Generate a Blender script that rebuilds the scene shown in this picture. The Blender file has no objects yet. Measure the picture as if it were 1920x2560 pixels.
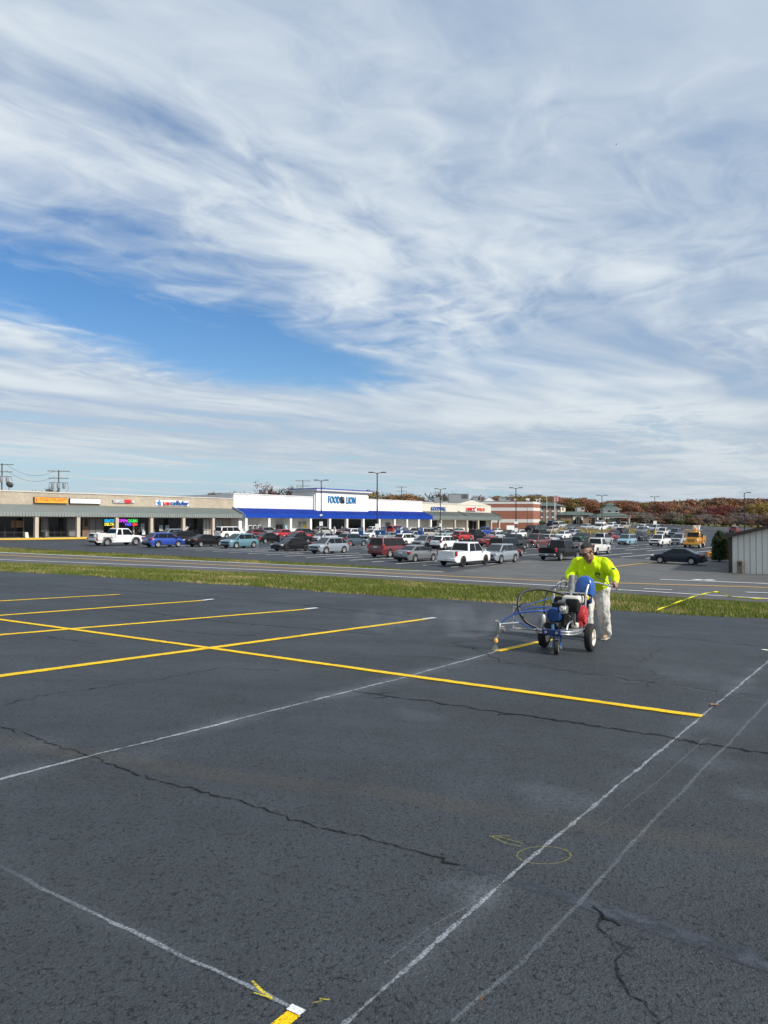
import bpy, bmesh, math, random
import numpy as np
from mathutils import Vector, Matrix
random.seed(7); RNG = np.random.default_rng(7)
S = bpy.context.scene; C = S.collection
R = math.radians

# ------------------------------------------------------------------ camera
CAM_H = 1.5
F_PX, HOR, CX = 1830.0, 1309.0, 960.0        # lens in pixels of a 1920x2560 frame, level of the horizon
cd = bpy.data.cameras.new('camera'); cam = bpy.data.objects.new('camera', cd); C.objects.link(cam)
cd.sensor_fit = 'VERTICAL'; cd.sensor_height = 36.0; cd.lens = 36.0*F_PX/2560.0
cd.clip_start = 0.05; cd.clip_end = 6000
cam.location = (0, 0, CAM_H)
cam.rotation_euler = (R(90)+math.atan((HOR-1280)/F_PX), 0, 0)
S.camera = cam

# ------------------------------------------------------------------ sun, sky, exposure
SUN_AZ = Vector((0.86, -0.51, 0)).normalized(); SUN_EL = R(36)
sd = bpy.data.lights.new('sun', 'SUN'); sun = bpy.data.objects.new('sun', sd); C.objects.link(sun)
sd.energy = 3.9; sd.angle = R(4); sd.color = (1.0, 0.955, 0.89)
tosun = Vector((SUN_AZ.x*math.cos(SUN_EL), SUN_AZ.y*math.cos(SUN_EL), math.sin(SUN_EL)))
sun.rotation_euler = tosun.to_track_quat('Z', 'Y').to_euler()
S.view_settings.view_transform = 'Standard'; S.view_settings.look = 'None'
S.view_settings.exposure = 0.28; S.view_settings.gamma = 1.0; S.view_settings.use_curve_mapping = False

W = bpy.data.worlds.new('World'); S.world = W; W.use_nodes = True
def build_sky():
    nt = W.node_tree; nt.nodes.clear(); N = nt.nodes.new; L = nt.links.new
    def val(x, sock):
        if isinstance(x, (int, float)): sock.default_value = x
        else: L(x, sock)
    def m(op, a, b=0.0, c=0.0, clamp=False):
        n = N('ShaderNodeMath'); n.operation = op; n.use_clamp = clamp
        val(a, n.inputs[0]); val(b, n.inputs[1]); val(c, n.inputs[2]); return n.outputs[0]
    def sstep(x, a, b):
        n = N('ShaderNodeMapRange'); n.interpolation_type = 'SMOOTHSTEP'
        val(x, n.inputs[0]); n.inputs[1].default_value = a; n.inputs[2].default_value = b; return n.outputs[0]
    def noise(vec, scale, detail=6, rough=.55, dist=0.0):
        n = N('ShaderNodeTexNoise'); n.inputs['Scale'].default_value = scale; n.inputs['Detail'].default_value = detail
        n.inputs['Roughness'].default_value = rough; n.inputs['Distortion'].default_value = dist
        L(vec, n.inputs['Vector']); return n.outputs[0]
    def comb(x, y, z=0.0):
        n = N('ShaderNodeCombineXYZ'); val(x, n.inputs[0]); val(y, n.inputs[1]); val(z, n.inputs[2]); return n.outputs[0]
    sky = N('ShaderNodeTexSky'); sky.sky_type = 'NISHITA'; sky.sun_disc = False
    sky.sun_elevation = SUN_EL; sky.sun_rotation = math.atan2(SUN_AZ.x, SUN_AZ.y)
    sky.air_density = 1.0; sky.dust_density = 0.4; sky.ozone_density = 1.2
    hs = N('ShaderNodeHueSaturation'); hs.inputs['Hue'].default_value = .506; hs.inputs['Saturation'].default_value = 1.36; hs.inputs['Value'].default_value = .108
    L(sky.outputs[0], hs.inputs['Color'])
    tc = N('ShaderNodeTexCoord'); sp = N('ShaderNodeSeparateXYZ'); L(tc.outputs['Generated'], sp.inputs[0])
    dx, dy, dz = sp.outputs
    h = m('MAXIMUM', dz, 0.022)
    px, py = m('DIVIDE', dx, h), m('DIVIDE', dy, h)         # where the sight line meets a cloud layer of height 1
    # a runs along the wind, b across it
    a = m('ADD', m('MULTIPLY', px, .55), m('MULTIPLY', py, .835))
    b = m('SUBTRACT', m('MULTIPLY', px, .835), m('MULTIPLY', py, .55))
    # warp so that streaks are not straight
    wv = noise(comb(m('MULTIPLY', a, .35), m('MULTIPLY', b, .5)), 1.0, 3, .5)
    wv = m('MULTIPLY', m('SUBTRACT', wv, .5), 2.0)
    b2 = m('ADD', b, m('MULTIPLY', wv, .7)); a2 = m('ADD', a, m('MULTIPLY', wv, .8))
    big = noise(comb(m('MULTIPLY', a2, .50), b2, 3.1), .55, 3, .5, .4)
    mid = noise(comb(m('MULTIPLY', a2, .45), b2, 6.1), 1.5, 5, .5, .5)
    streak = noise(comb(m('MULTIPLY', a2, .20), b2, 8.3), 2.6, 6, .52, .3)
    puff = noise(comb(m('MULTIPLY', a2, .85), b2, 1.7), 5.0, 6, .55, .6)
    patch = sstep(noise(comb(a, b, 12.0), .45, 2, .5), .42, .62)      # fine texture only here and there
    # clear lanes between the sheets of cloud
    g = m('DIVIDE', m('SUBTRACT', b2, -3.05), .68); g = m('POWER', 2.718, m('MULTIPLY', m('MULTIPLY', g, g), -1.0))
    lane = m('MULTIPLY', g, m('SUBTRACT', 1.0, sstep(a, 2.9, 5.4)))
    lane2 = m('MULTIPLY', sstep(m('MULTIPLY', b2, -1.0), 6.5, 10.0), .75)
    fine = m('ADD', m('MULTIPLY', m('SUBTRACT', streak, .5), .62), m('MULTIPLY', m('MULTIPLY', m('SUBTRACT', puff, .5), patch), .95))
    cov = m('ADD', .46, m('MULTIPLY', m('SUBTRACT', big, .5), .75))
    cov = m('ADD', cov, m('MULTIPLY', m('SUBTRACT', mid, .5), .8))
    cov = m('ADD', cov, m('MULTIPLY', fine, .62))
    cov = m('ADD', cov, m('MULTIPLY', sstep(b, -2.5, 0.5), .10))
    cov = m('SUBTRACT', cov, m('MULTIPLY', lane, .84)); cov = m('SUBTRACT', cov, m('MULTIPLY', lane2, .34))
    mask = m('MULTIPLY', sstep(cov, -.16, .52), .97)
    # bright crests and blue-grey hollows inside the cloud
    cg = m('DIVIDE', m('SUBTRACT', b2, -1.75), .55); cg = m('POWER', 2.718, m('MULTIPLY', m('MULTIPLY', cg, cg), -1.0))
    tone = m('ADD', m('MULTIPLY', big, .75), m('ADD', m('MULTIPLY', mid, .55), m('MULTIPLY', fine, .45)))
    tone = m('ADD', tone, m('MULTIPLY', cg, .19))
    tone = sstep(tone, .48, .94)
    cr = N('ShaderNodeMix'); cr.data_type = 'RGBA'; L(tone, cr.inputs['Factor'])
    cr.inputs['A'].default_value = (.315, .405, .535, 1); cr.inputs['B'].default_value = (.655, .71, .745, 1)
    # cloud near the horizon is seen through warmer air
    lo = N('ShaderNodeMix'); lo.data_type = 'RGBA'; L(m('MULTIPLY', m('SUBTRACT', 1.0, sstep(dz, .02, .26)), .65), lo.inputs['Factor'])
    L(cr.outputs['Result'], lo.inputs['A']); lo.inputs['B'].default_value = (.46, .505, .54, 1)
    mx = N('ShaderNodeMix'); mx.data_type = 'RGBA'; L(mask, mx.inputs['Factor'])
    hz = N('ShaderNodeMix'); hz.data_type = 'RGBA'; L(m('MULTIPLY', m('SUBTRACT', 1.0, sstep(dz, .0, .22)), .85), hz.inputs['Factor'])
    L(hs.outputs[0], hz.inputs['A']); hz.inputs['B'].default_value = (.27, .45, .60, 1)
    L(hz.outputs['Result'], mx.inputs['A']); L(lo.outputs['Result'], mx.inputs['B'])
    bg = N('ShaderNodeBackground'); L(mx.outputs['Result'], bg.inputs[0]); bg.inputs[1].default_value = 1.0
    out = N('ShaderNodeOutputWorld'); L(bg.outputs[0], out.inputs[0])
build_sky()

# ------------------------------------------------------------------ lie of the land
def ss(a, b, x):
    t = min(1.0, max(0.0, (x-a)/(b-a))); return t*t*(3-2*t)
def gz(X, Y):
    """height of the ground; the camera's foot is near zero"""
    zn = -.0333*Y-.031*X                                     # near lot, falling away from the camera
    zf = CAM_H-3.926-.01767*X+.00912*Y                       # far lot across the road
    w = ss(19, min(62., max(40., 58+.6*(.897*X-.442*Y+30))), .442*X+.897*Y)
    yy = min(Y, 330)
    zf = CAM_H-3.926-.01767*max(-150, min(X, 150))+.00912*yy
    r = 2.6*ss(140, 215, Y)*ss(0, 14, X-.17*Y)
    r -= .35*(1-ss(-50, -20, X))*ss(90, 108, Y)
    r += 9.0*ss(300, 480, Y)*ss(-30, 60, X-.28*Y)
    return zn*(1-w)+zf*w+r
def ray(px, py, d): return (px-CX)/F_PX*d, d
def hit(px, py, d0=1.0):
    """where the sight line through a point of the photograph meets the ground"""
    d = d0; st = .25
    k = (HOR-py)/F_PX
    prev = d
    while d < 700:
        X = (px-CX)/F_PX*d
        if CAM_H+k*d <= gz(X, d):
            lo, hi = prev, d
            for _ in range(24):
                mi = (lo+hi)/2
                if CAM_H+k*mi <= gz((px-CX)/F_PX*mi, mi): hi = mi
                else: lo = mi
            return Vector(((px-CX)/F_PX*hi, hi, gz((px-CX)/F_PX*hi, hi)))
        prev = d; d += st; st = min(1.0, st*1.02)
    return Vector(((px-CX)/F_PX*300, 300, gz((px-CX)/F_PX*300, 300)))
def atd(px, d, py=None):
    X = (px-CX)/F_PX*d
    return Vector((X, d, gz(X, d) if py is None else CAM_H+(HOR-py)/F_PX*d))
def normal(X, Y):
    e = 1.0
    return Vector((-(gz(X+e, Y)-gz(X-e, Y))/(2*e), -(gz(X, Y+e)-gz(X, Y-e))/(2*e), 1)).normalized()

# ------------------------------------------------------------------ materials
MATS = {}
def pm(name, col, rough=.6, metal=0.0, var=.12, scale=6.0, bump=0.0, bscale=60.0, coat=0.0, spec=.5, emit=0.0, tint=None):
    """principled paint/metal/fabric with uneven tone and optional fine relief"""
    if name in MATS: return MATS[name]
    mt = bpy.data.materials.new(name); mt.use_nodes = True; nt = mt.node_tree
    p = nt.nodes['Principled BSDF']; N = nt.nodes.new; L = nt.links.new
    p.inputs['Roughness'].default_value = rough; p.inputs['Metallic'].default_value = metal
    p.inputs['Coat Weight'].default_value = coat; p.inputs['Coat Roughness'].default_value = .06
    p.inputs['Specular IOR Level'].default_value = spec
    tc = N('ShaderNodeTexCoord')
    n = N('ShaderNodeTexNoise'); n.inputs['Scale'].default_value = scale; n.inputs['Detail'].default_value = 5
    n.inputs['Roughness'].default_value = .6; L(tc.outputs['Object'], n.inputs['Vector'])
    mx = N('ShaderNodeMix'); mx.data_type = 'RGBA'
    rr = N('ShaderNodeMapRange'); rr.inputs[1].default_value = .3; rr.inputs[2].default_value = .7; L(n.outputs[0], rr.inputs[0])
    L(rr.outputs[0], mx.inputs['Factor'])
    c2 = tint or tuple(c*(1-var) for c in col); c1 = tuple(min(1, c*(1+var)) for c in col)
    mx.inputs['A'].default_value = (*c1, 1); mx.inputs['B'].default_value = (*c2, 1)
    L(mx.outputs['Result'], p.inputs['Base Color'])
    if emit:
        p.inputs['Emission Color'].default_value = (*col, 1); p.inputs['Emission Strength'].default_value = emit
    if bump:
        n2 = N('ShaderNodeTexNoise'); n2.inputs['Scale'].default_value = bscale; n2.inputs['Detail'].default_value = 4
        L(tc.outputs['Object'], n2.inputs['Vector'])
        b = N('ShaderNodeBump'); b.inputs['Strength'].default_value = bump; b.inputs['Distance'].default_value = .02
        L(n2.outputs[0], b.inputs['Height']); L(b.outputs[0], p.inputs['Normal'])
    MATS[name] = mt; return mt

def asphalt(name, base, chip=1.0, tan=.25, seal=False):
    mt = bpy.data.materials.new(name); mt.use_nodes = True; nt = mt.node_tree
    p = nt.nodes['Principled BSDF']; N = nt.nodes.new; L = nt.links.new
    g = N('ShaderNodeNewGeometry'); pos = g.outputs['Position']
    def noise(scale, detail=4, rough=.55, dist=0, sc=None):
        v = pos
        if sc:
            mp = N('ShaderNodeMapping'); mp.inputs['Scale'].default_value = sc; mp.inputs['Rotation'].default_value = (0, 0, R(26)); L(pos, mp.inputs[0]); v = mp.outputs[0]
        n = N('ShaderNodeTexNoise'); n.inputs['Scale'].default_value = scale; n.inputs['Detail'].default_value = detail
        n.inputs['Roughness'].default_value = rough; n.inputs['Distortion'].default_value = dist; L(v, n.inputs['Vector']); return n.outputs[0]
    def mr(x, a, b, c, d):
        n = N('ShaderNodeMapRange'); L(x, n.inputs[0])
        for i, v in enumerate((a, b, c, d)): n.inputs[i+1].default_value = v
        return n.outputs[0]
    def mul(a, b):
        n = N('ShaderNodeMath'); n.operation = 'MULTIPLY'
        for i, v in enumerate((a, b)):
            if isinstance(v, float): n.inputs[i].default_value = v
            else: L(v, n.inputs[i])
        return n.outputs[0]
    def add(a, b):
        n = N('ShaderNodeMath'); n.operation = 'ADD'
        for i, v in enumerate((a, b)):
            if isinstance(v, float): n.inputs[i].default_value = v
            else: L(v, n.inputs[i])
        return n.outputs[0]
    broad = mr(noise(.3, 5, .6), .3, .7, .83, 1.16)
    sweep = mr(noise(1.1, 4, .6, .2, (.12, 1, 1)), .3, .7, .86, 1.15)
    mid = mr(noise(5, 5), .3, .7, .9, 1.1)
    pit = mr(noise(44, 3, .62, .5), .315, .42, .30, 1.0)          # dark pits between the stones
    fleck = mr(noise(120, 2, .6), .58, .78, 1.0, 1.0+1.3*chip)
    k = mul(mul(mul(broad, sweep), mid), mul(pit, fleck))
    cm = N('ShaderNodeMix'); cm.data_type = 'RGBA'
    L(mr(noise(.35, 5, .6, .3, (.3, 1, 1)), .55, .75, 0.0, tan), cm.inputs['Factor'])
    cm.inputs['A'].default_value = (*base, 1); cm.inputs['B'].default_value = (base[0]*1.5, base[1]*1.32, base[2]*1.06, 1)
    vm = N('ShaderNodeVectorMath'); vm.operation = 'SCALE'; L(cm.outputs['Result'], vm.inputs[0]); L(k, vm.inputs['Scale'])
    L(vm.outputs[0], p.inputs['Base Color'])
    L(mr(noise(.8, 4), .3, .7, .58, .78), p.inputs['Roughness']); p.inputs['Specular IOR Level'].default_value = .34
    vo = N('ShaderNodeTexVoronoi'); vo.inputs['Scale'].default_value = 78; L(pos, vo.inputs['Vector'])
    hgt = add(mul(vo.outputs[0], -.30), add(mul(mr(noise(44, 3, .62, .5), .28, .46, 0.0, 1.0), .65), add(mul(noise(36, 4, .65), .85), mul(noise(170, 3, .6), .45))))
    bm = N('ShaderNodeBump'); bm.inputs['Strength'].default_value = 1.0*chip; bm.inputs['Distance'].default_value = .016
    L(hgt, bm.inputs['Height']); L(bm.outputs[0], p.inputs['Normal'])
    return mt

def decal(name, col, cover=.6, core=.5, nscale=60, rough=.8, halo=0.0, fade=0.0):
    """worn paint or chalk on a thin sheet: gaps show the asphalt below"""
    mt = bpy.data.materials.new(name); mt.use_nodes = True; nt = mt.node_tree
    p = nt.nodes['Principled BSDF']; N = nt.nodes.new; L = nt.links.new
    p.inputs['Base Color'].default_value = (*col, 1); p.inputs['Roughness'].default_value = rough
    p.inputs['Specular IOR Level'].default_value = .2
    uv = N('ShaderNodeUVMap'); sp = N('ShaderNodeSeparateXYZ'); L(uv.outputs[0], sp.inputs[0])
    def m(op, a, b=0.0, clamp=False):
        n = N('ShaderNodeMath'); n.operation = op; n.use_clamp = clamp
        for i, v in enumerate((a, b)):
            if isinstance(v, (int, float)): n.inputs[i].default_value = v
            else: L(v, n.inputs[i])
        return n.outputs[0]
    dist = m('MULTIPLY', m('ABSOLUTE', m('SUBTRACT', sp.outputs[1], .5)), 2.0)      # 0 at the centre of the line, 1 at its edge
    g = N('ShaderNodeNewGeometry')
    def noise(s, d=4, r=.6):
        n = N('ShaderNodeTexNoise'); n.inputs['Scale'].default_value = s; n.inputs['Detail'].default_value = d; n.inputs['Roughness'].default_value = r
        L(g.outputs['Position'], n.inputs['Vector']); return n.outputs[0]
    c = N('ShaderNodeMapRange'); c.interpolation_type = 'SMOOTHSTEP'; L(m('ADD', dist, m('MULTIPLY', m('SUBTRACT', noise(9), .5), .25)), c.inputs[0])
    c.inputs[1].default_value = core*.35; c.inputs[2].default_value = core; c.inputs[3].default_value = cover; c.inputs[4].default_value = 0
    al = c.outputs[0]
    if halo:
        c2 = N('ShaderNodeMapRange'); c2.interpolation_type = 'SMOOTHSTEP'; L(dist, c2.inputs[0])
        c2.inputs[1].default_value = 0.0; c2.inputs[2].default_value = 1.0; c2.inputs[3].default_value = halo; c2.inputs[4].default_value = 0
        patch = N('ShaderNodeMapRange'); L(noise(.9, 3), patch.inputs[0]); patch.inputs[1].default_value = .42; patch.inputs[2].default_value = .68
        al = m('ADD', al, m('MULTIPLY', c2.outputs[0], patch.outputs[0]))
    gr = N('ShaderNodeMapRange'); L(noise(nscale, 3, .7), gr.inputs[0]); gr.inputs[1].default_value = .32; gr.inputs[2].default_value = .58
    wr = N('ShaderNodeMapRange'); L(noise(2.3, 3), wr.inputs[0]); wr.inputs[1].default_value = .25; wr.inputs[2].default_value = .6; wr.inputs[3].default_value = .45
    al = m('MULTIPLY', m('MULTIPLY', al, gr.outputs[0]), wr.outputs[0], True)
    if fade:
        fd_ = N('ShaderNodeMapRange'); fd_.interpolation_type = 'SMOOTHSTEP'; L(sp.outputs[0], fd_.inputs[0]); fd_.inputs[1].default_value = 0.0; fd_.inputs[2].default_value = fade
        al = m('MULTIPLY', al, fd_.outputs[0])
    L(al, p.inputs['Alpha'])
    hb = m('ADD', m('MULTIPLY', noise(44, 3, .62), .8), m('MULTIPLY', noise(150, 3, .6), .5))       # the stones below show through
    bn = N('ShaderNodeBump'); bn.inputs['Strength'].default_value = .8; bn.inputs['Distance'].default_value = .012; L(hb, bn.inputs['Height']); L(bn.outputs[0], p.inputs['Normal'])
    return mt

def attr_mat(name, rough=.7, trans=0.0):
    mt = bpy.data.materials.new(name); mt.use_nodes = True; nt = mt.node_tree
    p = nt.nodes['Principled BSDF']; at = nt.nodes.new('ShaderNodeAttribute'); at.attribute_name = 'col'
    nt.links.new(at.outputs['Color'], p.inputs['Base Color']); p.inputs['Roughness'].default_value = rough
    p.inputs['Specular IOR Level'].default_value = .2
    if trans:
        tr = nt.nodes.new('ShaderNodeBsdfTranslucent'); nt.links.new(at.outputs['Color'], tr.inputs[0])
        mx = nt.nodes.new('ShaderNodeMixShader'); mx.inputs[0].default_value = trans
        nt.links.new(p.outputs[0], mx.inputs[1]); nt.links.new(tr.outputs[0], mx.inputs[2])
        nt.links.new(mx.outputs[0], nt.nodes['Material Output'].inputs[0])
    return mt

# ------------------------------------------------------------------ mesh helpers
class MB:
    """collects shapes, then links them as ONE mesh object"""
    def __init__(s): s.v = []; s.f = []
    def add(s, vs, fs):
        o = len(s.v); s.v += [tuple(v) for v in vs]; s.f += [tuple(i+o for i in f) for f in fs]; return s
    def box(s, x0, x1, y0, y1, z0, z1):
        return s.add([(x, y, z) for x in (x0, x1) for y in (y0, y1) for z in (z0, z1)],
                     [(0, 1, 3, 2), (4, 6, 7, 5), (0, 4, 5, 1), (2, 3, 7, 6), (0, 2, 6, 4), (1, 5, 7, 3)])
    def cbox(s, c, sz): 
        return s.box(c[0]-sz[0]/2, c[0]+sz[0]/2, c[1]-sz[1]/2, c[1]+sz[1]/2, c[2]-sz[2]/2, c[2]+sz[2]/2)
    def bevbox(s, x0, x1, y0, y1, z0, z1, b=.02, seg=2):
        bm = bmesh.new(); bmesh.ops.create_cube(bm, size=1)
        for v in bm.verts: v.co = (x0+(v.co.x+.5)*(x1-x0), y0+(v.co.y+.5)*(y1-y0), z0+(v.co.z+.5)*(z1-z0))
        bmesh.ops.bevel(bm, geom=bm.edges[:]+bm.verts[:], offset=b, segments=seg, affect='EDGES', profile=.5)
        bm.verts.ensure_lookup_table(); bm.verts.index_update()
        s.add([v.co[:] for v in bm.verts], [[v.index for v in f.verts] for f in bm.faces]); bm.free(); return s
    def frus(s, b0, b1, z0, z1, m=None):     # rect (x0,x1,y0,y1) at z0 to rect at z1
        vs = [(b0[0], b0[2], z0), (b0[1], b0[2], z0), (b0[1], b0[3], z0), (b0[0], b0[3], z0),
              (b1[0], b1[2], z1), (b1[1], b1[2], z1), (b1[1], b1[3], z1), (b1[0], b1[3], z1)]
        return s.add(vs, [(3, 2, 1, 0), (4, 5, 6, 7), (0, 1, 5, 4), (1, 2, 6, 5), (2, 3, 7, 6), (3, 0, 4, 7)])
    def cyl(s, p0, p1, r0, r1=None, n=12, caps=True):
        r1 = r0 if r1 is None else r1
        p0, p1 = Vector(p0), Vector(p1); d = (p1-p0).normalized()
        a = d.orthogonal().normalized(); b = d.cross(a)
        vs = []; fs = []
        for p, r in ((p0, r0), (p1, r1)):
            for i in range(n):
                t = 2*math.pi*i/n; vs.append(p+a*(r*math.cos(t))+b*(r*math.sin(t)))
        for i in range(n): j = (i+1) % n; fs.append((i, j, n+j, n+i))
        if caps: fs += [tuple(range(n-1, -1, -1)), tuple(range(n, 2*n))]
        return s.add(vs, fs)
    def tube(s, pts, r, n=8, caps=True):
        pts = [Vector(p) for p in pts]; rs = r if isinstance(r, (list, tuple)) else [r]*len(pts)
        vs = []; fs = []; up = None
        for k, p in enumerate(pts):
            d = (pts[min(k+1, len(pts)-1)]-pts[max(k-1, 0)]).normalized()
            if up is None: a = d.orthogonal().normalized()
            else:
                a = (up-d*up.dot(d)); a = a.normalized() if a.length > 1e-6 else d.orthogonal().normalized()
            up = a; b = d.cross(a)
            for i in range(n):
                t = 2*math.pi*i/n; vs.append(p+a*(rs[k]*math.cos(t))+b*(rs[k]*math.sin(t)))
        for k in range(len(pts)-1):
            for i in range(n):
                j = (i+1) % n; fs.append((k*n+i, k*n+j, (k+1)*n+j, (k+1)*n+i))
        if caps: fs += [tuple(range(n-1, -1, -1)), tuple(range((len(pts)-1)*n, len(pts)*n))]
        return s.add(vs, fs)
    def lathe(s, prof, c, axis='Y', n=20):   # prof: (radius, offset along axis)
        vs = []; fs = []; m = len(prof)
        for r, h in prof:
            for i in range(n):
                t = 2*math.pi*i/n; u, w = r*math.cos(t), r*math.sin(t)
                vs.append({'Y': (c[0]+u, c[1]+h, c[2]+w), 'X': (c[0]+h, c[1]+u, c[2]+w), 'Z': (c[0]+u, c[1]+w, c[2]+h)}[axis])
        for k in range(m-1):
            for i in range(n):
                j = (i+1) % n; fs.append((k*n+i, k*n+j, (k+1)*n+j, (k+1)*n+i))
        return s.add(vs, fs)
    def prism(s, poly, y0, y1):              # polygon in XZ pulled along Y
        n = len(poly); vs = [(x, y0, z) for x, z in poly]+[(x, y1, z) for x, z in poly]
        return s.add(vs, [tuple(range(n)), tuple(range(2*n-1, n-1, -1))]+[(i, n+i, n+(i+1) % n, (i+1) % n) for i in range(n)])
    def ell(s, c, r, nu=12, nv=8):
        vs = []; fs = []
        for j in range(nv+1):
            ph = math.pi*j/nv
            for i in range(nu):
                t = 2*math.pi*i/nu
                vs.append((c[0]+r[0]*math.sin(ph)*math.cos(t), c[1]+r[1]*math.sin(ph)*math.sin(t), c[2]+r[2]*math.cos(ph)))
        for j in range(nv):
            for i in range(nu):
                k = (i+1) % nu; fs.append((j*nu+i, (j+1)*nu+i, (j+1)*nu+k, j*nu+k))
        return s.add(vs, fs)
    def mesh(s, name, smooth=None):
        me = bpy.data.meshes.new(name); me.from_pydata(s.v, [], s.f); me.validate()
        bm = bmesh.new(); bm.from_mesh(me); bmesh.ops.remove_doubles(bm, verts=bm.verts, dist=1e-5)
        bmesh.ops.recalc_face_normals(bm, faces=bm.faces); bm.to_mesh(me); bm.free()
        if smooth is not None:
            me.polygons.foreach_set('use_smooth', [True]*len(me.polygons)); me.set_sharp_from_angle(angle=R(smooth))
        me.update(); return me
    def build(s, name, mat, parent=None, smooth=None): return put(name, s.mesh(name, smooth), mat, parent)

def put(name, me, mat, parent=None):
    o = bpy.data.objects.new(name, me); C.objects.link(o)
    if parent: o.parent = parent
    if mat:
        if not me.materials: me.materials.append(None)
        o.material_slots[0].link = 'OBJECT'; o.material_slots[0].material = mat
    return o
def tag(o, label=None, cat=None, group=None, kind=None):
    if label: o['label'] = label
    if cat: o['category'] = cat
    if group: o['group'] = group
    if kind: o['kind'] = kind
    return o
def thing(name, label, cat, loc=(0, 0, 0), rz=0.0, group=None):
    o = bpy.data.objects.new(name, None); C.objects.link(o); o.location = loc; o.rotation_euler = (0, 0, rz)
    o.empty_display_size = .3
    return tag(o, label, cat, group)
def on_ground(o, X, Y, heading, dz=0.0):
    """stand a thing on the sloping ground, its own +X along heading"""
    n = normal(X, Y); h = Vector((heading[0], heading[1], 0)); h = (h-n*h.dot(n)).normalized(); l = n.cross(h)
    m = Matrix((h, l, n)).transposed()
    o.location = (X, Y, gz(X, Y)+dz); o.rotation_euler = m.to_euler()
def text(name, s, mat, parent, width, height, loc, rot=(R(90), 0, 0), ext=.04, shear=0.0):
    cu = bpy.data.curves.new(name, 'FONT'); cu.body = s; cu.extrude = .03; cu.shear = shear; cu.resolution_u = 2
    cu.align_x = 'CENTER'; cu.align_y = 'CENTER'; cu.offset = .012
    t = bpy.data.objects.new(name, cu); C.objects.link(t)
    dg = bpy.context.evaluated_depsgraph_get(); me = bpy.data.meshes.new_from_object(t.evaluated_get(dg))
    bpy.data.objects.remove(t)
    co = np.empty(len(me.vertices)*3); me.vertices.foreach_get('co', co); co = co.reshape(-1, 3)
    mn, mx = co.min(0), co.max(0); c = (mn+mx)/2
    co = (co-c)*np.array((width/(mx[0]-mn[0]), height/(mx[1]-mn[1]), ext/max(1e-6, mx[2]-mn[2])))
    me.vertices.foreach_set('co', co.ravel()); me.update(); me.name = name
    o = put(name, me, mat, parent); o.location = loc; o.rotation_euler = rot
    return o
def spline(pts, n=8):
    """smooth curve through points"""
    P = [Vector(p) for p in pts]; out = []
    for i in range(len(P)-1):
        p0, p1, p2, p3 = P[max(i-1, 0)], P[i], P[i+1], P[min(i+2, len(P)-1)]
        for k in range(n):
            t = k/n
            out.append(.5*((2*p1)+(p2-p0)*t+(2*p0-5*p1+4*p2-p3)*t*t+(3*p1-p0-3*p2+p3)*t**3))
    out.append(P[-1]); return out
# ================================================================== SETTING: ground, lots, road, grass
UR = Vector((.897, -.442, 0)); NR = Vector((.442, .897, 0))          # along and across the road
def st(s, t): return UR.x*s+NR.x*t, UR.y*s+NR.y*t
UF = Vector((.614, .789, 0)); BF = Vector((-.789, .614, 0))          # along and behind the shop fronts
def ubp(u, b): return UF.x*u+BF.x*b, UF.y*u+BF.y*b
SW = [-90, -49, -38.4, -26.5, -15.6, -6.3, .6, 30, 60]
T_EDGE = lambda s: 20.75+.35*math.sin(s*.23)+.2*math.sin(s*.71)+.13*math.sin(s*2.3+1)+.09*math.sin(s*5.1)
T_WHITE = lambda s: float(np.interp(s, SW, [31.5, 35.8, 37.2, 38.6, 38.6, 37.2, 35.8, 34.5, 34]))
T_YEL = lambda s: float(np.interp(s, [-110, -56.7, -37.4, -22.4, -11, 1.3, 30], [38.2, 41.3, 42.6, 42.7, 43.2, 48.6, 50]))
T_BACK = lambda s: float(np.interp(s, [-110, -59.8, -40.1, -28.4, -21.8, -4, 1.3, 30], [41, 43.8, 46.0, 46.8, 47.0, 51.3, 52.2, 54]))
T_G2 = lambda s: float(np.interp(s, [-120, -71, -27.6, -20, -17.4], [51.5, 51.6, 51.6, 49.4, 47.6]))

def strip(name, fa, fb, s0, s1, ds, nt, mat, lift, parent=None, skirt=0.0):
    """sheet between two edges that follow the road, laid on the terrain"""
    vs = []; fs = []; ns = int((s1-s0)/ds)+1
    for i in range(ns+1):
        s = s0+(s1-s0)*i/ns; a, b = fa(s), fb(s)
        ts = [(a+(b-a)*j/nt, lift) for j in range(nt+1)]
        if skirt: ts = [(a-skirt, -.12)]+ts+[(b+skirt, -.12)]
        for t, q in ts:
            X, Y = st(s, t); vs.append((X, Y, gz(X, Y)+q))
    if skirt: nt += 2
    for i in range(ns):
        for j in range(nt):
            k = i*(nt+1)+j; fs.append((k, k+nt+1, k+nt+2, k+1))
    m = MB(); m.add(vs, fs); return m.build(name, mat, parent, 60)

def ground_mat():
    mt = bpy.data.materials.new('turf_soil'); mt.use_nodes = True; nt = mt.node_tree; p = nt.nodes['Principled BSDF']
    N = nt.nodes.new; L = nt.links.new; g = N('ShaderNodeNewGeometry')
    n = N('ShaderNodeTexNoise'); n.inputs['Scale'].default_value = .5; n.inputs['Detail'].default_value = 8; L(g.outputs['Position'], n.inputs[0])
    cr = N('ShaderNodeValToRGB'); cr.color_ramp.elements[0].position = .3; cr.color_ramp.elements[1].position = .7
    cr.color_ramp.elements[0].color = (.08, .09, .022, 1); cr.color_ramp.elements[1].color = (.19, .165, .06, 1)
    L(n.outputs[0], cr.inputs[0]); L(cr.outputs[0], p.inputs['Base Color']); p.inputs['Roughness'].default_value = .95
    p.inputs['Specular IOR Level'].default_value = .1
    return mt
M_TURF = ground_mat()
M_SEAL = asphalt('sealed_asphalt', (.041, .0475, .0535), 1.0, .2)
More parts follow.
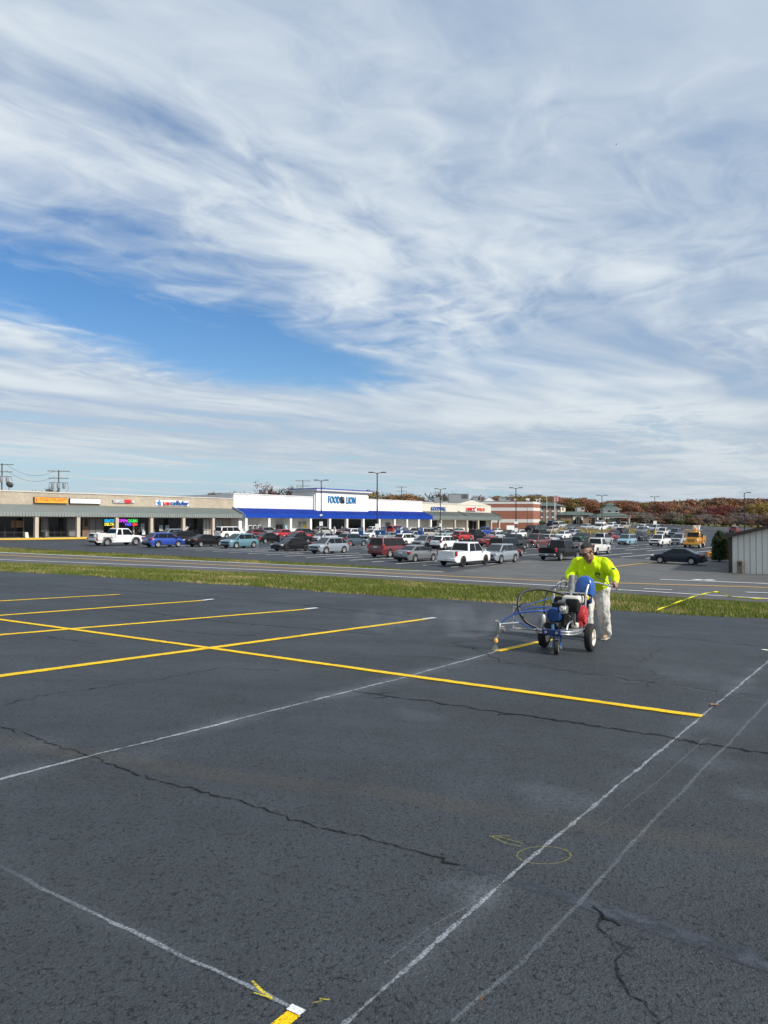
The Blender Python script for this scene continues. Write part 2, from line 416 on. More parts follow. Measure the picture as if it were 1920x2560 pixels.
M_ROAD = asphalt('road_asphalt', (.098, .095, .092), .6, .2)
M_LOT = asphalt('far_lot_asphalt', (.040, .043, .048), .5, .05)
M_OLD = asphalt('old_asphalt', (.105, .103, .098), .6, .5)

def base_ground():
    ys = [-80, -40, -20, -10]+list(range(0, 80, 2))+list(range(80, 330, 6))+[345, 365, 390, 420, 450, 480, 520, 600, 800, 1200, 2000, 3500]
    m = MB(); vs = []; nx = 90
    for y in ys:
        w = 70+abs(y)*1.1
        for i in range(nx+1):
            X = -w+2*w*i/nx; vs.append((X, y, gz(X, y)-.05))
    fs = [(j*(nx+1)+i, j*(nx+1)+i+1, (j+1)*(nx+1)+i+1, (j+1)*(nx+1)+i) for j in range(len(ys)-1) for i in range(nx)]
    m.add(vs, fs); return tag(m.build('ground', M_TURF, None, 60), kind='structure')
ground = base_ground()
near_lot = tag(strip('parking_lot', lambda s: -45, T_EDGE, -75, 45, .35, 60, M_SEAL, .02), kind='structure')
road = tag(strip('road', lambda s: T_WHITE(s)-.45, lambda s: T_BACK(s)+.35, -110, 60, 1.0, 10, M_ROAD, .10, skirt=.8), kind='structure')
apron = tag(strip('driveway', lambda s: T_BACK(s)-.3, lambda s: 80, -19, 70, 1.5, 22, M_OLD, .012), kind='structure')
# far lot: newly sealed, its near edge bends away from the road at the entrance
def t_far(s): return float(np.interp(s, [-130, -30, -20.5, -17, -14, -9, -4, 3, 12, 60], [51.7, 51.7, 49.5, 49.5, 52.5, 58.5, 65.5, 73.5, 79, 79]))
far_lot = tag(strip('far_parking_lot', t_far, lambda s: 250, -130, 75, 2.0, 90, M_LOT, .008), kind='structure')

# ---- painted and chalked lines
def ribbon(name, pts, w, mat, lift, parent, sub=.35, wob=0.0, vary=False):
    """thin strip of paint along points on the ground, with uv across its width"""
    P = [Vector((p[0], p[1], 0)) for p in pts]; D = [P[0]]
    for a, b in zip(P, P[1:]):
        n = max(1, int((b-a).length/sub))
        D += [a.lerp(b, (k+1)/n) for k in range(n)]
    vs = []; fs = []; uv = []; L = 0
    for i, p in enumerate(D):
        d = (D[min(i+1, len(D)-1)]-D[max(i-1, 0)]).normalized(); nn = Vector((-d.y, d.x, 0))
        ww = w[0]+(w[1]-w[0])*i/(len(D)-1) if isinstance(w, tuple) else w
        o = wob*random.uniform(-1, 1)
        if vary: ww *= random.choice((.55, .7, .9, 1.0, 1.2, 1.5))
        if i: L += (D[i]-D[i-1]).length
        for k, e in ((0, -.5), (1, .5)):
            q = p+nn*(ww*e+o+random.uniform(-1, 1)*wob*.5); vs.append((q.x, q.y, gz(q.x, q.y)+lift)); uv.append((L, k))
    for i in range(len(D)-1): fs.append((2*i, 2*i+2, 2*i+3, 2*i+1))
    me = bpy.data.meshes.new(name); me.from_pydata(vs, [], fs); ul = me.uv_layers.new(name='UVMap')
    for lp in me.loops: ul.data[lp.index].uv = uv[lp.vertex_index]
    me.update(); return put(name, me, mat, parent)
def hp(*pts): return [hit(x, y) for x, y in pts]
M_YEL = decal('yellow_traffic_paint', (.94, .60, .008), 1.9, 1.75, 150, .6)
M_OVER = decal('yellow_overspray', (.42, .31, .06), .30, 1.0, 150, .9)
M_YEL2 = decal('worn_yellow_paint', (.62, .36, .08), 1.2, 1.6, 40, .7)
M_WHT = decal('white_road_paint', (.74, .74, .72), 1.25, 1.6, 40, .7)
M_CHALK = decal('chalk_line', (.50, .54, .58), .66, .08, 80, .95, halo=.16)
M_CHALKF = decal('faint_chalk', (.38, .42, .46), .26, .13, 80, .95, halo=.07)
M_CHALK3 = decal('fading_chalk', (.46, .50, .54), .62, .16, 90, .95, halo=.14, fade=1.9)
M_TAN = decal('worn_tan_band', (.16, .147, .125), .24, 1.1, 40, .95)
M_SMEAR = decal('sealed_band', (.064, .072, .088), 1.0, 1.5, 12, .5)
M_CRAYON = decal('yellow_crayon', (.42, .38, .05), .62, 1.0, 110, .95)
M_CRAYB = decal('yellow_crayon_bright', (.72, .60, .04), 1.0, 1.0, 110, .95)
M_CRACK = decal('crack', (.012, .013, .014), 1.6, 1.3, 24, 1.0)
M_CRACKT = decal('thin_crack', (.02, .021, .024), .85, 1.2, 12, 1.0)
M_WLINE = pm('white_edge_line', (.78, .78, .76), .7, var=.1, scale=3)
M_YLINE = pm('yellow_centre_line', (.62, .36, .08), .7, var=.12, scale=3)
M_STALL = pm('white_stall_line', (.62, .63, .63), .7, var=.15, scale=3)
M_WHTTIP = decal('white_paint_patch', (.80, .82, .84), 2.2, 1.8, 120, .6)
random.seed(3)
def ext(a, b, k): return (a[0]+(a[0]-b[0])*k, a[1]+(a[1]-b[1])*k)
YL = .02+.008
for a, b in (((-160, 1530), (1752, 1796)), ((-300, 1736), (1065, 1550)), ((-300, 1616.5), (770, 1525)), ((-300, 1564), (512, 1503)), ((1243, 1631), (1376, 1601.5))):
    ribbon('overspray', hp(a, ((a[0]+b[0])/2, (a[1]+b[1])/2), b), .26, M_OVER, YL-.002, near_lot, wob=.01)
ribbon('painted_line', hp((-160, 1530), (545, 1627), (1020, 1694), (1752, 1796)), .125, M_YEL, YL+.004, near_lot, sub=.07, wob=.006)
for a, b in (((-300, 1736), (1065, 1550)), ((-300, 1616.5), (770, 1525)), ((-300, 1564), (512, 1503)), ((-300, 1522), (300, 1488))):
    ribbon('painted_line', hp(a, b), .135, M_YEL, YL, near_lot, sub=.09, wob=.007)
for x, y in ((1065, 1550), (770, 1525), (512, 1503)):
    ribbon('painted_line_tip', hp((x-6, y+.8), (x+22, y-2.5)), .12, M_WHTTIP, YL+.008, near_lot, wob=.01)
ribbon('painted_line', hp((1243, 1631), (1376, 1601.5)), .125, M_YEL, YL, near_lot, wob=.004)
ribbon('painted_line', hp((1912, 1628.5), (1990, 1637)), .115, M_YEL, YL, near_lot)
ribbon('painted_line_tip', hp((1903, 1627.5), (1916, 1629)), .12, M_WHTTIP, YL+.005, near_lot)
ribbon('painted_line', hp((738, 2541), (690, 2580)), .05, M_YEL, YL, near_lot)
ribbon('painted_line_tip', hp((752, 2530), (736, 2543)), .055, M_WHTTIP, YL+.004, near_lot, wob=.004)
CH = YL-.003
ribbon('chalk_line', hp((-200, 2012), (0, 1957), (240, 1893), (560, 1812), (980, 1705), (1245, 1631)), (.5, .55), M_CHALK, CH, near_lot, wob=.012)
ribbon('chalk_line', hp((830, 2600), (870, 2556), (1284, 2187), (1752, 1794), (1925, 1650)), (.26, .5), M_CHALK, CH, near_lot, wob=.006)
ribbon('chalk_line', hp((-140, 2104), (0, 2170), (110, 2226), (290, 2312), (480, 2405), (640, 2478), (745, 2530)), .16, M_CHALK3, CH, near_lot, sub=.1, wob=.005)
ribbon('chalk_line', hp((1130, 2560), (1290, 2420), (1440, 2265), (1600, 2090), (1740, 1945), (1860, 1820), (1930, 1740)), (.17, .30), M_CHALKF, CH, near_lot, wob=.008)
ribbon('chalk_line', hp((1500, 2070), (1650, 1950), (1760, 1850)), (.06, .1), M_CHALKF, CH, near_lot, wob=.004)
ribbon('chalk_line', hp((960, 2415), (1080, 2320), (1260, 2220)), .08, M_CHALKF, CH, near_lot, wob=.004)
ribbon('chalk_line', hp((1540, 1705), (1720, 1725), (1920, 1762)), .25, M_CHALKF, CH, near_lot, wob=.02)
ribbon('chalk_line', hp((345, 1491), (450, 1499)), .1, M_CHALKF, CH, near_lot)
ribbon('chalk_line', hp((930, 1538), (1040, 1546)), .1, M_CHALKF, CH, near_lot)
ribbon('worn_band', hp((-20, 1852), (240, 1893), (560, 1945), (960, 1985), (1260, 2040), (1600, 2090), (1940, 2136)), .30, M_TAN, YL-.005, near_lot, wob=.02)
ribbon('sealed_band', hp((1160, 2170), (1280, 2205), (1440, 2258), (1660, 2330), (1940, 2420)), (.05, .14), M_SMEAR, YL-.006, near_lot, wob=.006)
M_DUST = decal('pale_dust', (.26, .29, .32), .13, 1.0, 30, .95, halo=.16)
def dust(a, b, w):
    """soft-edged scuff of pale dust, an oval sheet"""
    p, q = hit(*a), hit(*b); c = (p+q)/2; d = (q-p); l = d.length/2; d.normalize(); nn = Vector((-d.y, d.x, 0)); vs = []; fs = []; uv = []; n = 20
    for k, r in enumerate((.02, .35, .7, 1)):
        for i in range(n):
            t = 2*math.pi*i/n; v = c+d*(l*r*math.cos(t))+nn*(w/2*r*math.sin(t)*(1+.25*math.sin(3*t+a[0]))); vs.append((v.x, v.y, gz(v.x, v.y)+YL-.006)); uv.append((0, .5+.5*r))
    for k in range(3):
        for i in range(n): fs.append((k*n+i, k*n+(i+1) % n, (k+1)*n+(i+1) % n, (k+1)*n+i))
    fs.append(tuple(range(n-1, -1, -1)))
    me = bpy.data.meshes.new('dust_patch'); me.from_pydata(vs, [], fs); ul = me.uv_layers.new(name='UVMap')
    for lp in me.loops: ul.data[lp.index].uv = uv[lp.vertex_index]
    put('dust_patch', me, M_DUST, near_lot)
for a, b, w in (((1600, 1655), (1860, 1725), 1.6), ((1480, 1870), (1920, 1925), .8), ((1280, 1950), (1500, 2050), .6), ((960, 1770), (1140, 1815), .5), ((1120, 1580), (1260, 1612), .9), ((220, 1915), (460, 1870), .5), ((1820, 1960), (1940, 2020), .5), ((1680, 1790), (1920, 1850), 1.0), ((850, 1580), (1050, 1560), .8), ((1050, 2250), (1300, 2200), .4), ((0, 1850), (180, 1880), .7)):
    dust(a, b, w)
# crayon arrow and ring
ribbon('crayon_mark', hp((1305, 2116), (1250, 2101), (1222, 2098), (1270, 2097)), .010, M_CRAYON, YL, near_lot)
ribbon('crayon_mark', hp((1222, 2098), (1262, 2117), (1300, 2125)), .010, M_CRAYON, YL+.003, near_lot)
ribbon('crayon_mark', hp(*[(1357+67*math.cos(t), 2146+22*math.sin(t)) for t in np.linspace(0, 6.28, 26)]), .009, M_CRAYON, YL, near_lot, sub=.1)
ribbon('crayon_mark', hp((634, 2460), (655, 2480), (683, 2506)), .016, M_CRAYB, YL, near_lot, sub=.05, wob=.006)
ribbon('crayon_mark', hp((640, 2490), (683, 2506)), .008, M_CRAYB, YL+.002, near_lot, sub=.05, wob=.004)
ribbon('crayon_mark', hp((782, 2516), (806, 2510), (800, 2506), (826, 2508)), .008, M_CRAYB, YL, near_lot, sub=.04, wob=.005)
# cracks wander between points read off the surface
def crack(pts, w, mat=None, rough=.03, seed=1, lift=-.004):
    rnd = random.Random(seed); P = hp(*pts); Q = []
    for a, b in zip(P, P[1:]):
        n = max(2, int((b-a).length/(.05 if a.y < 7 else .12)))
        for k in range(n):
            q = a.lerp(b, k/n); q.x += rnd.gauss(0, rough); q.y += rnd.gauss(0, rough); Q.append(q)
    Q.append(P[-1]); ribbon('crack', Q, w, mat or M_CRACK, YL+lift, near_lot, sub=9, wob=w*.2, vary=True)
    if w > .015:
        for k in range(int(len(Q)/14)):            # short side branches
            i = rnd.randrange(len(Q)-1); a_ = rnd.uniform(0, 6.28); q = Q[i]; B_ = [q]
            for _ in range(rnd.randrange(2, 6)): a_ += rnd.gauss(0, .5); q = q+Vector((math.cos(a_), math.sin(a_), 0))*.06; B_.append(q)
            ribbon('crack', B_, w*.4, mat or M_CRACK, YL+lift+.001, near_lot, sub=9, vary=True)
crack([(-20, 1812), (60, 1835), (130, 1862), (240, 1897), (330, 1935), (520, 1990), (640, 2022), (770, 2066), (880, 2090), (985, 2118), (1150, 2168)], .013, rough=.014, seed=2)
crack([(880, 1732), (1100, 1762), (1300, 1790), (1460, 1815), (1620, 1840), (1940, 1893)], .036, rough=.03, seed=4)
crack([(1480, 2270), (1500, 2285), (1478, 2320), (1530, 2352), (1545, 2390), (1538, 2440), (1570, 2490), (1612, 2530), (1640, 2570)], .008, rough=.011, seed=5)
crack([(1530, 2352), (1560, 2375), (1570, 2395)], .012, rough=.01, seed=6)
crack([(1480, 2270), (1510, 2300), (1545, 2320)], .013, rough=.01, seed=7)
crack([(0, 1770), (90, 1748), (240, 1725), (420, 1698), (560, 1672), (700, 1680)], .025, M_CRACKT, .03, 8)
crack([(960, 1600), (1180, 1622), (1260, 1660), (1500, 1690), (1700, 1722), (1930, 1745)], .03, M_CRACKT, .04, 9)
crack([(960, 1640), (1150, 1652), (1320, 1662), (1480, 1690)], .025, M_CRACKT, .04, 10)
crack([(1520, 1584), (1700, 1598), (1930, 1622)], .05, M_CRACKT, .03, 11)
crack([(1630, 1594), (1645, 1630), (1590, 1665), (1660, 1700), (1600, 1720)], .016, M_CRACKT, .05, 12)
crack([(0, 1458), (300, 1478), (700, 1508), (1100, 1553), (1230, 1560)], .09, M_CRACKT, .02, 13)
crack([(270, 1522), (480, 1548), (640, 1564), (960, 1590)], .07, M_CRACKT, .03, 14)
crack([(90, 1590), (240, 1612)], .05, M_CRACKT, .03, 15)
crack([(440, 1580), (560, 1590), (640, 1592)], .05, M_CRACKT, .03, 16)
# road lines
def along(f, s0, s1, n=60): return [st(s0+(s1-s0)*i/n, f(s0+(s1-s0)*i/n)) for i in range(n+1)]
ribbon('edge_line', along(T_WHITE, -108, 58), .42, M_WLINE, .125, road, 1.0)
ribbon('centre_line', along(lambda s: T_YEL(s)-.26, -108, 58), .24, M_YLINE, .125, road, 1.0)
ribbon('centre_line', along(lambda s: T_YEL(s)+.26, -108, 58), .24, M_YLINE, .125, road, 1.0)
ribbon('edge_line', along(lambda s: T_BACK(s)+.1, -108, -19), .3, M_WLINE, .125, road, 1.0)
ribbon('edge_line', along(lambda s: T_BACK(s)+.1, -5, 58), .3, M_WLINE, .125, road, 1.0)
for a, b in (((1609, 1477.5), (1680, 1480.5)), ((1862, 1486), (1990, 1490))): ribbon('lane_dash', hp(a, b), .34, M_WLINE, .13, road)
for a, b in (((1733, 1450), (1755, 1450)), ((1759, 1451), (1785, 1451))): ribbon('lane_dash', hp(a, b), .6, M_WLINE, .034, apron)
ribbon('lot_edge_line', hp((1530, 1418.5), (1590, 1411), (1650, 1406)), .26, M_YLINE, .04, far_lot)
# stall lines of the far lot
def stall_row(u0, u1, bs, cross=None):
    for b in bs:
        u_ = random.uniform(-.2, .2)
        ribbon('stall_line', [ubp(u0+u_, b), ubp(u1+u_, b)], .24, M_STALL, .035, far_lot, 2.0)
    if cross: ribbon('stall_line', [ubp((u0+u1)/2, bs[0]), ubp((u0+u1)/2, bs[-1])], .2, M_STALL, .039, far_lot, 2.0)
stall_row(49.2, 60.2, [31.6+2.66*k for k in range(17)], True)
stall_row(67.0, 78.0, [36.8+2.66*k for k in range(15)], True)
stall_row(78.0, 89.5, [23.0+2.7*k for k in range(5)])
stall_row(97.5, 108.5, [24+2.7*k for k in range(9)], False)
stall_row(85.0, 96.0, [39+2.66*k for k in range(14)], True)
stall_row(116, 127, [22+2.7*k for k in range(12)], True)

# ---- grass: countless blades, one object per verge
def blades(name, n, sampler, hmin, hmax, wd, palette, label):
    V = np.zeros((n, 3, 3)); col = np.zeros((n, 4)); k = 0
    while k < n:
        X, Y, hs, pal = sampler()
        z = gz(X, Y)-.05; a = random.uniform(0, 6.28); h = random.uniform(hmin, hmax)*hs; w = wd*random.uniform(.6, 1.3)
        lx, ly = random.gauss(0, .45)*h, random.gauss(0, .45)*h
        V[k] = ((X-math.cos(a)*w, Y-math.sin(a)*w, z), (X+math.cos(a)*w, Y+math.sin(a)*w, z), (X+lx, Y+ly, z+.03+h))
        c = palette[pal][random.randrange(len(palette[pal]))]; q = random.uniform(.75, 1.25)
        col[k] = (c[0]*q, c[1]*q, c[2]*q, 1); k += 1
    me = bpy.data.meshes.new(name); me.vertices.add(3*n); me.vertices.foreach_set('co', V.ravel())
    me.loops.add(3*n); me.polygons.add(n); me.loops.foreach_set('vertex_index', np.arange(3*n, dtype=np.int32))
    me.polygons.foreach_set('loop_start', np.arange(0, 3*n, 3, dtype=np.int32)); me.update(calc_edges=True)
    at = me.color_attributes.new('col', 'FLOAT_COLOR', 'POINT'); at.data.foreach_set('color', np.repeat(col, 3, axis=0).ravel())
    return tag(put(name, me, M_BLADE), label, 'grass', kind='stuff')
M_BLADE = attr_mat('grass_blade', .8, .25)
GREEN = [(.105, .150, .022), (.125, .17, .026), (.09, .13, .020), (.155, .185, .036), (.185, .195, .05)]
DRY = [(.42, .34, .16), (.36, .30, .13), (.32, .28, .09), (.45, .37, .20)]
MIX = GREEN[2:]+DRY[1:3]
from mathutils import noise as mnoise
def verge_sampler():
    while True:
        s = random.uniform(-64, 22); a, b = T_EDGE(s)+.12, T_WHITE(s)-.35
        t = a+(b-a)*random.random()**1.25
        X, Y = st(s, t)
        if abs(X/Y) > .75 : continue
        nz = mnoise.noise((X*.35, Y*.35, 0))+.5*mnoise.noise((X*1.3, Y*1.3, 4)); e = t-a
        dry = nz > .55 or (e < 1.4 and nz > .12) or random.random() < .04
        edge_dark = e < .6 and random.random() < .75-e*.8  # shorter, darker blades, fewer with distance from the asphalt edge
        return X, Y, (.3+.7*ss(.3, 3.5, b-t))*(.55 if edge_dark else 1.0)*(1+.35*mnoise.noise((X*.6, Y*.6, 9))), (2 if edge_dark else 1 if dry else (3 if nz > .15 else 0))
PAL = [GREEN, DRY, [(.07, .06, .035), (.045, .038, .025), (.16, .13, .07)], MIX]
blades('grass_verge', 120000, verge_sampler, .05, .115, .015, PAL, 'green grass verge between the near black lot and the road')
def verge2_sampler():
    while True:
        s = random.uniform(-112, -17.6); a, b = T_BACK(s)+.5, T_G2(s)
        if b <= a: continue
        t = random.uniform(a, b); X, Y = st(s, t)
        if abs(X/Y) > .75: continue
        nz = mnoise.noise((X*.22, Y*.22, 2))+.5*mnoise.noise((X*.9, Y*.9, 5))
        return X, Y, 1.0, (1 if nz > .55 or t-a < .35 or s > -19.5 else (3 if nz > -.1 else 0))
blades('grass_verge', 45000, verge2_sampler, .06, .11, .03, PAL, 'thin grass strip between the road and the shops\' car park')
# ================================================================== BUILDINGS
ANG = math.atan2(UF.y, UF.x); P0 = Vector((-52, 110, 0)); UL = UF.normalized(); BL = BF.normalized()
def sx(px, back=0.0):
    """distance along the shop fronts of a sight line, on a plane set back from the columns"""
    k = (px-CX)/F_PX; x0, y0 = P0.x+BL.x*back, P0.y+BL.y*back
    return (k*y0-x0)/(UL.x-k*UL.y)
def fthing(name, label, cat, s, back, z, group=None):
    return thing(name, label, cat, (P0.x+UL.x*s+BL.x*back, P0.y+UL.y*s+BL.y*back, z), ANG, group)
def brickm(name, col, mortar, sx_=4.0, bump=.35):
    mt = bpy.data.materials.new(name); mt.use_nodes = True; nt = mt.node_tree; p = nt.nodes['Principled BSDF']; N = nt.nodes.new; L = nt.links.new
    tc = N('ShaderNodeTexCoord'); mp = N('ShaderNodeMapping'); mp.inputs['Rotation'].default_value = (R(90), 0, 0); L(tc.outputs['Object'], mp.inputs[0])
    b = N('ShaderNodeTexBrick'); L(mp.outputs[0], b.inputs[0]); b.inputs['Scale'].default_value = sx_
    b.inputs['Color1'].default_value = (*[c*1.12 for c in col], 1); b.inputs['Color2'].default_value = (*[c*.84 for c in col], 1); b.inputs['Mortar'].default_value = (*mortar, 1)
    b.inputs['Mortar Size'].default_value = .02
    n = N('ShaderNodeTexNoise'); n.inputs['Scale'].default_value = .35; n.inputs['Detail'].default_value = 6; L(tc.outputs['Object'], n.inputs[0])
    mr = N('ShaderNodeMapRange'); L(n.outputs[0], mr.inputs[0]); mr.inputs[1].default_value = .3; mr.inputs[2].default_value = .7; mr.inputs[3].default_value = .86; mr.inputs[4].default_value = 1.1
    vm = N('ShaderNodeVectorMath'); vm.operation = 'SCALE'; L(b.outputs[0], vm.inputs[0]); L(mr.outputs[0], vm.inputs['Scale']); L(vm.outputs[0], p.inputs['Base Color'])
    p.inputs['Roughness'].default_value = .85
    bm = N('ShaderNodeBump'); bm.inputs['Strength'].default_value = bump; bm.inputs['Distance'].default_value = .02; bm.invert = True
    L(b.outputs['Fac'], bm.inputs['Height']); L(bm.outputs[0], p.inputs['Normal'])
    return mt
B_TAN = brickm('tan_brick', (.46, .385, .29), (.40, .35, .28), 1.6)
B_WHITE = brickm('white_painted_brick', (.80, .78, .74), (.72, .70, .67), 1.6)
B_RED = brickm('red_brick', (.30, .105, .066), (.30, .16, .12), 1.4)
B_BROWN = brickm('brown_brick', (.24, .15, .115), (.30, .24, .2), 1.4)
M_WHITE = pm('white_panel', (.80, .80, .79), .6, var=.03)
M_CREAM = pm('cream_stucco', (.62, .57, .48), .8, var=.06)
M_BANDW = pm('pale_band', (.62, .60, .58), .8, var=.06)
M_CONC = pm('concrete_walk', (.40, .38, .35), .9, var=.12, scale=2, bump=.2)
M_COLTAN = pm('tan_column_stucco', (.50, .43, .34), .85, var=.08, bump=.2)
M_COLW = pm('white_column_stucco', (.76, .74, .70), .8, var=.06)
M_GREYAWN = pm('grey_green_metal', (.26, .29, .27), .45, .1, var=.06, scale=1)
M_BLUEAWN = pm('blue_metal', (.008, .066, .42), .45, 0, var=.05, scale=1)
M_GLASS = pm('dark_shop_glass', (.008, .009, .010), .12, var=.3, scale=1, spec=.28)
M_FRAME = pm('black_window_frame', (.018, .017, .016), .5)
M_BLIND = pm('grey_blind', (.15, .155, .15), .6, var=.08)
M_SIDING = pm('pale_siding', (.42, .42, .40), .7, var=.05)
M_YCURB = pm('yellow_kerb_paint', (.70, .44, .03), .7, var=.12)
M_ROOF = pm('flat_roof', (.14, .135, .13), .95)
M_CAP = pm('parapet_cap', (.60, .56, .50), .6)
M_GREENROOF = pm('green_shingle_roof', (.082, .115, .098), .85, var=.15, scale=3, bump=.4, bscale=20)
M_STEEL = pm('galvanised_steel', (.40, .41, .41), .45, .6, var=.15, scale=3)
M_BLACKMET = pm('black_metal', (.022, .02, .02), .5, .1)
M_BLUEL = pm('blue_sign_letters', (.012, .20, .42), .5)
M_NAVY = pm('navy_sign_letters', (.02, .10, .34), .5)
M_REDL = pm('red_sign_letters', (.66, .03, .03), .5)
M_BLACKL = pm('black_sign', (.02, .02, .022), .5)
M_ORANGE = pm('orange_sign_face', (.86, .38, .03), .5, var=.06)
M_WOODB = pm('brown_door_wood', (.16, .09, .05), .6)

def window(parent, x0, x1, y, z0, z1, mat=None, fr=.06, bars=(), rows=()):
    """a framed pane set in a wall that faces -Y: window > pane"""
    m = MB(); d0, d1 = y-.06, y+.02
    m.box(x0, x1, d0, d1, z0, z0+fr); m.box(x0, x1, d0, d1, z1-fr, z1)
    m.box(x0, x0+fr, d0, d1, z0+fr, z1-fr); m.box(x1-fr, x1, d0, d1, z0+fr, z1-fr)
    for b in bars: xx = x0+(x1-x0)*b; m.box(xx-fr/2, xx+fr/2, d0+.005, d1, z0+fr, z1-fr)
    for b in rows: zz = z0+(z1-z0)*b; m.box(x0+fr, x1-fr, d0+.008, d1, zz-fr/2, zz+fr/2)
    w = m.build('window', M_FRAME, parent)
    MB().box(x0+fr, x1-fr, y-.03, y+.01, z0+fr, z1-fr).build('pane', mat or M_GLASS, w)
    return w
def awning(parent, s0, s1, mat, y0=-.4, zb=2.58, zf=3.2, zt=4.4, yw=2.6, rib=.46):
    m = MB(); th = .08
    m.add([(s0, y0, zb), (s1, y0, zb), (s1, y0, zf), (s0, y0, zf), (s0, yw, zt), (s1, yw, zt), (s0, y0+.06, zb), (s1, y0+.06, zb), (s1, yw, zt-th-.06), (s0, yw, zt-th-.06), (s0, y0+.06, zf-th), (s1, y0+.06, zf-th)],
          [(0, 1, 2, 3), (3, 2, 5, 4), (0, 6, 7, 1), (6, 10, 11, 7), (10, 9, 8, 11), (0, 3, 4, 9, 10, 6), (1, 7, 11, 8, 5, 2), (4, 5, 8, 9)])
    a = m.build('awning', mat, parent)
    r = MB(); n = int((s1-s0)/rib); dy, dz = yw-y0, zt-zf; L = math.hypot(dy, dz); ny, nz = -dz/L, dy/L; h = .10
    for i in range(n+1):
        x = s0+.02+(s1-s0-.06)*i/n
        for q0, q1, o in (((y0, zf), (yw, zt), (ny*h, nz*h)), ((y0, zb), (y0, zf), (-h, 0))):
            r.add([(x, q0[0], q0[1]), (x+.07, q0[0], q0[1]), (x+.07, q1[0], q1[1]), (x, q1[0], q1[1]),
                   (x, q0[0]+o[0], q0[1]+o[1]), (x+.07, q0[0]+o[0], q0[1]+o[1]), (x+.07, q1[0]+o[0], q1[1]+o[1]), (x, q1[0]+o[0], q1[1]+o[1])],
                  [(0, 1, 2, 3), (4, 7, 6, 5), (0, 4, 5, 1), (2, 6, 7, 3), (0, 3, 7, 4), (1, 5, 6, 2)])
    tag(r.build('awning_seams', mat, a), kind='stuff')
    # soffit behind the fascia
    MB().box(s0+.05, s1-.05, y0+.07, yw, zb+.25, zb+.3).build('soffit', M_SIDING, parent)
    return a
def column(parent, x, z0, z1, mat, w=.56): return MB().bevbox(x-w/2, x+w/2, -w/2, w/2, z0, z1, .02, 1).build('column', mat, parent)

# ---- tan strip of shops on the left
ZF = -.64
mall = fthing('shop_building', 'long tan brick strip of shops under a grey-green metal awning', 'building', 0, 0, 0)
S_FL = sx(606); S0 = -34.0
MB().box(S0, S_FL-.02, 2.6, 30, ZF-.4, 6.3).build('wall', B_TAN, mall)
MB().box(S0-.1, S_FL-.03, 2.48, 2.95, 6.3, 6.46).build('parapet_cap', M_CAP, mall)
MB().box(S0, S_FL-.05, 3.0, 29.8, 6.3, 6.34).build('roof', M_ROOF, mall)
awning(mall, S0, sx(612)-.2, M_GREYAWN)
walk = MB().bevbox(S0, sx(560), -1.3, 2.6, ZF-.5, ZF, .03, 1).build('sidewalk', M_CONC, mall)
MB().box(S0, sx(222, -1.3), -1.42, -1.22, ZF-.5, ZF+.012).build('kerb', M_YCURB, walk)
MB().box(sx(532), sx(562), -1.42, -1.22, ZF-.5, ZF+.012).build('kerb', M_YCURB, walk)
for px in (90.3, 194.5, 291, 377.6, 458, 532): column(mall, sx(px), ZF, 2.85, M_COLTAN)
for k in (1, 2, 3, 4): column(mall, sx(90.3)-6.6*k, ZF, 2.85, M_COLTAN)
WY = 2.6; ZT = 2.45
for p0, p1, kind, bars, rows in ((-60, -8, 'g', (.5,), ()), (-6, 12, 'g', (), (.25,)), (12, 58, 'g', (.5,), (.25,)), (60, 104, 'g', (.6,), ()),
        (106, 121, 'b', (), (.3,)), (122, 165, 'g', (.33, .7), (.22,)), (166, 190, 'b', (), (.3,)), (192, 207, 'g', (), ()), (222, 256, 'b', (.5,), ()), (258, 332, 'g', (.35, .7), ()),
        (336, 384, 'g', (.4,), ()), (386, 460, 'g', (.3, .6, .8), ()), (463, 506, 'g', (.4, .7), ()), (507, 523, 's', (.5,), (.28,)), (539, 556, 's', (.5,), (.28,))):
    window(mall, sx(p0, WY), sx(p1, WY), WY, ZF+.05, ZT, {'g': M_GLASS, 'b': M_BLIND, 's': M_SIDING}[kind], .09, bars, rows)
d = MB().box(sx(208.5, WY), sx(221, WY), WY-.06, WY+.02, ZF, ZT).build('door', M_WOODB, mall)
MB().box(sx(211, WY), sx(218.5, WY), WY-.09, WY-.05, ZF+1.7, ZT-.2).build('pane', M_GLASS, d)
# brown boards leaning inside the left shop window
for a, b in ((27, 36), (38, 57)):
    MB().box(sx(a, WY), sx(b, WY), WY-.075, WY-.055, .9, 1.95).build('window_board', M_WOODB, mall)
def facade_sign(name, label, px0, px1, back, z0, z1, mat, th=.35):
    a, b = sx(px0, back), sx(px1, back); t = fthing(name, label, 'sign', (a+b)/2, back, (z0+z1)/2)
    w, h = b-a, z1-z0
    if mat:
        MB().bevbox(-w/2, w/2, -th+.02, -.03, -h/2, h/2, .02, 1).build('cabinet', M_BLACKL, t)
        MB().box(-w/2+.06, w/2-.06, -th, -th+.03, -h/2+.06, h/2-.06).build('sign_face', mat, t)
    return t, w, h
t, w, h = facade_sign('shop_sign', 'orange illuminated restaurant sign with red lettering on the tan wall', 83, 167, 2.55, 4.66, 5.6, M_ORANGE)
for w_, x_ in (('HONG', -.315), ('KONG', -.18), ('CHINESE', .015), ('RESTAURANT', .31)): text('lettering', w_, M_REDL, t, w*.028*len(w_), .2, (w*x_+.12, -.36, .2), ext=.02)
for w_, x_ in (('DINE', -.22), ('IN', -.10), ('TAKE', .14), ('OUT', .30)): text('lettering', w_, M_REDL, t, w*.05*len(w_), .15, (w*x_, -.36, -.07), ext=.02)
MB().box(-w*.46, -w*.43, -.365, -.34, -.3, .3).build('emblem', M_REDL, t)
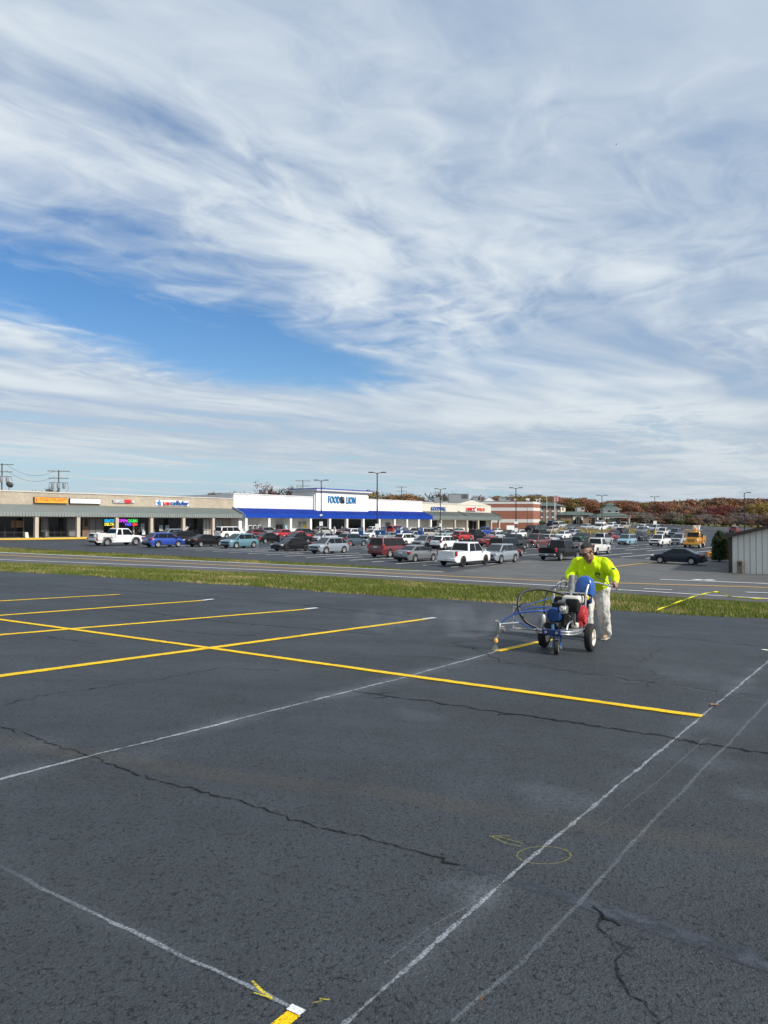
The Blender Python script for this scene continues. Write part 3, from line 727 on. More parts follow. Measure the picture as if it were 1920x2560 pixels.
facade_sign('shop_sign', 'blank white rectangular sign beside the orange restaurant sign', 172, 249, 2.55, 4.7, 5.55, pm('blank_sign_face', (.86, .86, .85), .5, var=.02))
t, w, h = facade_sign('shop_sign', 'small white and red tobacco shop sign on the tan wall', 280, 336, 2.55, 4.85, 5.6, None)
text('lettering', 'TOBACCO', M_WHITE, t, w*.5, .55, (-w*.24, -.12, .03), ext=.2)
MB().bevbox(.02*w, w*.32, -.2, -.02, -.22, .36, .03, 1).build('panel', M_REDL, t)
text('lettering', '&', M_WHITE, t, w*.12, .4, (w*.42, -.12, .02), ext=.2)
MB().bevbox(-w*.48, w*.0, -.05, -.02, -.3, .34, .02, 1).build('backing', M_STEEL, t)
t, w, h = facade_sign('shop_sign', 'red and blue lower-case phone shop lettering with a blue star', 388, 472, 2.55, 4.65, 5.75, None)
text('lettering', 'us', M_REDL, t, w*.19, .52, (-w*.19, -.16, -.1), ext=.24)
text('lettering', 'cellular', M_NAVY, t, w*.56, .78, (w*.2, -.16, .03), ext=.24)
st_ = MB()
pts = []
for i in range(10):
    r_ = .52 if i % 2 == 0 else .2; a_ = math.pi/2+i*math.pi/5; pts.append((-w*.4+r_*math.cos(a_), -.02+r_*math.sin(a_)))
st_.prism(pts, -.28, -.04); st_.build('star', pm('bright_blue', (.04, .22, .62), .5), t)
MB().bevbox(-w*.5, w*.49, -.06, -.03, -.5, .5, .05, 1).build('backing', M_WHITE, t)
def neon(txt, px0, px1, z, h, col, back=2.45):
    a, b = sx(px0, back), sx(px1, back)
    t = fthing('neon_sign', 'glowing %s window sign reading %s' % (col[1], txt), 'sign', (a+b)/2, back, z)
    text('lettering', txt, pm('neon_'+col[1].replace(' ', '_'), col[0], .5, emit=1.3), t, b-a, h, (0, 0, 0), ext=.04)
neon('KRATO', 262, 285, 1.98, .5, ((.02, .45, .9), 'light blue')); neon('DELTA', 262, 285, 1.4, .48, ((.85, .78, .1), 'yellow'))
neon('OPEN', 297, 317, 1.98, .52, ((.6, .05, .8), 'magenta')); neon('CIGARS', 319, 344, 1.98, .5, ((.05, .75, .12), 'green'))
neon('VAPE', 312, 329, 1.38, .5, ((.12, .1, .9), 'deep blue')); neon('CBD', 331, 344, 1.38, .48, ((.85, .06, .06), 'red'))
# posters in the windows, boxes of ice
def poster(label, px0, px1, z0, z1, mat, back=2.5):
    a, b = sx(px0, back), sx(px1, back)
    t = fthing('window_poster', label, 'poster', (a+b)/2, back, z0)
    MB().box(-(b-a)/2, (b-a)/2, -.012, .012, 0, z1-z0).build('sheet', mat, t)
    MB().box(-(b-a)/2+.04, (b-a)/2-.04, -.02, -.01, (z1-z0)*.55, (z1-z0)*.9).build('printed_block', pm('poster_print', (.16, .30, .42), .6, var=.5, scale=9), t)
poster('pale poster in the window beside the CIGARS sign', 352, 361, .2, 1.5, M_SIDING)
poster('white poster low on the tobacco shop door', 355, 363, -.4, .2, M_WHITE)
poster('small poster in the phone shop window, left of the pair', 398, 407, .2, 1.2, M_SIDING)
poster('small poster in the phone shop window, right of the pair', 414, 423, .2, 1.2, M_SIDING)
t = fthing('sandwich_board', 'small folding sign board standing by the leftmost column', 'sign', sx(66, 1.5), 1.5, ZF)
for s_ in (-1, 1):
    p = MB().add([(-.28, s_*.3, 0), (.28, s_*.3, 0), (.24, s_*.03, .85), (-.24, s_*.03, .85), (-.28, s_*.34, 0), (.28, s_*.34, 0), (.24, s_*.07, .85), (-.24, s_*.07, .85)],
                 [(0, 1, 2, 3), (4, 7, 6, 5), (0, 4, 5, 1), (2, 6, 7, 3), (0, 3, 7, 4), (1, 5, 6, 2)]).build('board', M_CREAM, t)
MB().box(-.15, .15, -.25, -.2, .2, .55).build('printed_block', M_BLACKL, t).rotation_euler = (-.3, 0, 0)
t = fthing('trash_can', 'dark round litter bin beside the leftmost column', 'trash can', sx(103, 1.0), .3, ZF)
MB().lathe([(.01, 0), (.26, 0), (.3, .75), (.31, .8), (.22, .95), (.01, 1.0)], (0, 0, 0), 'Z', 14).build('bin', M_BLACKMET, t, 40)

# ---- white supermarket with blue awning
fl = fthing('supermarket', 'white brick supermarket with bright blue awning and tall sign front', 'building', S_FL, 0, 0)
s1 = sx(1076)-S_FL; X_ = lambda px, back=0: sx(px, back)-S_FL
MB().box(0, s1, 2.6, 40, ZF-.5, 7.3).build('wall', B_WHITE, fl)
MB().box(-.08, s1+.08, 2.5, 2.95, 7.3, 7.46).build('parapet_cap', M_COLW, fl)
MB().box(.1, s1-.1, 3.0, 39.8, 7.3, 7.34).build('roof', M_ROOF, fl)
awning(fl, .1, s1+.35, M_BLUEAWN, zb=2.64, zf=3.42, zt=4.55)
m = MB().add([(-.35, -.42, 2.64), (.08, -.42, 2.64), (.08, -.42, 3.5), (-.35, -.42, 3.5), (-.35, 2.6, 4.75), (.08, 2.6, 4.75), (-.35, 2.6, 3.9), (.08, 2.6, 3.9)],
             [(0, 1, 2, 3), (3, 2, 5, 4), (0, 3, 4, 6), (1, 7, 5, 2), (0, 6, 7, 1), (4, 5, 7, 6)]); m.build('awning_end', pm('slate_metal', (.10, .12, .15), .5), fl)
g0, g1 = X_(788, 2.2), X_(918, 2.2)
MB().box(g0, g1, 1.9, 9, 4.3, 8.75).build('sign_front', M_WHITE, fl)
for k in range(1, 4): x = g0+(g1-g0)*k/4; MB().box(x-.02, x+.02, 1.885, 1.9, 4.35, 8.7).build('panel_joint', M_BANDW, fl)
MB().box(g0-.55, g1+.75, 1.2, 9.6, 8.75, 9.15).build('eave', M_BANDW, fl)
MB().box(g0-.65, g1+.85, 1.1, 9.7, 9.15, 9.32).build('roof_edge', M_BLUEAWN, fl)
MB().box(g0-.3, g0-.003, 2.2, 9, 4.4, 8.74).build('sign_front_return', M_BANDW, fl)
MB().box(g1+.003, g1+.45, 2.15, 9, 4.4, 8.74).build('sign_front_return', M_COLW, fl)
MB().bevbox(-.3, s1+.3, -1.3, 2.6, ZF-.5, ZF, .03, 1).build('sidewalk', M_CONC, fl)
cols = [613.6, 671, 725, 775, 823, 866, 907, 947, 985, 1016, 1045, 1075.6]
for px in cols: column(fl, X_(px), ZF, 2.9, M_COLW, .62)
MB().box(X_(546, .0)+5.2, X_(606)-.1+.25, .32, 2.6, ZF, 2.9).build('wing_wall', M_COLW, fl)
for p0, p1 in ((778, 823), (826, 864), (868, 906), (909, 944)):
    window(fl, X_(p0, WY)+.2, X_(p1, WY), WY, ZF+.05, 2.5, M_GLASS, .09, (.33, .66), (.75,))
d = window(fl, X_(964, WY), X_(976, WY), WY, ZF, 1.8, M_BLIND, .07)
# entrance shopfront dado
MB().box(X_(826, WY), X_(864, WY), WY-.12, WY-.07, ZF, .2).build('dado', M_COLW, fl)
bx = facade_sign('supermarket_sign', 'blue FOOD LION lettering with a black lion on the white sign front', 820, 888, 1.9, 6.1, 7.75, None)
t, w, h = bx
text('lettering', 'FOOD', M_BLUEL, t, w*.42, 1.62, (-w*.295, -.14, 0), ext=.2)
text('lettering', 'LION', M_BLUEL, t, w*.34, 1.62, (w*.33, -.14, 0), ext=.2)
lion = [(-.62, .55), (-.40, .78), (-.05, .62), (.55, .68), (.72, .40), (.70, -.10), (.82, -.55), (.70, -.78), (.52, -.78), (.56, -.50), (.36, -.20), (.20, -.48), (.28, -.78), (.06, -.78), (-.02, -.30),
        (-.22, -.14), (-.30, -.46), (-.20, -.78), (-.42, -.78), (-.50, -.40), (-.62, -.62), (-.78, -.72), (-.72, -.50), (-.60, -.20), (-.66, .10), (-.80, .30)]
MB().prism([(x*.9, z*1.05) for x, z in lion], -.22, -.04).build('lion_emblem', M_BLACKL, t)
MB().box(.02, .42, -.24, -.215, .22, .30).build('emblem_stripe', M_COLW, t)
# things along the supermarket front
for i, px in enumerate((622, 634, 647)):
    t = fthing('vending_kiosk', ['white vending kiosk by the supermarket wall, left of three', 'white vending kiosk by the supermarket wall, middle of three', 'white vending kiosk by the supermarket wall, right of three'][i], 'kiosk', sx(px, 2.0), 2.0, ZF, 'kiosks under the blue awning')
    MB().bevbox(-.45, .45, -.4, .45, 0, 1.9, .04, 1).build('cabinet', M_WHITE, t)
    MB().box(-.36, .36, -.44, -.39, 1.0, 1.7).build('screen', M_BLACKL, t)
    MB().lathe([(.01, -.46), (.22, -.46), (.24, -.4)], (0, 0, .62), 'Y', 14).build('dial', M_BLUEL, t, 40)
t = fthing('vending_machine', 'pale blue drinks machine against the supermarket wall', 'vending machine', sx(702, 2.0), 2.0, ZF)
MB().bevbox(-.9, .2, -.4, .45, 0, 1.95, .03, 1).build('cabinet', M_BLACKMET, t)
MB().bevbox(.22, 1.5, -.4, .45, 0, 1.95, .03, 1).build('cabinet', pm('pale_blue_panel', (.32, .46, .52), .5, var=.25, scale=3), t)
MB().box(-.75, .05, -.43, -.39, .9, 1.75).build('window_pane', M_GLASS, t)
poster('yellow wall poster under the blue awning', 757, 766, .5, 2.1, pm('yellow_poster', (.72, .50, .05), .6, var=.2, scale=4), 2.55)
poster('white wall poster beside the yellow one', 746, 754, .6, 1.95, M_SIDING, 2.55)

# ---- tan thrift shop and gabled discount shop
ZG = -.86
S_GW = sx(1076); S_FD = sx(1142, 2.6); S_END = sx(1250)
gw = fthing('thrift_shop', 'tan thrift shop next to the supermarket, under a grey metal awning', 'building', S_GW, 0, 0)
lw = S_FD-S_GW
MB().box(.02, lw-.02, 2.6, 30, ZG-.5, 6.9).build('wall', M_CREAM, gw)
MB().box(.02, lw-.03, 2.5, 3, 6.9, 7.06).build('parapet_cap', M_CAP, gw)
MB().box(.1, lw-.1, 3.05, 29.7, 6.9, 6.94).build('roof', M_ROOF, gw)
awning(gw, .4, sx(1166)-S_GW-.2, M_GREYAWN, zb=2.55, zf=3.5, zt=4.75)
MB().bevbox(.1, lw, -1.3, 2.6, ZG-.5, ZG, .03, 1).build('sidewalk', M_CONC, gw)
for px in (1101, 1136): column(gw, sx(px)-S_GW, ZG, 2.9, M_COLTAN, .6)
window(gw, sx(1080, WY)-S_GW, sx(1092, WY)-S_GW, WY, ZG, 2.3, M_GLASS, .09, (.5,))
t, w, h = facade_sign('thrift_shop_sign', 'blue GOODWILL lettering on the tan thrift shop wall', 1076, 1114, 2.6, 5.05, 6.1, None)
text('lettering', 'GOODWILL', M_NAVY, t, w*.98, h*.95, (0, -.16, 0), ext=.26)
MB().bevbox(-w*.47, w*.47, -.05, -.02, -h*.42, h*.42, .04, 1).build('backing', M_WHITE, t)
fd = fthing('discount_shop', 'tan discount shop with a low gable above its grey awning', 'building', S_FD, 0, 0)
lw = S_END-S_FD
MB().box(.02, lw-.9, 2.6, 30, ZG-.5, 6.85).build('wall', M_CREAM, fd)
lm = lw-.9
MB().add([(0, 2.5, 6.85), (lm, 2.5, 6.85), (lm*.66, 2.5, 7.7), (lm*.44, 2.5, 8.35), (lm*.2, 2.5, 7.55), (0, 3.4, 6.85), (lm, 3.4, 6.85), (lm*.66, 3.4, 7.7), (lm*.44, 3.4, 8.35), (lm*.2, 3.4, 7.55)],
         [(0, 1, 2, 3, 4), (9, 8, 7, 6, 5), (0, 5, 6, 1), (1, 6, 7, 2), (2, 7, 8, 3), (3, 8, 9, 4), (4, 9, 5, 0)]).build('gable', M_CREAM, fd)
MB().box(.1, lm-.1, 3.5, 29.7, 6.85, 6.89).build('roof', M_ROOF, fd)
a0 = sx(1166)-S_FD
awning(fd, a0, lw-.1, M_GREYAWN, zb=2.5, zf=3.5, zt=4.75)
for xx in (a0-.1, lw-.08):
    MB().add([(xx-.15, -.45, 3.2), (xx+.15, -.45, 3.2), (xx+.15, -.45, 3.75), (xx-.15, -.45, 3.75), (xx-.15, 2.6, 5.1), (xx+.15, 2.6, 5.1), (xx-.15, 2.6, 4.5), (xx+.15, 2.6, 4.5)],
             [(0, 1, 2, 3), (3, 2, 5, 4), (0, 3, 4, 6), (1, 7, 5, 2), (0, 6, 7, 1), (4, 5, 7, 6)]).build('awning_end', M_ROOF, fd)
MB().bevbox(.1, lw+.3, -1.3, 2.6, ZG-.5, ZG, .03, 1).build('sidewalk', M_CONC, fd)
for px in (1166, 1194.5, 1227, 1247): column(fd, sx(px)-S_FD, ZG, 2.9, M_COLTAN, .6)
window(fd, sx(1172, WY)-S_FD, sx(1182, WY)-S_FD, WY, ZG, 2.3, M_GLASS, .09, (.5,))
d = window(fd, sx(1183, WY)-S_FD, sx(1191, WY)-S_FD, WY, ZG, 2.2, M_GLASS, .12, (.5,))
window(fd, sx(1198, WY)-S_FD, sx(1214, WY)-S_FD, WY, ZG, 2.4, M_GLASS, .09, (.33, .66))
t, w, h = facade_sign('discount_shop_sign', 'red FAMILY DOLLAR lettering on the gabled tan wall', 1163, 1211, 2.6, 4.95, 6.4, None)
text('lettering', 'FAMILY', M_REDL, t, w*.42, h*.62, (-w*.27, -.16, .05), ext=.26)
text('lettering', 'DOLLAR', pm('orange_red_letters', (.72, .11, .03), .5), t, w*.40, h*.62, (w*.29, -.16, .05), ext=.26)
MB().ell((0, -.15, .05), (.5, .12, .75), 14, 8).build('emblem', M_REDL, t, 60)
MB().ell((-.12, -.22, -.15), (.3, .12, .5), 12, 8).build('emblem', M_WHITE, t, 60)
MB().box(-w*.48, -w*.02, -.1, -.03, -h*.45, -h*.36).build('tag_line', M_BLACKL, t)
MB().bevbox(-w*.5, w*.5, -.06, -.03, -h*.32, h*.4, .03, 1).build('backing', M_WHITE, t)
# rooftop plant
def roof_unit(label, px0, px1, d, y0, y1, mat=M_STEEL, dark=True, dep=3.0):
    a, b = atd(px0, d, y1), atd(px1, d, y1); w = b.x-a.x; h = (y1-y0)/F_PX*d
    t = thing('rooftop_unit', label, 'air conditioner', ((a.x+b.x)/2, d, a.z), 0)
    MB().bevbox(-w/2, w/2, 0, dep, 0, h, .05, 1).build('casing', mat, t)
    for k in range(5): MB().box(-w/2+w*(.64+.065*k), -w/2+w*(.68+.065*k), -.03, .01, h*.45, h*.92).build('louvre', M_BLACKMET, t)
    MB().box(-w/2-.05, w/2+.05, -.1, dep+.1, h, h+.08).build('lid', mat, t)
    return t
roof_unit('large grey metal rooftop unit above the thrift shop', 1122, 1172, 232, 1235, 1256)
roof_unit('small pale rooftop unit left of the large grey one', 1085, 1107, 226, 1243, 1256)
roof_unit('small rooftop unit behind the gable of the discount shop', 1183, 1202, 245, 1243, 1256)
roof_unit('rooftop unit on the banded brick building', 1248, 1276, 275, 1245, 1254)
t = thing('roof_gable', 'white triangular roof gable peeping over the discount shop', 'roof', atd(1224, 268, 1256), 0)
MB().prism([(-2.9, 0), (2.9, 0), (0, 2.0)], 0, 5).build('gable', M_WHITE, t)
for a, b in (((-3.05, -.05), (0, 2.1)), ((3.05, -.05), (0, 2.1))):
    MB().cyl((a[0], -.05, a[1]), (b[0], -.05, b[1]), .09, n=6).build('trim', M_ROOF, t)

# ---- red brick building with pale bands
D_BR = 262.0; xa, xb = atd(1030, D_BR).x, atd(1333, D_BR).x; xc = atd(1352.5, D_BR+9).x
zt_, zb_ = atd(0, D_BR, 1254).z, atd(0, D_BR, 1316).z-.8
br = thing('banded_brick_building', 'big red brick building with pale horizontal bands behind the discount shop', 'building', (xb, D_BR, 0), 0)
wL, wR = xa-xb, xc-xb
def band(name, y0, y1, mat, grow=0.0):
    z1, z0 = atd(0, D_BR, y0).z, atd(0, D_BR, y1).z
    g = grow
    MB().add([(wL, -g, z0), (0, -g, z0), (wR+g, 9, z0), (wR+g, 30, z0), (wL, 30, z0), (wL, -g, z1), (0, -g, z1), (wR+g, 9, z1), (wR+g, 30, z1), (wL, 30, z1)],
             [(4, 3, 2, 1, 0), (5, 6, 7, 8, 9), (0, 1, 6, 5), (1, 2, 7, 6), (2, 3, 8, 7), (3, 4, 9, 8), (4, 0, 5, 9)]).build(name, mat, br)
for y0, y1, mt, g in ((1254, 1259.6, M_BANDW, .06), (1259.6, 1269, B_RED, 0), (1269, 1277, M_BANDW, .05), (1277, 1298, B_RED, 0), (1298, 1306.5, M_BANDW, .05), (1306.5, 1324, B_RED, 0)):
    band('wall_band', y0, y1, mt, g)
band('parapet_cap', 1252.8, 1254.0, M_ROOF, .12)
for px in (1288, 1317, 1321, 1341, 1349):
    p = atd(px, D_BR+8, 1253.5); t = thing('roof_vent', 'small pale roof vent at %s of the brick roof' % {1288: 'the left', 1317: 'the middle', 1321: 'the middle, right of its twin,', 1341: 'the right', 1349: 'the far right corner'}[px], 'vent', p)
    MB().lathe([(.25, -.3), (.25, .5), (.5, .55), (.5, .85), (.2, 1.0), (.01, 1.05)], (0, 0, 0), 'Z', 10).build('cowl', M_WHITE, t, 40)

# ---- hotel with green roof
D_H = 300.0
ho = thing('hotel', 'three-storey brown brick hotel with green roof behind the brick building', 'building', (atd(1402, D_H).x, D_H, 0), 0)
zg = gz(atd(1402, D_H).x, D_H); ze = atd(0, D_H, 1265).z; hw = atd(1402, D_H).x-atd(1335, D_H).x; ew = 4.4
MB().box(-hw, 0, 0, 14, zg-.5, ze).build('wall', B_BROWN, ho)
MB().add([(0.003, 0, zg-.5), (ew, 10, zg-.5), (0.003, 14, zg-.5), (0.003, 0, ze), (ew, 10, ze), (0.003, 14, ze)], [(0, 1, 4, 3), (1, 2, 5, 4), (0, 3, 5, 2), (3, 4, 5), (0, 2, 1)]).build('end_wall', M_CREAM, ho)
MB().add([(-hw-.5, -.8, ze), (.3, -.8, ze), (ew+.9, 10, ze), (0, 15, ze), (-hw-.5, 15, ze), (-hw-.5, 5, ze+1.6), (-1.5, 6, ze+1.6)],
         [(0, 1, 6, 5), (1, 2, 6), (2, 3, 6), (3, 4, 5, 6), (4, 0, 5), (4, 3, 2, 1, 0)]).build('roof', M_GREENROOF, ho)
for r_ in range(3):
    for c_ in range(4):
        x = -.9-2.35*c_; z = ze-1.1-2.45*r_
        w = window(ho, x-.55, x+.55, 0, z-.7, z+.7, pm('hotel_glass', (.10, .12, .14), .2), .1)
        MB().box(x-.5, x+.5, -.14, -.07, z-1.2, z-.75).build('grille', M_WHITE, w)
for r_ in range(3):
    z = ze-1.2-2.5*r_; MB().add([(1.5, 3.3, z-.6), (2.5, 5.6, z-.6), (2.5, 5.6, z+.6), (1.5, 3.3, z+.6), (1.42, 3.35, z-.6), (2.42, 5.65, z-.6), (2.42, 5.65, z+.6), (1.42, 3.35, z+.6)],
        [(0, 1, 2, 3), (7, 6, 5, 4), (0, 4, 5, 1), (1, 5, 6, 2), (2, 6, 7, 3), (3, 7, 4, 0)]).build('window', M_GLASS, ho)
# ---- lobby block
D_L = 246.0
def hx(px): return atd(px, D_L).x
lo = thing('hotel_lobby', 'low brown brick lobby with arched window and green roof', 'building', (hx(1440), D_L, 0), 0)
O = hx(1440); zg = gz(O, D_L); z_ = lambda y: atd(0, D_L, y).z
MB().box(hx(1402)-O, hx(1472)-O, 0, 10, zg-.6, z_(1287)).build('wall', B_BROWN, lo)
MB().box(hx(1472)-O, hx(1496)-O, 3, 10, zg-.6, z_(1289)).build('wing_wall', B_BROWN, lo)
MB().frus((hx(1400)-O-.4, hx(1476)-O, -.8, 11), (hx(1424)-O, hx(1464)-O, 3.5, 8), z_(1287.5), z_(1278.5)).build('roof', M_GREENROOF, lo)
MB().frus((hx(1466)-O, hx(1502)-O, 2.2, 11), (hx(1468)-O, hx(1488)-O, 5.5, 8), z_(1289.2), z_(1281)).build('roof', M_GREENROOF, lo)
MB().box(hx(1432)-O, hx(1457.5)-O, -.25, -.02, z_(1305.5), z_(1287.8)).build('entrance_panel', M_CREAM, lo)
n_ = 9; arc = [(hx(1444.8)-O+1.05*math.cos(math.pi*k/n_), z_(1299.5)+1.05*math.sin(math.pi*k/n_)) for k in range(n_+1)]
win = MB().prism([(hx(1444.8)-O-1.05, zg+.1)]+arc[::-1]+[(hx(1444.8)-O+1.05, zg+.1)], -.32, -.26).build('arched_window', M_GLASS, lo)
for k in (-.5, 0, .5): MB().box(hx(1444.8)-O+k-.03, hx(1444.8)-O+k+.03, -.36, -.325, zg+.1, z_(1299.5)+.8).build('mullion', M_SIDING, win)
for px0, px1 in ((1433, 1437.5), (1452, 1456.5), (1475, 1481), (1484, 1494)):
    window(lo, hx(px0)-O, hx(px1)-O, -.26 if px0 < 1470 else 3, zg+.2, z_(1300), M_GLASS, .07, (.5,))
roof_unit('pale square rooftop unit on the hotel lobby', 1443, 1461, 251, 1268.5, 1279, M_SIDING)
# ---- drive-through canopy with stepped tower
D_P = 228.0
pc = thing('entrance_canopy', 'hotel drive-through canopy with stepped green pagoda roof', 'canopy', (atd(1534, D_P).x, D_P, 0), 0)
O = atd(1534, D_P).x; px_ = lambda p: atd(p, D_P).x-O; z_ = lambda y: atd(0, D_P, y).z; zg = gz(O, D_P)
MB().box(px_(1493), px_(1577), -.2, 8.6, z_(1294), z_(1290)).build('fascia', M_CREAM, pc)
MB().frus((px_(1491), px_(1579), -.5, 9), (px_(1515), px_(1553), 2.6, 6), z_(1290.03), z_(1281)).build('roof', M_GREENROOF, pc)
MB().box(px_(1516), px_(1555), 2.7, 6, z_(1281.2), z_(1273.8)).build('tower_wall', M_WHITE, pc)
for c_ in (1530, 1549):
    MB().prism([(px_(c_)-.55, z_(1279.5)), (px_(c_)+.55, z_(1279.5)), (px_(c_)+.4, z_(1277)), (px_(c_), z_(1275.6)), (px_(c_)-.4, z_(1277))], 2.64, 2.69).build('tower_window', M_GLASS, pc)
MB().box(px_(1511.5), px_(1560), 2.1, 6.6, z_(1273.8), z_(1272.2)).build('tower_fascia', M_CREAM, pc)
MB().frus((px_(1511), px_(1560.5), 2.0, 6.7), (px_(1525), px_(1547), 3.6, 5.2), z_(1272.17), z_(1264.5)).build('tower_roof', M_GREENROOF, pc)
MB().box(px_(1527), px_(1543), 3.7, 5.1, z_(1264.6), z_(1261.6)).build('lantern', M_WHITE, pc)
MB().frus((px_(1523), px_(1548), 3.2, 5.6), (px_(1533), px_(1538), 4.2, 4.6), z_(1261.57), z_(1256)).build('lantern_roof', M_GREENROOF, pc)
for p, y, w in ((1508, 0, 1.1), (1520, 7, 1.4), (1551, 1, .6), (1573, 0, .5), (1571, 8, .5), (1497, 6, .9)):
    MB().bevbox(px_(p)-w/2, px_(p)+w/2, y, y+.7, zg-.8, z_(1293.9), .03, 1).build('pillar', B_BROWN if p != 1573 else M_SIDING, pc)

# ---- near metal shed at the right edge
c0 = hit(1822, 1432); dirw = Vector((.882, -.471, 0)).normalized()
sh = thing('metal_shed', 'pale ribbed metal shed with dark brown roof edge at the right', 'building', (c0.x, c0.y, 0), math.atan2(dirw.y, dirw.x))
zg = c0.z; M_SHED = pm('pale_metal_siding', (.66, .65, .59), .5, var=.04, scale=1.2); M_BRN = pm('dark_brown_trim', (.045, .028, .024), .5)
we = 14.0; ev = 2.80; rise = .26
def roofz(x): return zg+ev+rise*min(x, we-x)
MB().add([(0, .06, zg-.4), (we, .06, zg-.4), (we, .06, zg+ev), (we/2, .06, roofz(we/2)), (0, .06, zg+ev), (0, 18, zg-.4), (we, 18, zg-.4), (we, 18, zg+ev), (we/2, 18, roofz(we/2)), (0, 18, zg+ev)],
         [(0, 1, 2, 3, 4), (9, 8, 7, 6, 5), (0, 4, 9, 5), (1, 6, 7, 2), (2, 7, 8, 3), (3, 8, 9, 4), (0, 5, 6, 1)]).build('wall', pm('shed_backing', (.34, .335, .30), .6), sh)
x = .22
while x < we-.3:
    x2 = min(x+.42, we-.2)
    MB().add([(x+.012, 0, zg-.02), (x2-.012, 0, zg-.02), (x2-.012, 0, roofz(x2)-.02), (x+.012, 0, roofz(x)-.02), (x+.03, -.035, zg-.02), (x2-.03, -.035, zg-.02), (x2-.03, -.035, roofz(x2)-.02), (x+.03, -.035, roofz(x)-.02), (x+.012, .055, zg-.02), (x2-.012, .055, zg-.02), (x2-.012, .055, roofz(x2)-.02), (x+.012, .055, roofz(x)-.02)],
             [(4, 5, 6, 7), (0, 4, 7, 3), (1, 2, 6, 5), (0, 1, 5, 4), (2, 3, 7, 6), (8, 0, 3, 11), (9, 10, 2, 1), (11, 3, 2, 10)]).build('wall_panel', M_SHED, sh)
    x = x2
for a, b in ((-.5, we/2), (we+.5, we/2)):
    za, zb2 = zg+ev+rise*(-.5), roofz(we/2)
    MB().add([(a, -.45, za), (b, -.45, zb2), (b, -.45, zb2+.26), (a, -.45, za+.26), (a, 18.4, za), (b, 18.4, zb2), (b, 18.4, zb2+.26), (a, 18.4, za+.26)],
             [(0, 1, 2, 3), (7, 6, 5, 4), (0, 4, 5, 1), (1, 5, 6, 2), (2, 6, 7, 3), (3, 7, 4, 0)]).build('roof', M_BRN, sh)
MB().box(-.04, .2, -.05, .25, zg-.3, zg+ev-.02).build('corner_trim', M_BRN, sh)
# litter bin against the shed
b = Vector((c0.x, c0.y, 0))+dirw*.78+Vector((dirw.y, -dirw.x, 0))*.42
t = thing('trash_can', 'brown square litter bin standing against the pale shed wall', 'trash can', (b.x, b.y, gz(b.x, b.y)), math.atan2(dirw.y, dirw.x))
M_BIN = pm('brown_bin', (.16, .13, .10), .7)
MB().bevbox(-.2, .2, -.2, .2, 0, .62, .02, 1).build('bin', M_BIN, t)
MB().bevbox(-.21, .21, -.21, .21, .63, 1.02, .05, 2).build('hood', M_BIN, t)
MB().prism([(.12*math.cos(k*math.pi/8), .74+.15*math.sin(k*math.pi/8)) for k in range(9)], -.225, -.205).build('opening', M_BLACKMET, t)
# ================================================================== VEHICLES
M_TYRE = pm('tyre_rubber', (.022, .021, .02), .85, var=.2, bump=.2)
M_RIM = pm('alloy_rim', (.52, .52, .53), .35, .6, var=.08)
M_RIMD = pm('black_rim', (.03, .03, .032), .4, .3)
M_CGLASS = pm('car_glass', (.006, .007, .008), .05, var=.2, scale=.7, spec=.35)
M_WSHLD = pm('windscreen_glass', (.022, .028, .029), .03, var=.25, scale=.8, spec=.55)
M_TRIM = pm('black_plastic_trim', (.02, .02, .021), .6)
M_HEAD = pm('headlight_lens', (.62, .64, .66), .12, .2, coat=1)
M_TAIL = pm('red_tail_lens', (.36, .012, .012), .2, coat=1)
M_CHROME = pm('chrome', (.62, .62, .63), .15, .9)
M_PLATE = pm('number_plate', (.62, .62, .60), .5, var=.2, scale=12)
M_UNDER = pm('underbody', (.012, .012, .012), .9)
PAINT = {}
def paint(n):
    c = {'white': (.78, .78, .77), 'offwhite': (.66, .65, .61), 'silver': (.43, .45, .47), 'grey': (.17, .18, .185), 'steel': (.27, .30, .33), 'charcoal': (.045, .05, .055), 'black': (.010, .010, .012),
         'navy': (.012, .022, .06), 'blue': (.008, .045, .30), 'midblue': (.02, .08, .32), 'teal': (.115, .24, .285), 'skyblue': (.27, .44, .53), 'slate': (.055, .085, .11), 'red': (.42, .012, .014),
         'maroon': (.12, .010, .014), 'burgundy': (.10, .024, .024), 'tan': (.36, .31, .24), 'gold': (.26, .22, .16), 'green': (.022, .05, .04), 'palegreen': (.24, .30, .30), 'yellow': (.80, .38, .03),
         'champagne': (.40, .385, .35), 'midnight': (.016, .024, .036), 'darkred': (.2, .012, .016)}[n]
    if n not in PAINT: PAINT[n] = pm('car_paint_'+n, c, .32, .25 if n in ('silver', 'grey', 'steel', 'teal', 'slate', 'champagne', 'charcoal', 'skyblue') else 0.0, var=.05, scale=1.5, coat=.15 if max(c) < .1 else .9, spec=.2 if max(c) < .1 else .5)
    return PAINT[n]

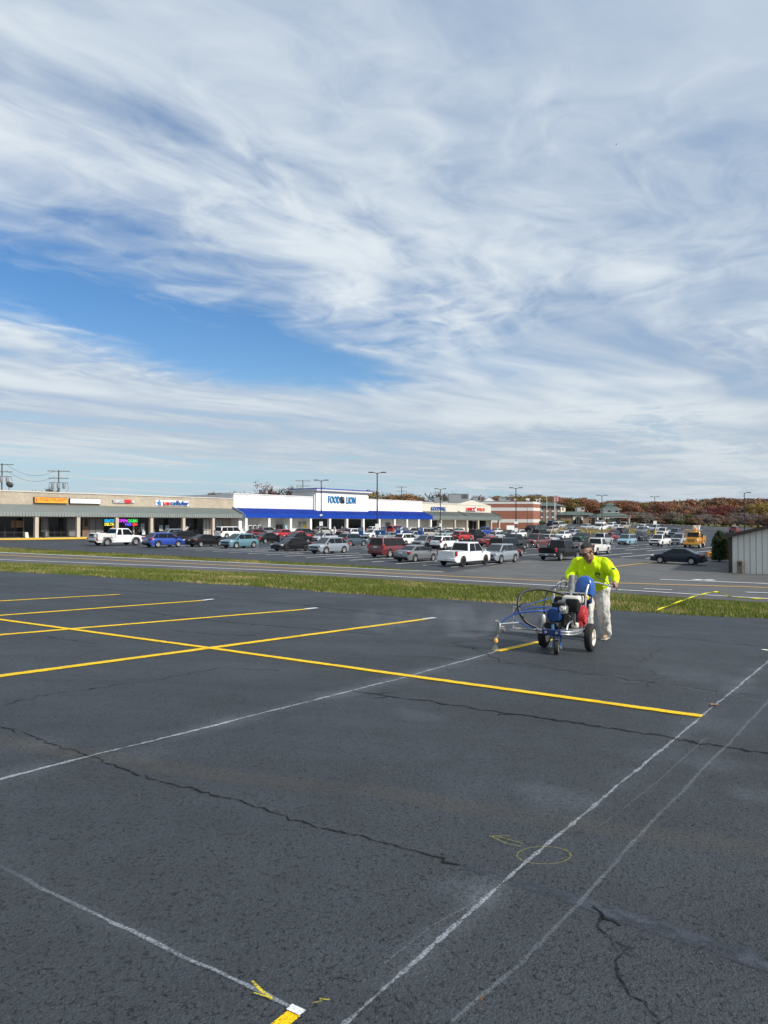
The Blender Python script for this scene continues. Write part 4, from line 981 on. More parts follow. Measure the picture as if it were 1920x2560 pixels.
def body_shell(L, Wd, deck, wheels, ra, zr, bed=None, zmid=.56, clear=.2):
    """lofted lower body; deck: list of (x, z) along the top; wheels: x of the axles; ra, zr: arch radius and axle height"""
    hl = L/2; xs = {-hl, -hl+.06, -hl+.2, hl-.06, hl-.22, hl}
    for x, z in deck: xs.add(x)
    for w in wheels:
        for k in (-1, -.92, -.7, -.4, 0, .4, .7, .92, 1): xs.add(w+ra*k)
        xs.add(w-ra-.02); xs.add(w+ra+.02)
    if bed: xs |= {bed[0], bed[0]+.03, bed[1]-.03, bed[1]}
    xs = sorted(x for x in xs if -hl <= x <= hl)
    dx = [d[0] for d in deck]; dz = [d[1] for d in deck]
    secs = []
    for x in xs:
        e = abs(x)/hl; w = Wd/2*(1-.13*e**7); zt = float(np.interp(x, dx, dz)); zb = clear+.02
        endk = min(1.0, (hl-abs(x))/.2)
        zb += .14*(1-endk); w *= .92+.08*math.sqrt(max(0, min(1, endk))); 
        for wx in wheels:
            d = abs(x-wx)
            if d <= ra+1e-6: zb = max(zb, zr+math.sqrt(max(0, ra*ra-d*d)))
        zm = max(zmid, zb+.03); zs = max(zt-.13, zm+.02); zt2 = max(zt, zs+.02)
        inbed = bed and bed[0]+.02 < x < bed[1]-.02
        if inbed: sec = [(w*.97, zb), (w, zm), (w*.985, zs), (w*.95, zt2), (w*.86, zt2), (w*.86, zmid+.22), (0, zmid+.22)]
        else: sec = [(w*.97, zb), (w, zm), (w*.975, zs), (w*.90, zt2-.015), (w*.70, zt2+.015), (w*.4, zt2+.03), (0, zt2+.035)]
        secs.append((x, sec))
    m = MB(); n = 7; vs = []; fs = []
    for x, sec in secs:
        for y, z in sec: vs.append((x, y, z))
        for y, z in sec: vs.append((x, -y, z))
    for i in range(len(secs)-1):
        a, b = i*14, (i+1)*14
        for k in range(n-1):
            fs.append((a+k, a+k+1, b+k+1, b+k)); fs.append((a+7+k, b+7+k, b+8+k, a+8+k))
    for i in (0, len(secs)-1):
        a = i*14; fs.append(tuple(a+k for k in range(7))+tuple(a+7+k for k in (5, 4, 3, 2, 1, 0)))
    m.add(vs, fs); return m

def cabin_shell(c):
    xa, xb, xc, xd, zb, zr_, wb, wr = c
    bm = bmesh.new()
    V = [bm.verts.new(p) for p in ((xd, -wb, zb), (xa, -wb, zb), (xa, wb, zb), (xd, wb, zb), (xc, -wr, zr_), (xb, -wr, zr_), (xb, wr, zr_), (xc, wr, zr_))]
    for f in ((3, 2, 1, 0), (4, 5, 6, 7), (0, 1, 5, 4), (1, 2, 6, 5), (2, 3, 7, 6), (3, 0, 4, 7)): bm.faces.new([V[i] for i in f])
    ed = [e for e in bm.edges if not all(v.co.z == zb for v in e.verts)]
    bmesh.ops.bevel(bm, geom=ed, offset=.10, segments=3, affect='EDGES', profile=.6)
    bm.verts.index_update(); m = MB(); m.add([v.co[:] for v in bm.verts], [[v.index for v in f.verts] for f in bm.faces]); bm.free(); return m

def slab(p, nrm, th=.012):
    """thin glass plate from a quad, pushed out along its normal"""
    n = Vector(nrm).normalized(); P = [Vector(q) for q in p]
    vs = [q-n*.02 for q in P]+[q+n*th for q in P]; k = len(P)
    return MB().add(vs, [tuple(range(k-1, -1, -1)), tuple(range(k, 2*k))]+[(i, (i+1) % k, k+(i+1) % k, k+i) for i in range(k)])

def cabin_glass(c, doors, rearglass=True):
    """windscreen, rear window and side windows lying on the faces of the cabin"""
    xa, xb, xc, xd, zb, zr_, wb, wr = c; out = []
    H = zr_-zb
    def side(z, x, s):
        k = (z-zb)/H; return (x, s*(wb+(wr-wb)*k), z)
    def fx(z): return xa+(xb-xa)*(z-zb)/H
    def rx(z): return xd+(xc-xd)*(z-zb)/H
    z1, z2 = zb+.05, zr_-.10
    nf = Vector((H, 0, xa-xb)); nb = Vector((-H, 0, xc-xd))
    def w_at(z): return wb+(wr-wb)*(z-zb)/H
    out.append(('windshield', slab([(fx(z1), -w_at(z1)+.09, z1), (fx(z1), w_at(z1)-.09, z1), (fx(z2+.03), w_at(z2)-.09, z2+.03), (fx(z2+.03), -w_at(z2)+.09, z2+.03)], nf)))
    if rearglass: out.append(('rear_window', slab([(rx(z1+.03), w_at(z1)-.11, z1+.03), (rx(z1+.03), -w_at(z1)+.11, z1+.03), (rx(z2), -w_at(z2)+.11, z2), (rx(z2), w_at(z2)-.11, z2)], nb)))
    for s in (-1, 1):
        ns = Vector((0, s*H, wb-wr))
        x_f1, x_f2 = fx(z1)-.14, fx(z2)-.12; x_r1, x_r2 = rx(z1)+.14, rx(z2)+.13
        for a, b in doors:      # fractions from rear to front
            q = [side(z1, x_r1+(x_f1-x_r1)*a+(.03 if a > 0 else 0), s), side(z1, x_r1+(x_f1-x_r1)*b-(.03 if b < 1 else 0), s)]
            if b < 1: m2 = q[1][0]; top_b = min(m2, x_f2)
            else: top_b = x_f2
            if a > 0: top_a = max(q[0][0], x_r2)
            else: top_a = x_r2
            q += [side(z2, max(top_b, top_a+.05), s), side(z2, top_a, s)]
            out.append(('side_window', slab(q, ns)))
    return out

def wheel_meshes(r, w=.22):
    t = MB().lathe([(r*.60, -w/2), (r*.90, -w/2), (r*.98, -w*.36), (r, -w*.2), (r, w*.2), (r*.98, w*.36), (r*.90, w/2), (r*.60, w/2), (r*.58, 0), (r*.60, -w/2)], (0, 0, 0), 'Y', 22).mesh('tyre', 50)
    m = MB().lathe([(r*.61, -w*.40), (r*.62, -w*.50), (r*.55, -w*.47), (r*.53, -w*.2), (.01, -w*.2)], (0, 0, 0), 'Y', 20)
    for k in range(5):
        a = 2*math.pi*k/5; ca, sa = math.cos(a), math.sin(a); p = (-sa, ca)
        q = [(r*.06*s+0, rr) for rr, s in ((r*.1, -1.3), (r*.1, 1.3), (r*.56, .9), (r*.56, -.9))]
        vs = [(ca*rr+p[0]*o, yy, sa*rr+p[1]*o) for yy in (-w*.46, -w*.34) for o, rr in q]
        m.add(vs, [(0, 1, 2, 3), (7, 6, 5, 4), (0, 4, 5, 1), (1, 5, 6, 2), (2, 6, 7, 3), (3, 7, 4, 0)])
    m.lathe([(.01, -w*.5), (r*.13, -w*.49), (r*.15, -w*.3)], (0, 0, 0), 'Y', 10)
    return t, m.mesh('rim', 40)

TYPES = {}
def make_type(name, L, Wd, H, deck, cabin, doors, wheels, r, lights, clear=.2, zmid=.56, bed=None, face=None):
    parts = []          # (name, mesh, material key, parent index)
    def P(n, mb, mat, par=None, sm=40): parts.append((n, mb.mesh(n, sm) if isinstance(mb, MB) else mb, mat, par)); return len(parts)-1
    ra = r+.065
    b = P('body', body_shell(L, Wd, deck, wheels, ra, r, bed, zmid, clear), 'paint')
    P('underbody', MB().box(-L/2+.25, L/2-.25, -Wd*.36, Wd*.36, clear, zmid+.1), 'under', None, None)
    cb = P('cabin', cabin_shell(cabin), 'paint', None, 35)
    for n, g in cabin_glass(cabin, doors): P(n, g, 'wshield' if n == 'windshield' else 'glass', None, None)
    hl = L/2; zl, zt2, hw, tw, th = lights
    for s in (-1, 1):
        P('headlight', MB().bevbox(hl-.34, hl-.035, s*Wd*.40-.15, s*Wd*.40+.15, zl-.07, zl+.07, .035, 2), 'head')
        P('taillight', MB().bevbox(-hl+.015, -hl+.26, s*Wd*.43-tw/2, s*Wd*.43+tw/2, zt2-th/2, zt2+th/2, .03, 2), 'tail')
        P('mirror', MB().bevbox(cabin[0]-.42, cabin[0]-.26, s*(Wd/2+.02), s*(Wd/2+.20), cabin[4]+.02, cabin[4]+.17, .03, 2), 'mirror')
        for dxx in ((.05,) if len(doors) < 2 else (.05, -.9)):
            P('door_handle', MB().box(dxx-.09, dxx+.09, s*Wd*.487-.012, s*Wd*.487+.03, cabin[4]-.2, cabin[4]-.17), 'paint', None, None)
        P('sill', MB().box(wheels[1]+ra+.05, wheels[0]-ra-.05, s*Wd*.47-.035, s*Wd*.47+.03, clear-.01, clear+.12), 'trim', None, None)
    f = face or {}
    gz0, gz1, gw_ = f.get('grille', (.5, .66, .6))
    P('grille', MB().bevbox(hl-.14, hl+.012, -gw_, gw_, gz0, gz1, .03, 1), f.get('gmat', 'trim'))
    P('front_bumper', MB().bevbox(hl-.22, hl+.03, -Wd*.40, Wd*.40, clear+.05, clear+.2, .03, 1), f.get('bmat', 'trim'))
    P('rear_bumper', MB().bevbox(-hl-.05, -hl+.2, -Wd*.43, Wd*.43, clear+.12, clear+.12+f.get('rb', .16), .03, 1), f.get('rbmat', 'trim'))
    P('number_plate', MB().box(-hl-.065, -hl-.02, -.17, .17, f.get('plz', .74), f.get('plz', .74)+.13), 'plate', None, None)
    ty, rm = wheel_meshes(r)
    for wx in wheels:
        for s in (1, -1): parts.append(('wheel', (ty, rm, wx, s*(Wd/2-.115), r), 'tyre', None))
    TYPES[name] = dict(parts=parts, L=L, W=Wd)
    return TYPES[name]

make_type('sedan', 4.75, 1.83, 1.45, [(-2.4, .86), (-2.3, .97), (-1.55, 1.02), (.9, .98), (1.1, .96), (1.9, .84), (2.25, .74), (2.4, .66)],
          (1.30, .36, -.70, -1.86, .93, 1.45, .79, .58), [(0.02, .44), (.44, 1)], (1.42, -1.36), .33, (.70, .86, .3, .44, .16))
make_type('suv', 4.62, 1.87, 1.68, [(-2.35, .90), (-2.26, 1.05), (-1.6, 1.08), (.9, 1.06), (1.2, 1.04), (1.95, .95), (2.2, .84), (2.33, .70)],
          (1.46, .52, -1.42, -2.14, 1.03, 1.67, .83, .61), [(0, .24), (.24, .6), (.6, 1)], (1.36, -1.33), .36, (.82, 1.02, .3, .3, .26), clear=.24, zmid=.6, face=dict(grille=(.58, .78, .6), rb=.2, plz=.86))
make_type('hatch', 4.2, 1.79, 1.54, [(-2.1, .86), (-2.0, 1.0), (-1.5, 1.02), (.8, 1.0), (1.1, .97), (1.75, .88), (2.0, .76), (2.1, .66)],
          (1.34, .42, -1.10, -1.90, .97, 1.53, .79, .58), [(0, .2), (.2, .56), (.56, 1)], (1.27, -1.25), .33, (.74, .95, .3, .3, .22), clear=.22)
make_type('fullsuv', 5.2, 2.02, 1.92, [(-2.62, 1.0), (-2.55, 1.14), (-1.6, 1.16), (1.2, 1.15), (1.5, 1.14), (2.3, 1.06), (2.5, .98), (2.62, .8)],
          (1.50, .95, -2.32, -2.52, 1.13, 1.92, .90, .72), [(0, .3), (.3, .62), (.62, 1)], (1.62, -1.50), .40, (.92, 1.1, .3, .2, .42), clear=.28, zmid=.66, face=dict(grille=(.68, .96, .66), rb=.26, plz=.95, rbmat='paint'))
make_type('minivan', 5.1, 1.97, 1.74, [(-2.56, .92), (-2.48, 1.04), (-1.6, 1.06), (1.2, 1.02), (1.6, .98), (2.2, .88), (2.45, .76), (2.57, .62)],
          (1.75, .75, -2.1, -2.44, 1.0, 1.74, .88, .68), [(0, .3), (.3, .63), (.63, 1)], (1.55, -1.45), .34, (.76, 1.04, .3, .28, .3), clear=.2)
TRUCK = dict(grille=(.72, 1.0, .66), gmat='trim', bmat='chrome', rb=.24, rbmat='chrome', plz=.5)
make_type('pickup', 5.85, 2.03, 1.92, [(-2.95, 1.20), (-2.9, 1.22), (-.95, 1.22), (-.9, 1.18), (1.2, 1.17), (1.6, 1.16), (2.6, 1.10), (2.85, 1.02), (2.95, .82)],
          (1.68, 1.0, -.62, -.86, 1.15, 1.93, .90, .73), [(0, .44), (.44, 1)], (1.85, -1.85), .40, (.98, 1.05, .3, .14, .40), clear=.32, zmid=.72, bed=(-2.87, -.98), face=TRUCK)
make_type('cabpickup', 5.6, 2.0, 1.87, [(-2.82, 1.16), (-2.76, 1.18), (-.25, 1.18), (-.2, 1.14), (1.3, 1.13), (1.7, 1.12), (2.5, 1.05), (2.7, .98), (2.82, .8)],
          (1.62, .98, .12, -.1, 1.11, 1.87, .88, .72), [(0, 1)], (1.75, -1.75), .39, (.95, 1.02, .3, .14, .38), clear=.32, zmid=.70, bed=(-2.74, -.3), face=TRUCK)

def build_vehicle(root, typ, col, rim='rim', trim=None, lite=False, bumper=None):
    T = TYPES[typ]; mats = {'paint': paint(col), 'under': M_UNDER, 'glass': M_CGLASS, 'wshield': M_WSHLD, 'head': M_HEAD, 'tail': M_TAIL, 'trim': M_TRIM, 'chrome': bumper or M_CHROME, 'plate': M_PLATE, 'mirror': paint(col)}
    for n, me, mk, par in T['parts']:
        if n == 'wheel':
            ty, rm, wx, wy, r = me
            w = put('wheel', ty, M_TYRE, root); w.location = (wx, wy, r)
            if wy > 0: w.rotation_euler = (0, random.uniform(0, 6.28), math.pi)
            else: w.rotation_euler = (0, random.uniform(0, 6.28), 0)
            put('rim', rm, M_RIM if rim == 'rim' else M_RIMD, w)
            continue
        if lite and n in ('door_handle', 'sill', 'number_plate', 'grille', 'front_bumper', 'underbody'): continue
        put(n, me, mats[mk], root)

UD = (UL.x, UL.y)
CARS = [  # photo x, photo y of the wheels, type, colour, facing (+ away to the right, - towards the left), what singles it out
 (410, 1369, 'suv', 'blue', 1, 'bright blue compact SUV beside the white utility truck'),
 (428, 1351, 'suv', 'steel', -1, 'pale grey-blue SUV behind the bright blue SUV'),
 (463, 1361, 'suv', 'black', 1, 'black SUV between the bright blue SUV and a black sedan'),
 (514, 1367.5, 'sedan', 'black', 1, 'black sedan left of the teal SUV, seen from behind'),
 (600, 1371, 'suv', 'teal', -1, 'teal SUV facing left beneath the end of the blue awning'),
 (588, 1346.5, 'fullsuv', 'white', 1, 'boxy white SUV parked behind the teal SUV'),
 (672, 1359, 'sedan', 'black', 1, 'black sedan with silver rims just behind the teal SUV'),
 (631, 1346, 'hatch', 'maroon', 1, 'dark maroon hatchback beside the boxy white SUV'),
 (668, 1341, 'suv', 'grey', 1, 'dark grey SUV behind the maroon hatchback'),
 (704, 1347, 'hatch', 'red', -1, 'red hatchback in the row behind the black sedans'),
 (744, 1352.5, 'sedan', 'red', -1, 'red sedan half hidden by a black car'),
 (741, 1359.5, 'sedan', 'black', -1, 'black car in front of the red sedan'),
 (729, 1378.5, 'sedan', 'black', -1, 'all-black sedan with black rims facing left, nearest on that side'),
 (763, 1346, 'suv', 'charcoal', 1, 'dark grey SUV in front of the yellow poster'),
 (808, 1339, 'suv', 'champagne', 1, 'beige SUV parked near the supermarket entrance'),
 (811, 1357, 'sedan', 'silver', -1, 'silver sedan facing left behind the silver SUV'),
 (823, 1384.5, 'suv', 'steel', -1, 'silver-blue SUV with dark grille, nearest to the grass strip in its row'),
 (879, 1366.5, 'suv', 'slate', 1, 'slate blue SUV right behind the silver-blue SUV'),
 (862, 1339, 'hatch', 'burgundy', -1, 'dark burgundy car below the FOOD LION sign'),
 (886, 1345, 'suv', 'white', 1, 'white SUV behind the slate blue SUV'),
 (888, 1327, 'minivan', 'tan', -1, 'tan van close to the supermarket front'),
 (935, 1347.5, 'suv', 'white', -1, 'white SUV facing left beside the tall lamp post'),
 (937, 1335, 'suv', 'white', 1, 'white SUV nearest the supermarket, behind its white twin'),
 (977, 1393.5, 'fullsuv', 'maroon', 1, 'large maroon SUV beside the lamp post with the yellow base'),
 (990, 1335, 'fullsuv', 'red', 1, 'red SUV in front of the blue awning'),
 (1007, 1340, 'suv', 'white', 1, 'white SUV beside the blue cart sign'),
 (1044, 1341, 'suv', 'navy', 1, 'navy SUV between white vehicles under the blue awning end'),
 (972, 1353, 'sedan', 'steel', -1, 'grey-blue sedan behind the large maroon SUV'),
 (1016, 1365, 'suv', 'white', 1, 'white SUV just behind the grey sedan and maroon SUV'),
 (1034, 1354, 'suv', 'silver', -1, 'pale silver SUV behind a white SUV in the middle of the lot'),
 (1066, 1372, 'suv', 'grey', -1, 'grey SUV facing left behind the grey sedan'),
 (1113, 1374, 'suv', 'white', 1, 'white SUV with sloping rear above the white pickup'),
 (1040, 1404.5, 'sedan', 'grey', 1, 'grey sedan in the front row beside the white pickup'),
 (1165, 1413.5, 'pickup', 'white', 1, 'large white pickup truck in the front row'),
 (1068, 1346, 'fullsuv', 'champagne', 1, 'beige SUV in the middle of the crowded lot'),
 (1062, 1328, 'minivan', 'white', 1, 'white van near the blue awning end'),
 (1095, 1332, 'suv', 'silver', 1, 'pale silver SUV below the GOODWILL sign'),
 (1082, 1337, 'suv', 'grey', 1, 'grey SUV beside the navy SUV'),
 (1120, 1339, 'sedan', 'charcoal', -1, 'dark grey sedan facing left below the thrift shop'),
 (1112, 1345, 'sedan', 'palegreen', -1, 'pale green sedan behind the red SUV'),
 (1155, 1353, 'suv', 'red', 1, 'red SUV behind the white pickup\'s cab'),
 (1185, 1351, 'pickup', 'black', 1, 'black pickup truck beside the red SUV, mid lot'),
 (1213, 1338, 'pickup', 'blue', -1, 'bright blue pickup truck below the discount shop'),
 (1146, 1336, 'sedan', 'palegreen', -1, 'pale green sedan left of the black mid-lot pickup'),
 (1150, 1325, 'fullsuv', 'steel', 1, 'grey SUV close to the thrift shop columns'),
 (1228, 1366, 'sedan', 'red', 1, 'red sedan behind the black SUV near the grey front SUV'),
 (1241, 1350, 'hatch', 'silver', 1, 'silver hatchback behind the red sedan'),
 (1266, 1391, 'fullsuv', 'black', 1, 'black SUV right behind the grey front-row SUV'),
 (1245, 1407.5, 'suv', 'steel', -1, 'grey SUV facing left in the front row beside the white pickup'),
 (1242, 1336, 'hatch', 'offwhite', -1, 'small off-white car right of the blue pickup'),
 (1269, 1341, 'sedan', 'charcoal', -1, 'dark sedan with long hood facing left'),
 (1297, 1345, 'suv', 'white', -1, 'white SUV at the foot of the lamp post, mid lot'),
 (1291, 1372, 'pickup', 'charcoal', -1, 'charcoal pickup left of the burgundy pickup'),
 (1338, 1370, 'pickup', 'burgundy', -1, 'burgundy and tan pickup facing left'),
 (1352, 1347, 'fullsuv', 'black', 1, 'long black SUV behind the burgundy pickup'),
 (1374, 1359, 'hatch', 'silver', 1, 'silver hatchback behind the black lifted pickup'),
 (1400, 1400.5, 'pickup', 'black', 1, 'shiny black pickup with chrome bumper left of the worker'),
 (1380, 1334, 'suv', 'tan', -1, 'tan SUV in front of the brick building'),
 (1408, 1348.5, 'suv', 'white', -1, 'white SUV facing left beside the dark green SUV'),
 (1434, 1344, 'suv', 'silver', -1, 'silver SUV between the white and dark green SUVs'),
 (1452, 1354.5, 'suv', 'green', -1, 'dark green SUV facing left above the worker'),
 (1503, 1363, 'pickup', 'silver', 1, 'silver pickup behind the white pickup above the worker'),
 (1487, 1386, 'cabpickup', 'offwhite', 1, 'white pickup directly behind the worker\'s head'),
 (1528, 1352, 'suv', 'darkred', 1, 'dark red SUV behind the silver pickup'),
 (1537, 1346, 'suv', 'navy', 1, 'navy SUV behind the light blue minivan'),
 (1555, 1338, 'suv', 'charcoal', 1, 'charcoal SUV right of the navy one, near the hotel'),
 (1567, 1362.5, 'minivan', 'skyblue', -1, 'light blue minivan facing left'),
 (1602, 1352, 'suv', 'charcoal', -1, 'dark SUV behind the light blue minivan'),
 (1605, 1335, 'suv', 'grey', -1, 'grey SUV at the back of the lot'),
 (1607, 1326.5, 'sedan', 'white', -1, 'white sedan at the far side of the lot'),
 (1637, 1329, 'suv', 'silver', -1, 'silver SUV beside the far lamp post'),
 (1659, 1340, 'cabpickup', 'offwhite', -1, 'off-white pickup behind the white work pickup'),
 (1650, 1365.5, 'cabpickup', 'white', -1, 'white work pickup with black grille facing left'),
 (1690, 1343, 'pickup', 'slate', -1, 'slate pickup behind the yellow bucket truck'),
 (1700, 1363, 'pickup', 'silver', -1, 'silver pickup beside the yellow bucket truck'),
 (1837, 1333, 'suv', 'darkred', 1, 'red car showing above the shed roof'),
 (1501, 1314, 'sedan', 'white', -1, 'white car nearest the hotel canopy'),
 (1503, 1328, 'cabpickup', 'white', -1, 'white pickup in front of the hotel'),
 (1529, 1322.5, 'suv', 'white', -1, 'white SUV in front of the hotel canopy'),
 (1542, 1327, 'sedan', 'offwhite', 1, 'off-white sedan beside the hotel grass bank'),
 (1558, 1324, 'cabpickup', 'tan', 1, 'tan pickup below the canopy post'),
 (1537, 1314, 'pickup', 'black', -1, 'dark pickup under the hotel canopy'),
 (1467, 1325, 'sedan', 'silver', -1, 'pale sedan in front of the hotel lobby'),
 (1383, 1317, 'suv', 'navy', 1, 'navy SUV by the hotel hedge'),
 (1264, 1322, 'suv', 'black', -1, 'black SUV in front of the brick bands'),
 (1399, 1323, 'fullsuv', 'silver', 1, 'silver SUV right of the flagpoles'),
 (1328, 1327, 'hatch', 'black', 1, 'black hatchback below the corner of the brick building'),
 (1430, 1334, 'sedan', 'grey', 1, 'grey sedan behind the silver SUV, near the hotel'),
]
def ub(v): return v.x*UL.x+v.y*UL.y, v.x*BL.x+v.y*BL.y
placed = []
def place_all():
    items = []
    items.append([hit(290, 1363.5), 6.2, 2.2, None]); items.append([hit(1736, 1369), 7.6, 2.6, None])
    for c in CARS: items.append([hit(c[0], c[1]-.8), TYPES[c[2]]['L'], TYPES[c[2]]['W'], c])
    pos = [list(ub(i[0])) for i in items]
    for it in range(60):                    # nudge apart any two that would touch
        for i in range(len(items)):
            for j in range(i):
                lu = (items[i][1]+items[j][1])/2+.5-abs(pos[i][0]-pos[j][0]); lb = (items[i][2]+items[j][2])/2+.55-abs(pos[i][1]-pos[j][1])
                if lu > 0 and lb > 0:
                    if lb*1.2 < lu: s = .5*lb*(1 if pos[i][1] >= pos[j][1] else -1); pos[i][1] += s; pos[j][1] -= s
                    else: s = .5*lu*(1 if pos[i][0] >= pos[j][0] else -1); pos[i][0] += s; pos[j][0] -= s
    return items, [(UL.x*u+BL.x*b_, UL.y*u+BL.y*b_) for u, b_ in pos]
random.seed(21)
items, spots = place_all()
for (p0, L_, W_, c), (X, Y) in zip(items[2:], spots[2:]):
    px, py, typ, col, dr, label = c
    nm = {'sedan': 'sedan', 'suv': 'suv', 'hatch': 'hatchback', 'fullsuv': 'suv', 'minivan': 'minivan', 'pickup': 'pickup_truck', 'cabpickup': 'pickup_truck'}[typ]
    root = thing('parked_'+nm, label, 'pickup' if 'pickup' in typ else 'van' if typ == 'minivan' else 'car', group='vehicles parked in the lot')
    a = ANG+(0 if dr > 0 else math.pi)+random.uniform(-.03, .03)
    on_ground(root, X, Y, (math.cos(a), math.sin(a)), .03)
    bump = M_TRIM if label.startswith('white work') else (paint('white') if typ == 'pickup' and col == 'white' else None)
    build_vehicle(root, typ, col, 'black' if 'black rims' in label or (typ == 'pickup' and col == 'white') else 'rim', lite=py < 1338, bumper=bump)
# dark blue-grey sedan leaving by the driveway
p = hit(1695, 1410)
root = thing('driving_sedan', 'dark blue-grey sedan crossing the driveway by the shed', 'car')
on_ground(root, p.x, p.y, (-.80, .60), .03); build_vehicle(root, 'sedan', 'midnight')

# ---- white utility truck with service body
p = spots[0]; ut = thing('utility_truck', 'white service truck with lockers along its bed, left of the bright blue SUV', 'truck')
on_ground(ut, p[0], p[1], UD, .03)
def utility(ut):
    pt = paint('white'); L, Wd = 6.2, 2.1; r = .42; wheels = (2.0, -1.75)
    sh_ = body_shell(L, Wd, [(-3.1, .85), (-.7, .86), (-.65, 1.22), (1.4, 1.22), (1.9, 1.2), (2.8, 1.12), (3.0, 1.05), (3.1, .9)], wheels, r+.08, r, None, .74, .36)
    sh_.build('body', pt, ut, 40)
    MB().box(-2.9, 2.8, -.75, .75, .36, .85).build('underbody', M_UNDER, ut)
    cab = (1.85, 1.15, -.35, -.62, 1.2, 2.0, .95, .78)
    cabin_shell(cab).build('cabin', pt, ut, 35)
    for n, g in cabin_glass(cab, [(.0, .32), (.36, 1)]): g.build(n, M_WSHLD if n == 'windshield' else M_CGLASS, ut)
    for s in (-1, 1):
        y0, y1 = (.62, 1.08) if s > 0 else (-1.08, -.62)
        m = MB(); m.box(-.8, -1.1, y0, y1, .62, 1.42); m.box(-2.35, -1.1, y0, y1, 1.02, 1.42); m.box(-2.95, -2.35, y0, y1, .62, 1.42)
        lk = m.build('locker', paint('white'), ut)
        for x0, x1, z0, z1 in ((-1.08, -.83, .66, 1.38), (-2.32, -1.14, 1.06, 1.38), (-2.92, -2.38, .66, 1.38)):
            yy = s*1.08; MB().box(x0, x1, yy-.004, yy+.012 if s > 0 else yy-.012, z0, z1).build('locker_door', paint('offwhite'), lk)
        MB().bevbox(2.82, 3.08, s*.84-.15, s*.84+.15, .9, 1.08, .03, 1).build('headlight', M_HEAD, ut)
        MB().box(-3.1, -2.96, s*.98-.07, s*.98+.07, .7, .9).build('taillight', M_TAIL, ut)
        MB().bevbox(1.35, 1.52, s*1.08 if s > 0 else -1.3, 1.3 if s > 0 else -1.08, 1.3, 1.6, .03, 1).build('mirror', M_TRIM, ut)
        for wx in wheels:
            w = MB()
            for k in range(12):
                a0, a1 = math.pi*k/12, math.pi*(k+1)/12
                pts = [(wx+q*math.cos(a), r+q*math.sin(a)) for a, q in ((a0, .5), (a1, .5), (a1, .62), (a0, .62))]
                w.add([(x, s*1.0, z) for x, z in pts]+[(x, s*1.1, z) for x, z in pts], [(0, 1, 2, 3), (7, 6, 5, 4), (0, 4, 5, 1), (1, 5, 6, 2), (2, 6, 7, 3), (3, 7, 4, 0)])
            w.build('fender_flare', pm('grey_flare', (.16, .16, .16), .6), ut)
            ty, rm = wheel_meshes(r, .25)
            q = put('wheel', ty, M_TYRE, ut); q.location = (wx, s*.93, r); q.rotation_euler = (0, random.random()*6, math.pi if s > 0 else 0); put('rim', rm, M_STEEL, q)
    MB().box(-3.05, -.8, -.6, .6, .84, .9).build('bed_floor', M_STEEL, ut)
    tg = MB().bevbox(-3.12, -3.02, -.62, .62, .9, 1.4, .02, 1).build('tailgate', pm('grey_tailgate', (.38, .38, .37), .5), ut)
    MB().box(-3.145, -3.115, -.35, .35, 1.12, 1.36).build('opening', M_TRIM, tg)
    MB().bevbox(-3.3, -3.0, -1.0, 1.0, .55, .72, .03, 1).build('rear_bumper', M_STEEL, ut)
    MB().bevbox(2.9, 3.2, -.98, .98, .55, .78, .04, 1).build('front_bumper', M_TRIM, ut)
    MB().bevbox(3.0, 3.13, -.6, .6, .8, 1.05, .03, 1).build('grille', M_TRIM, ut)
    MB().cyl((-.7, -.4, 2.02), (-.7, -.4, 2.2), .09, n=10).build('beacon', pm('amber', (.7, .3, .03), .3), ut, 40)
    MB().ell((-2.4, -.1, 1.32), (.32, .3, .2), 10, 6).build('sack', M_WHITE, ut, 60)
utility(ut)

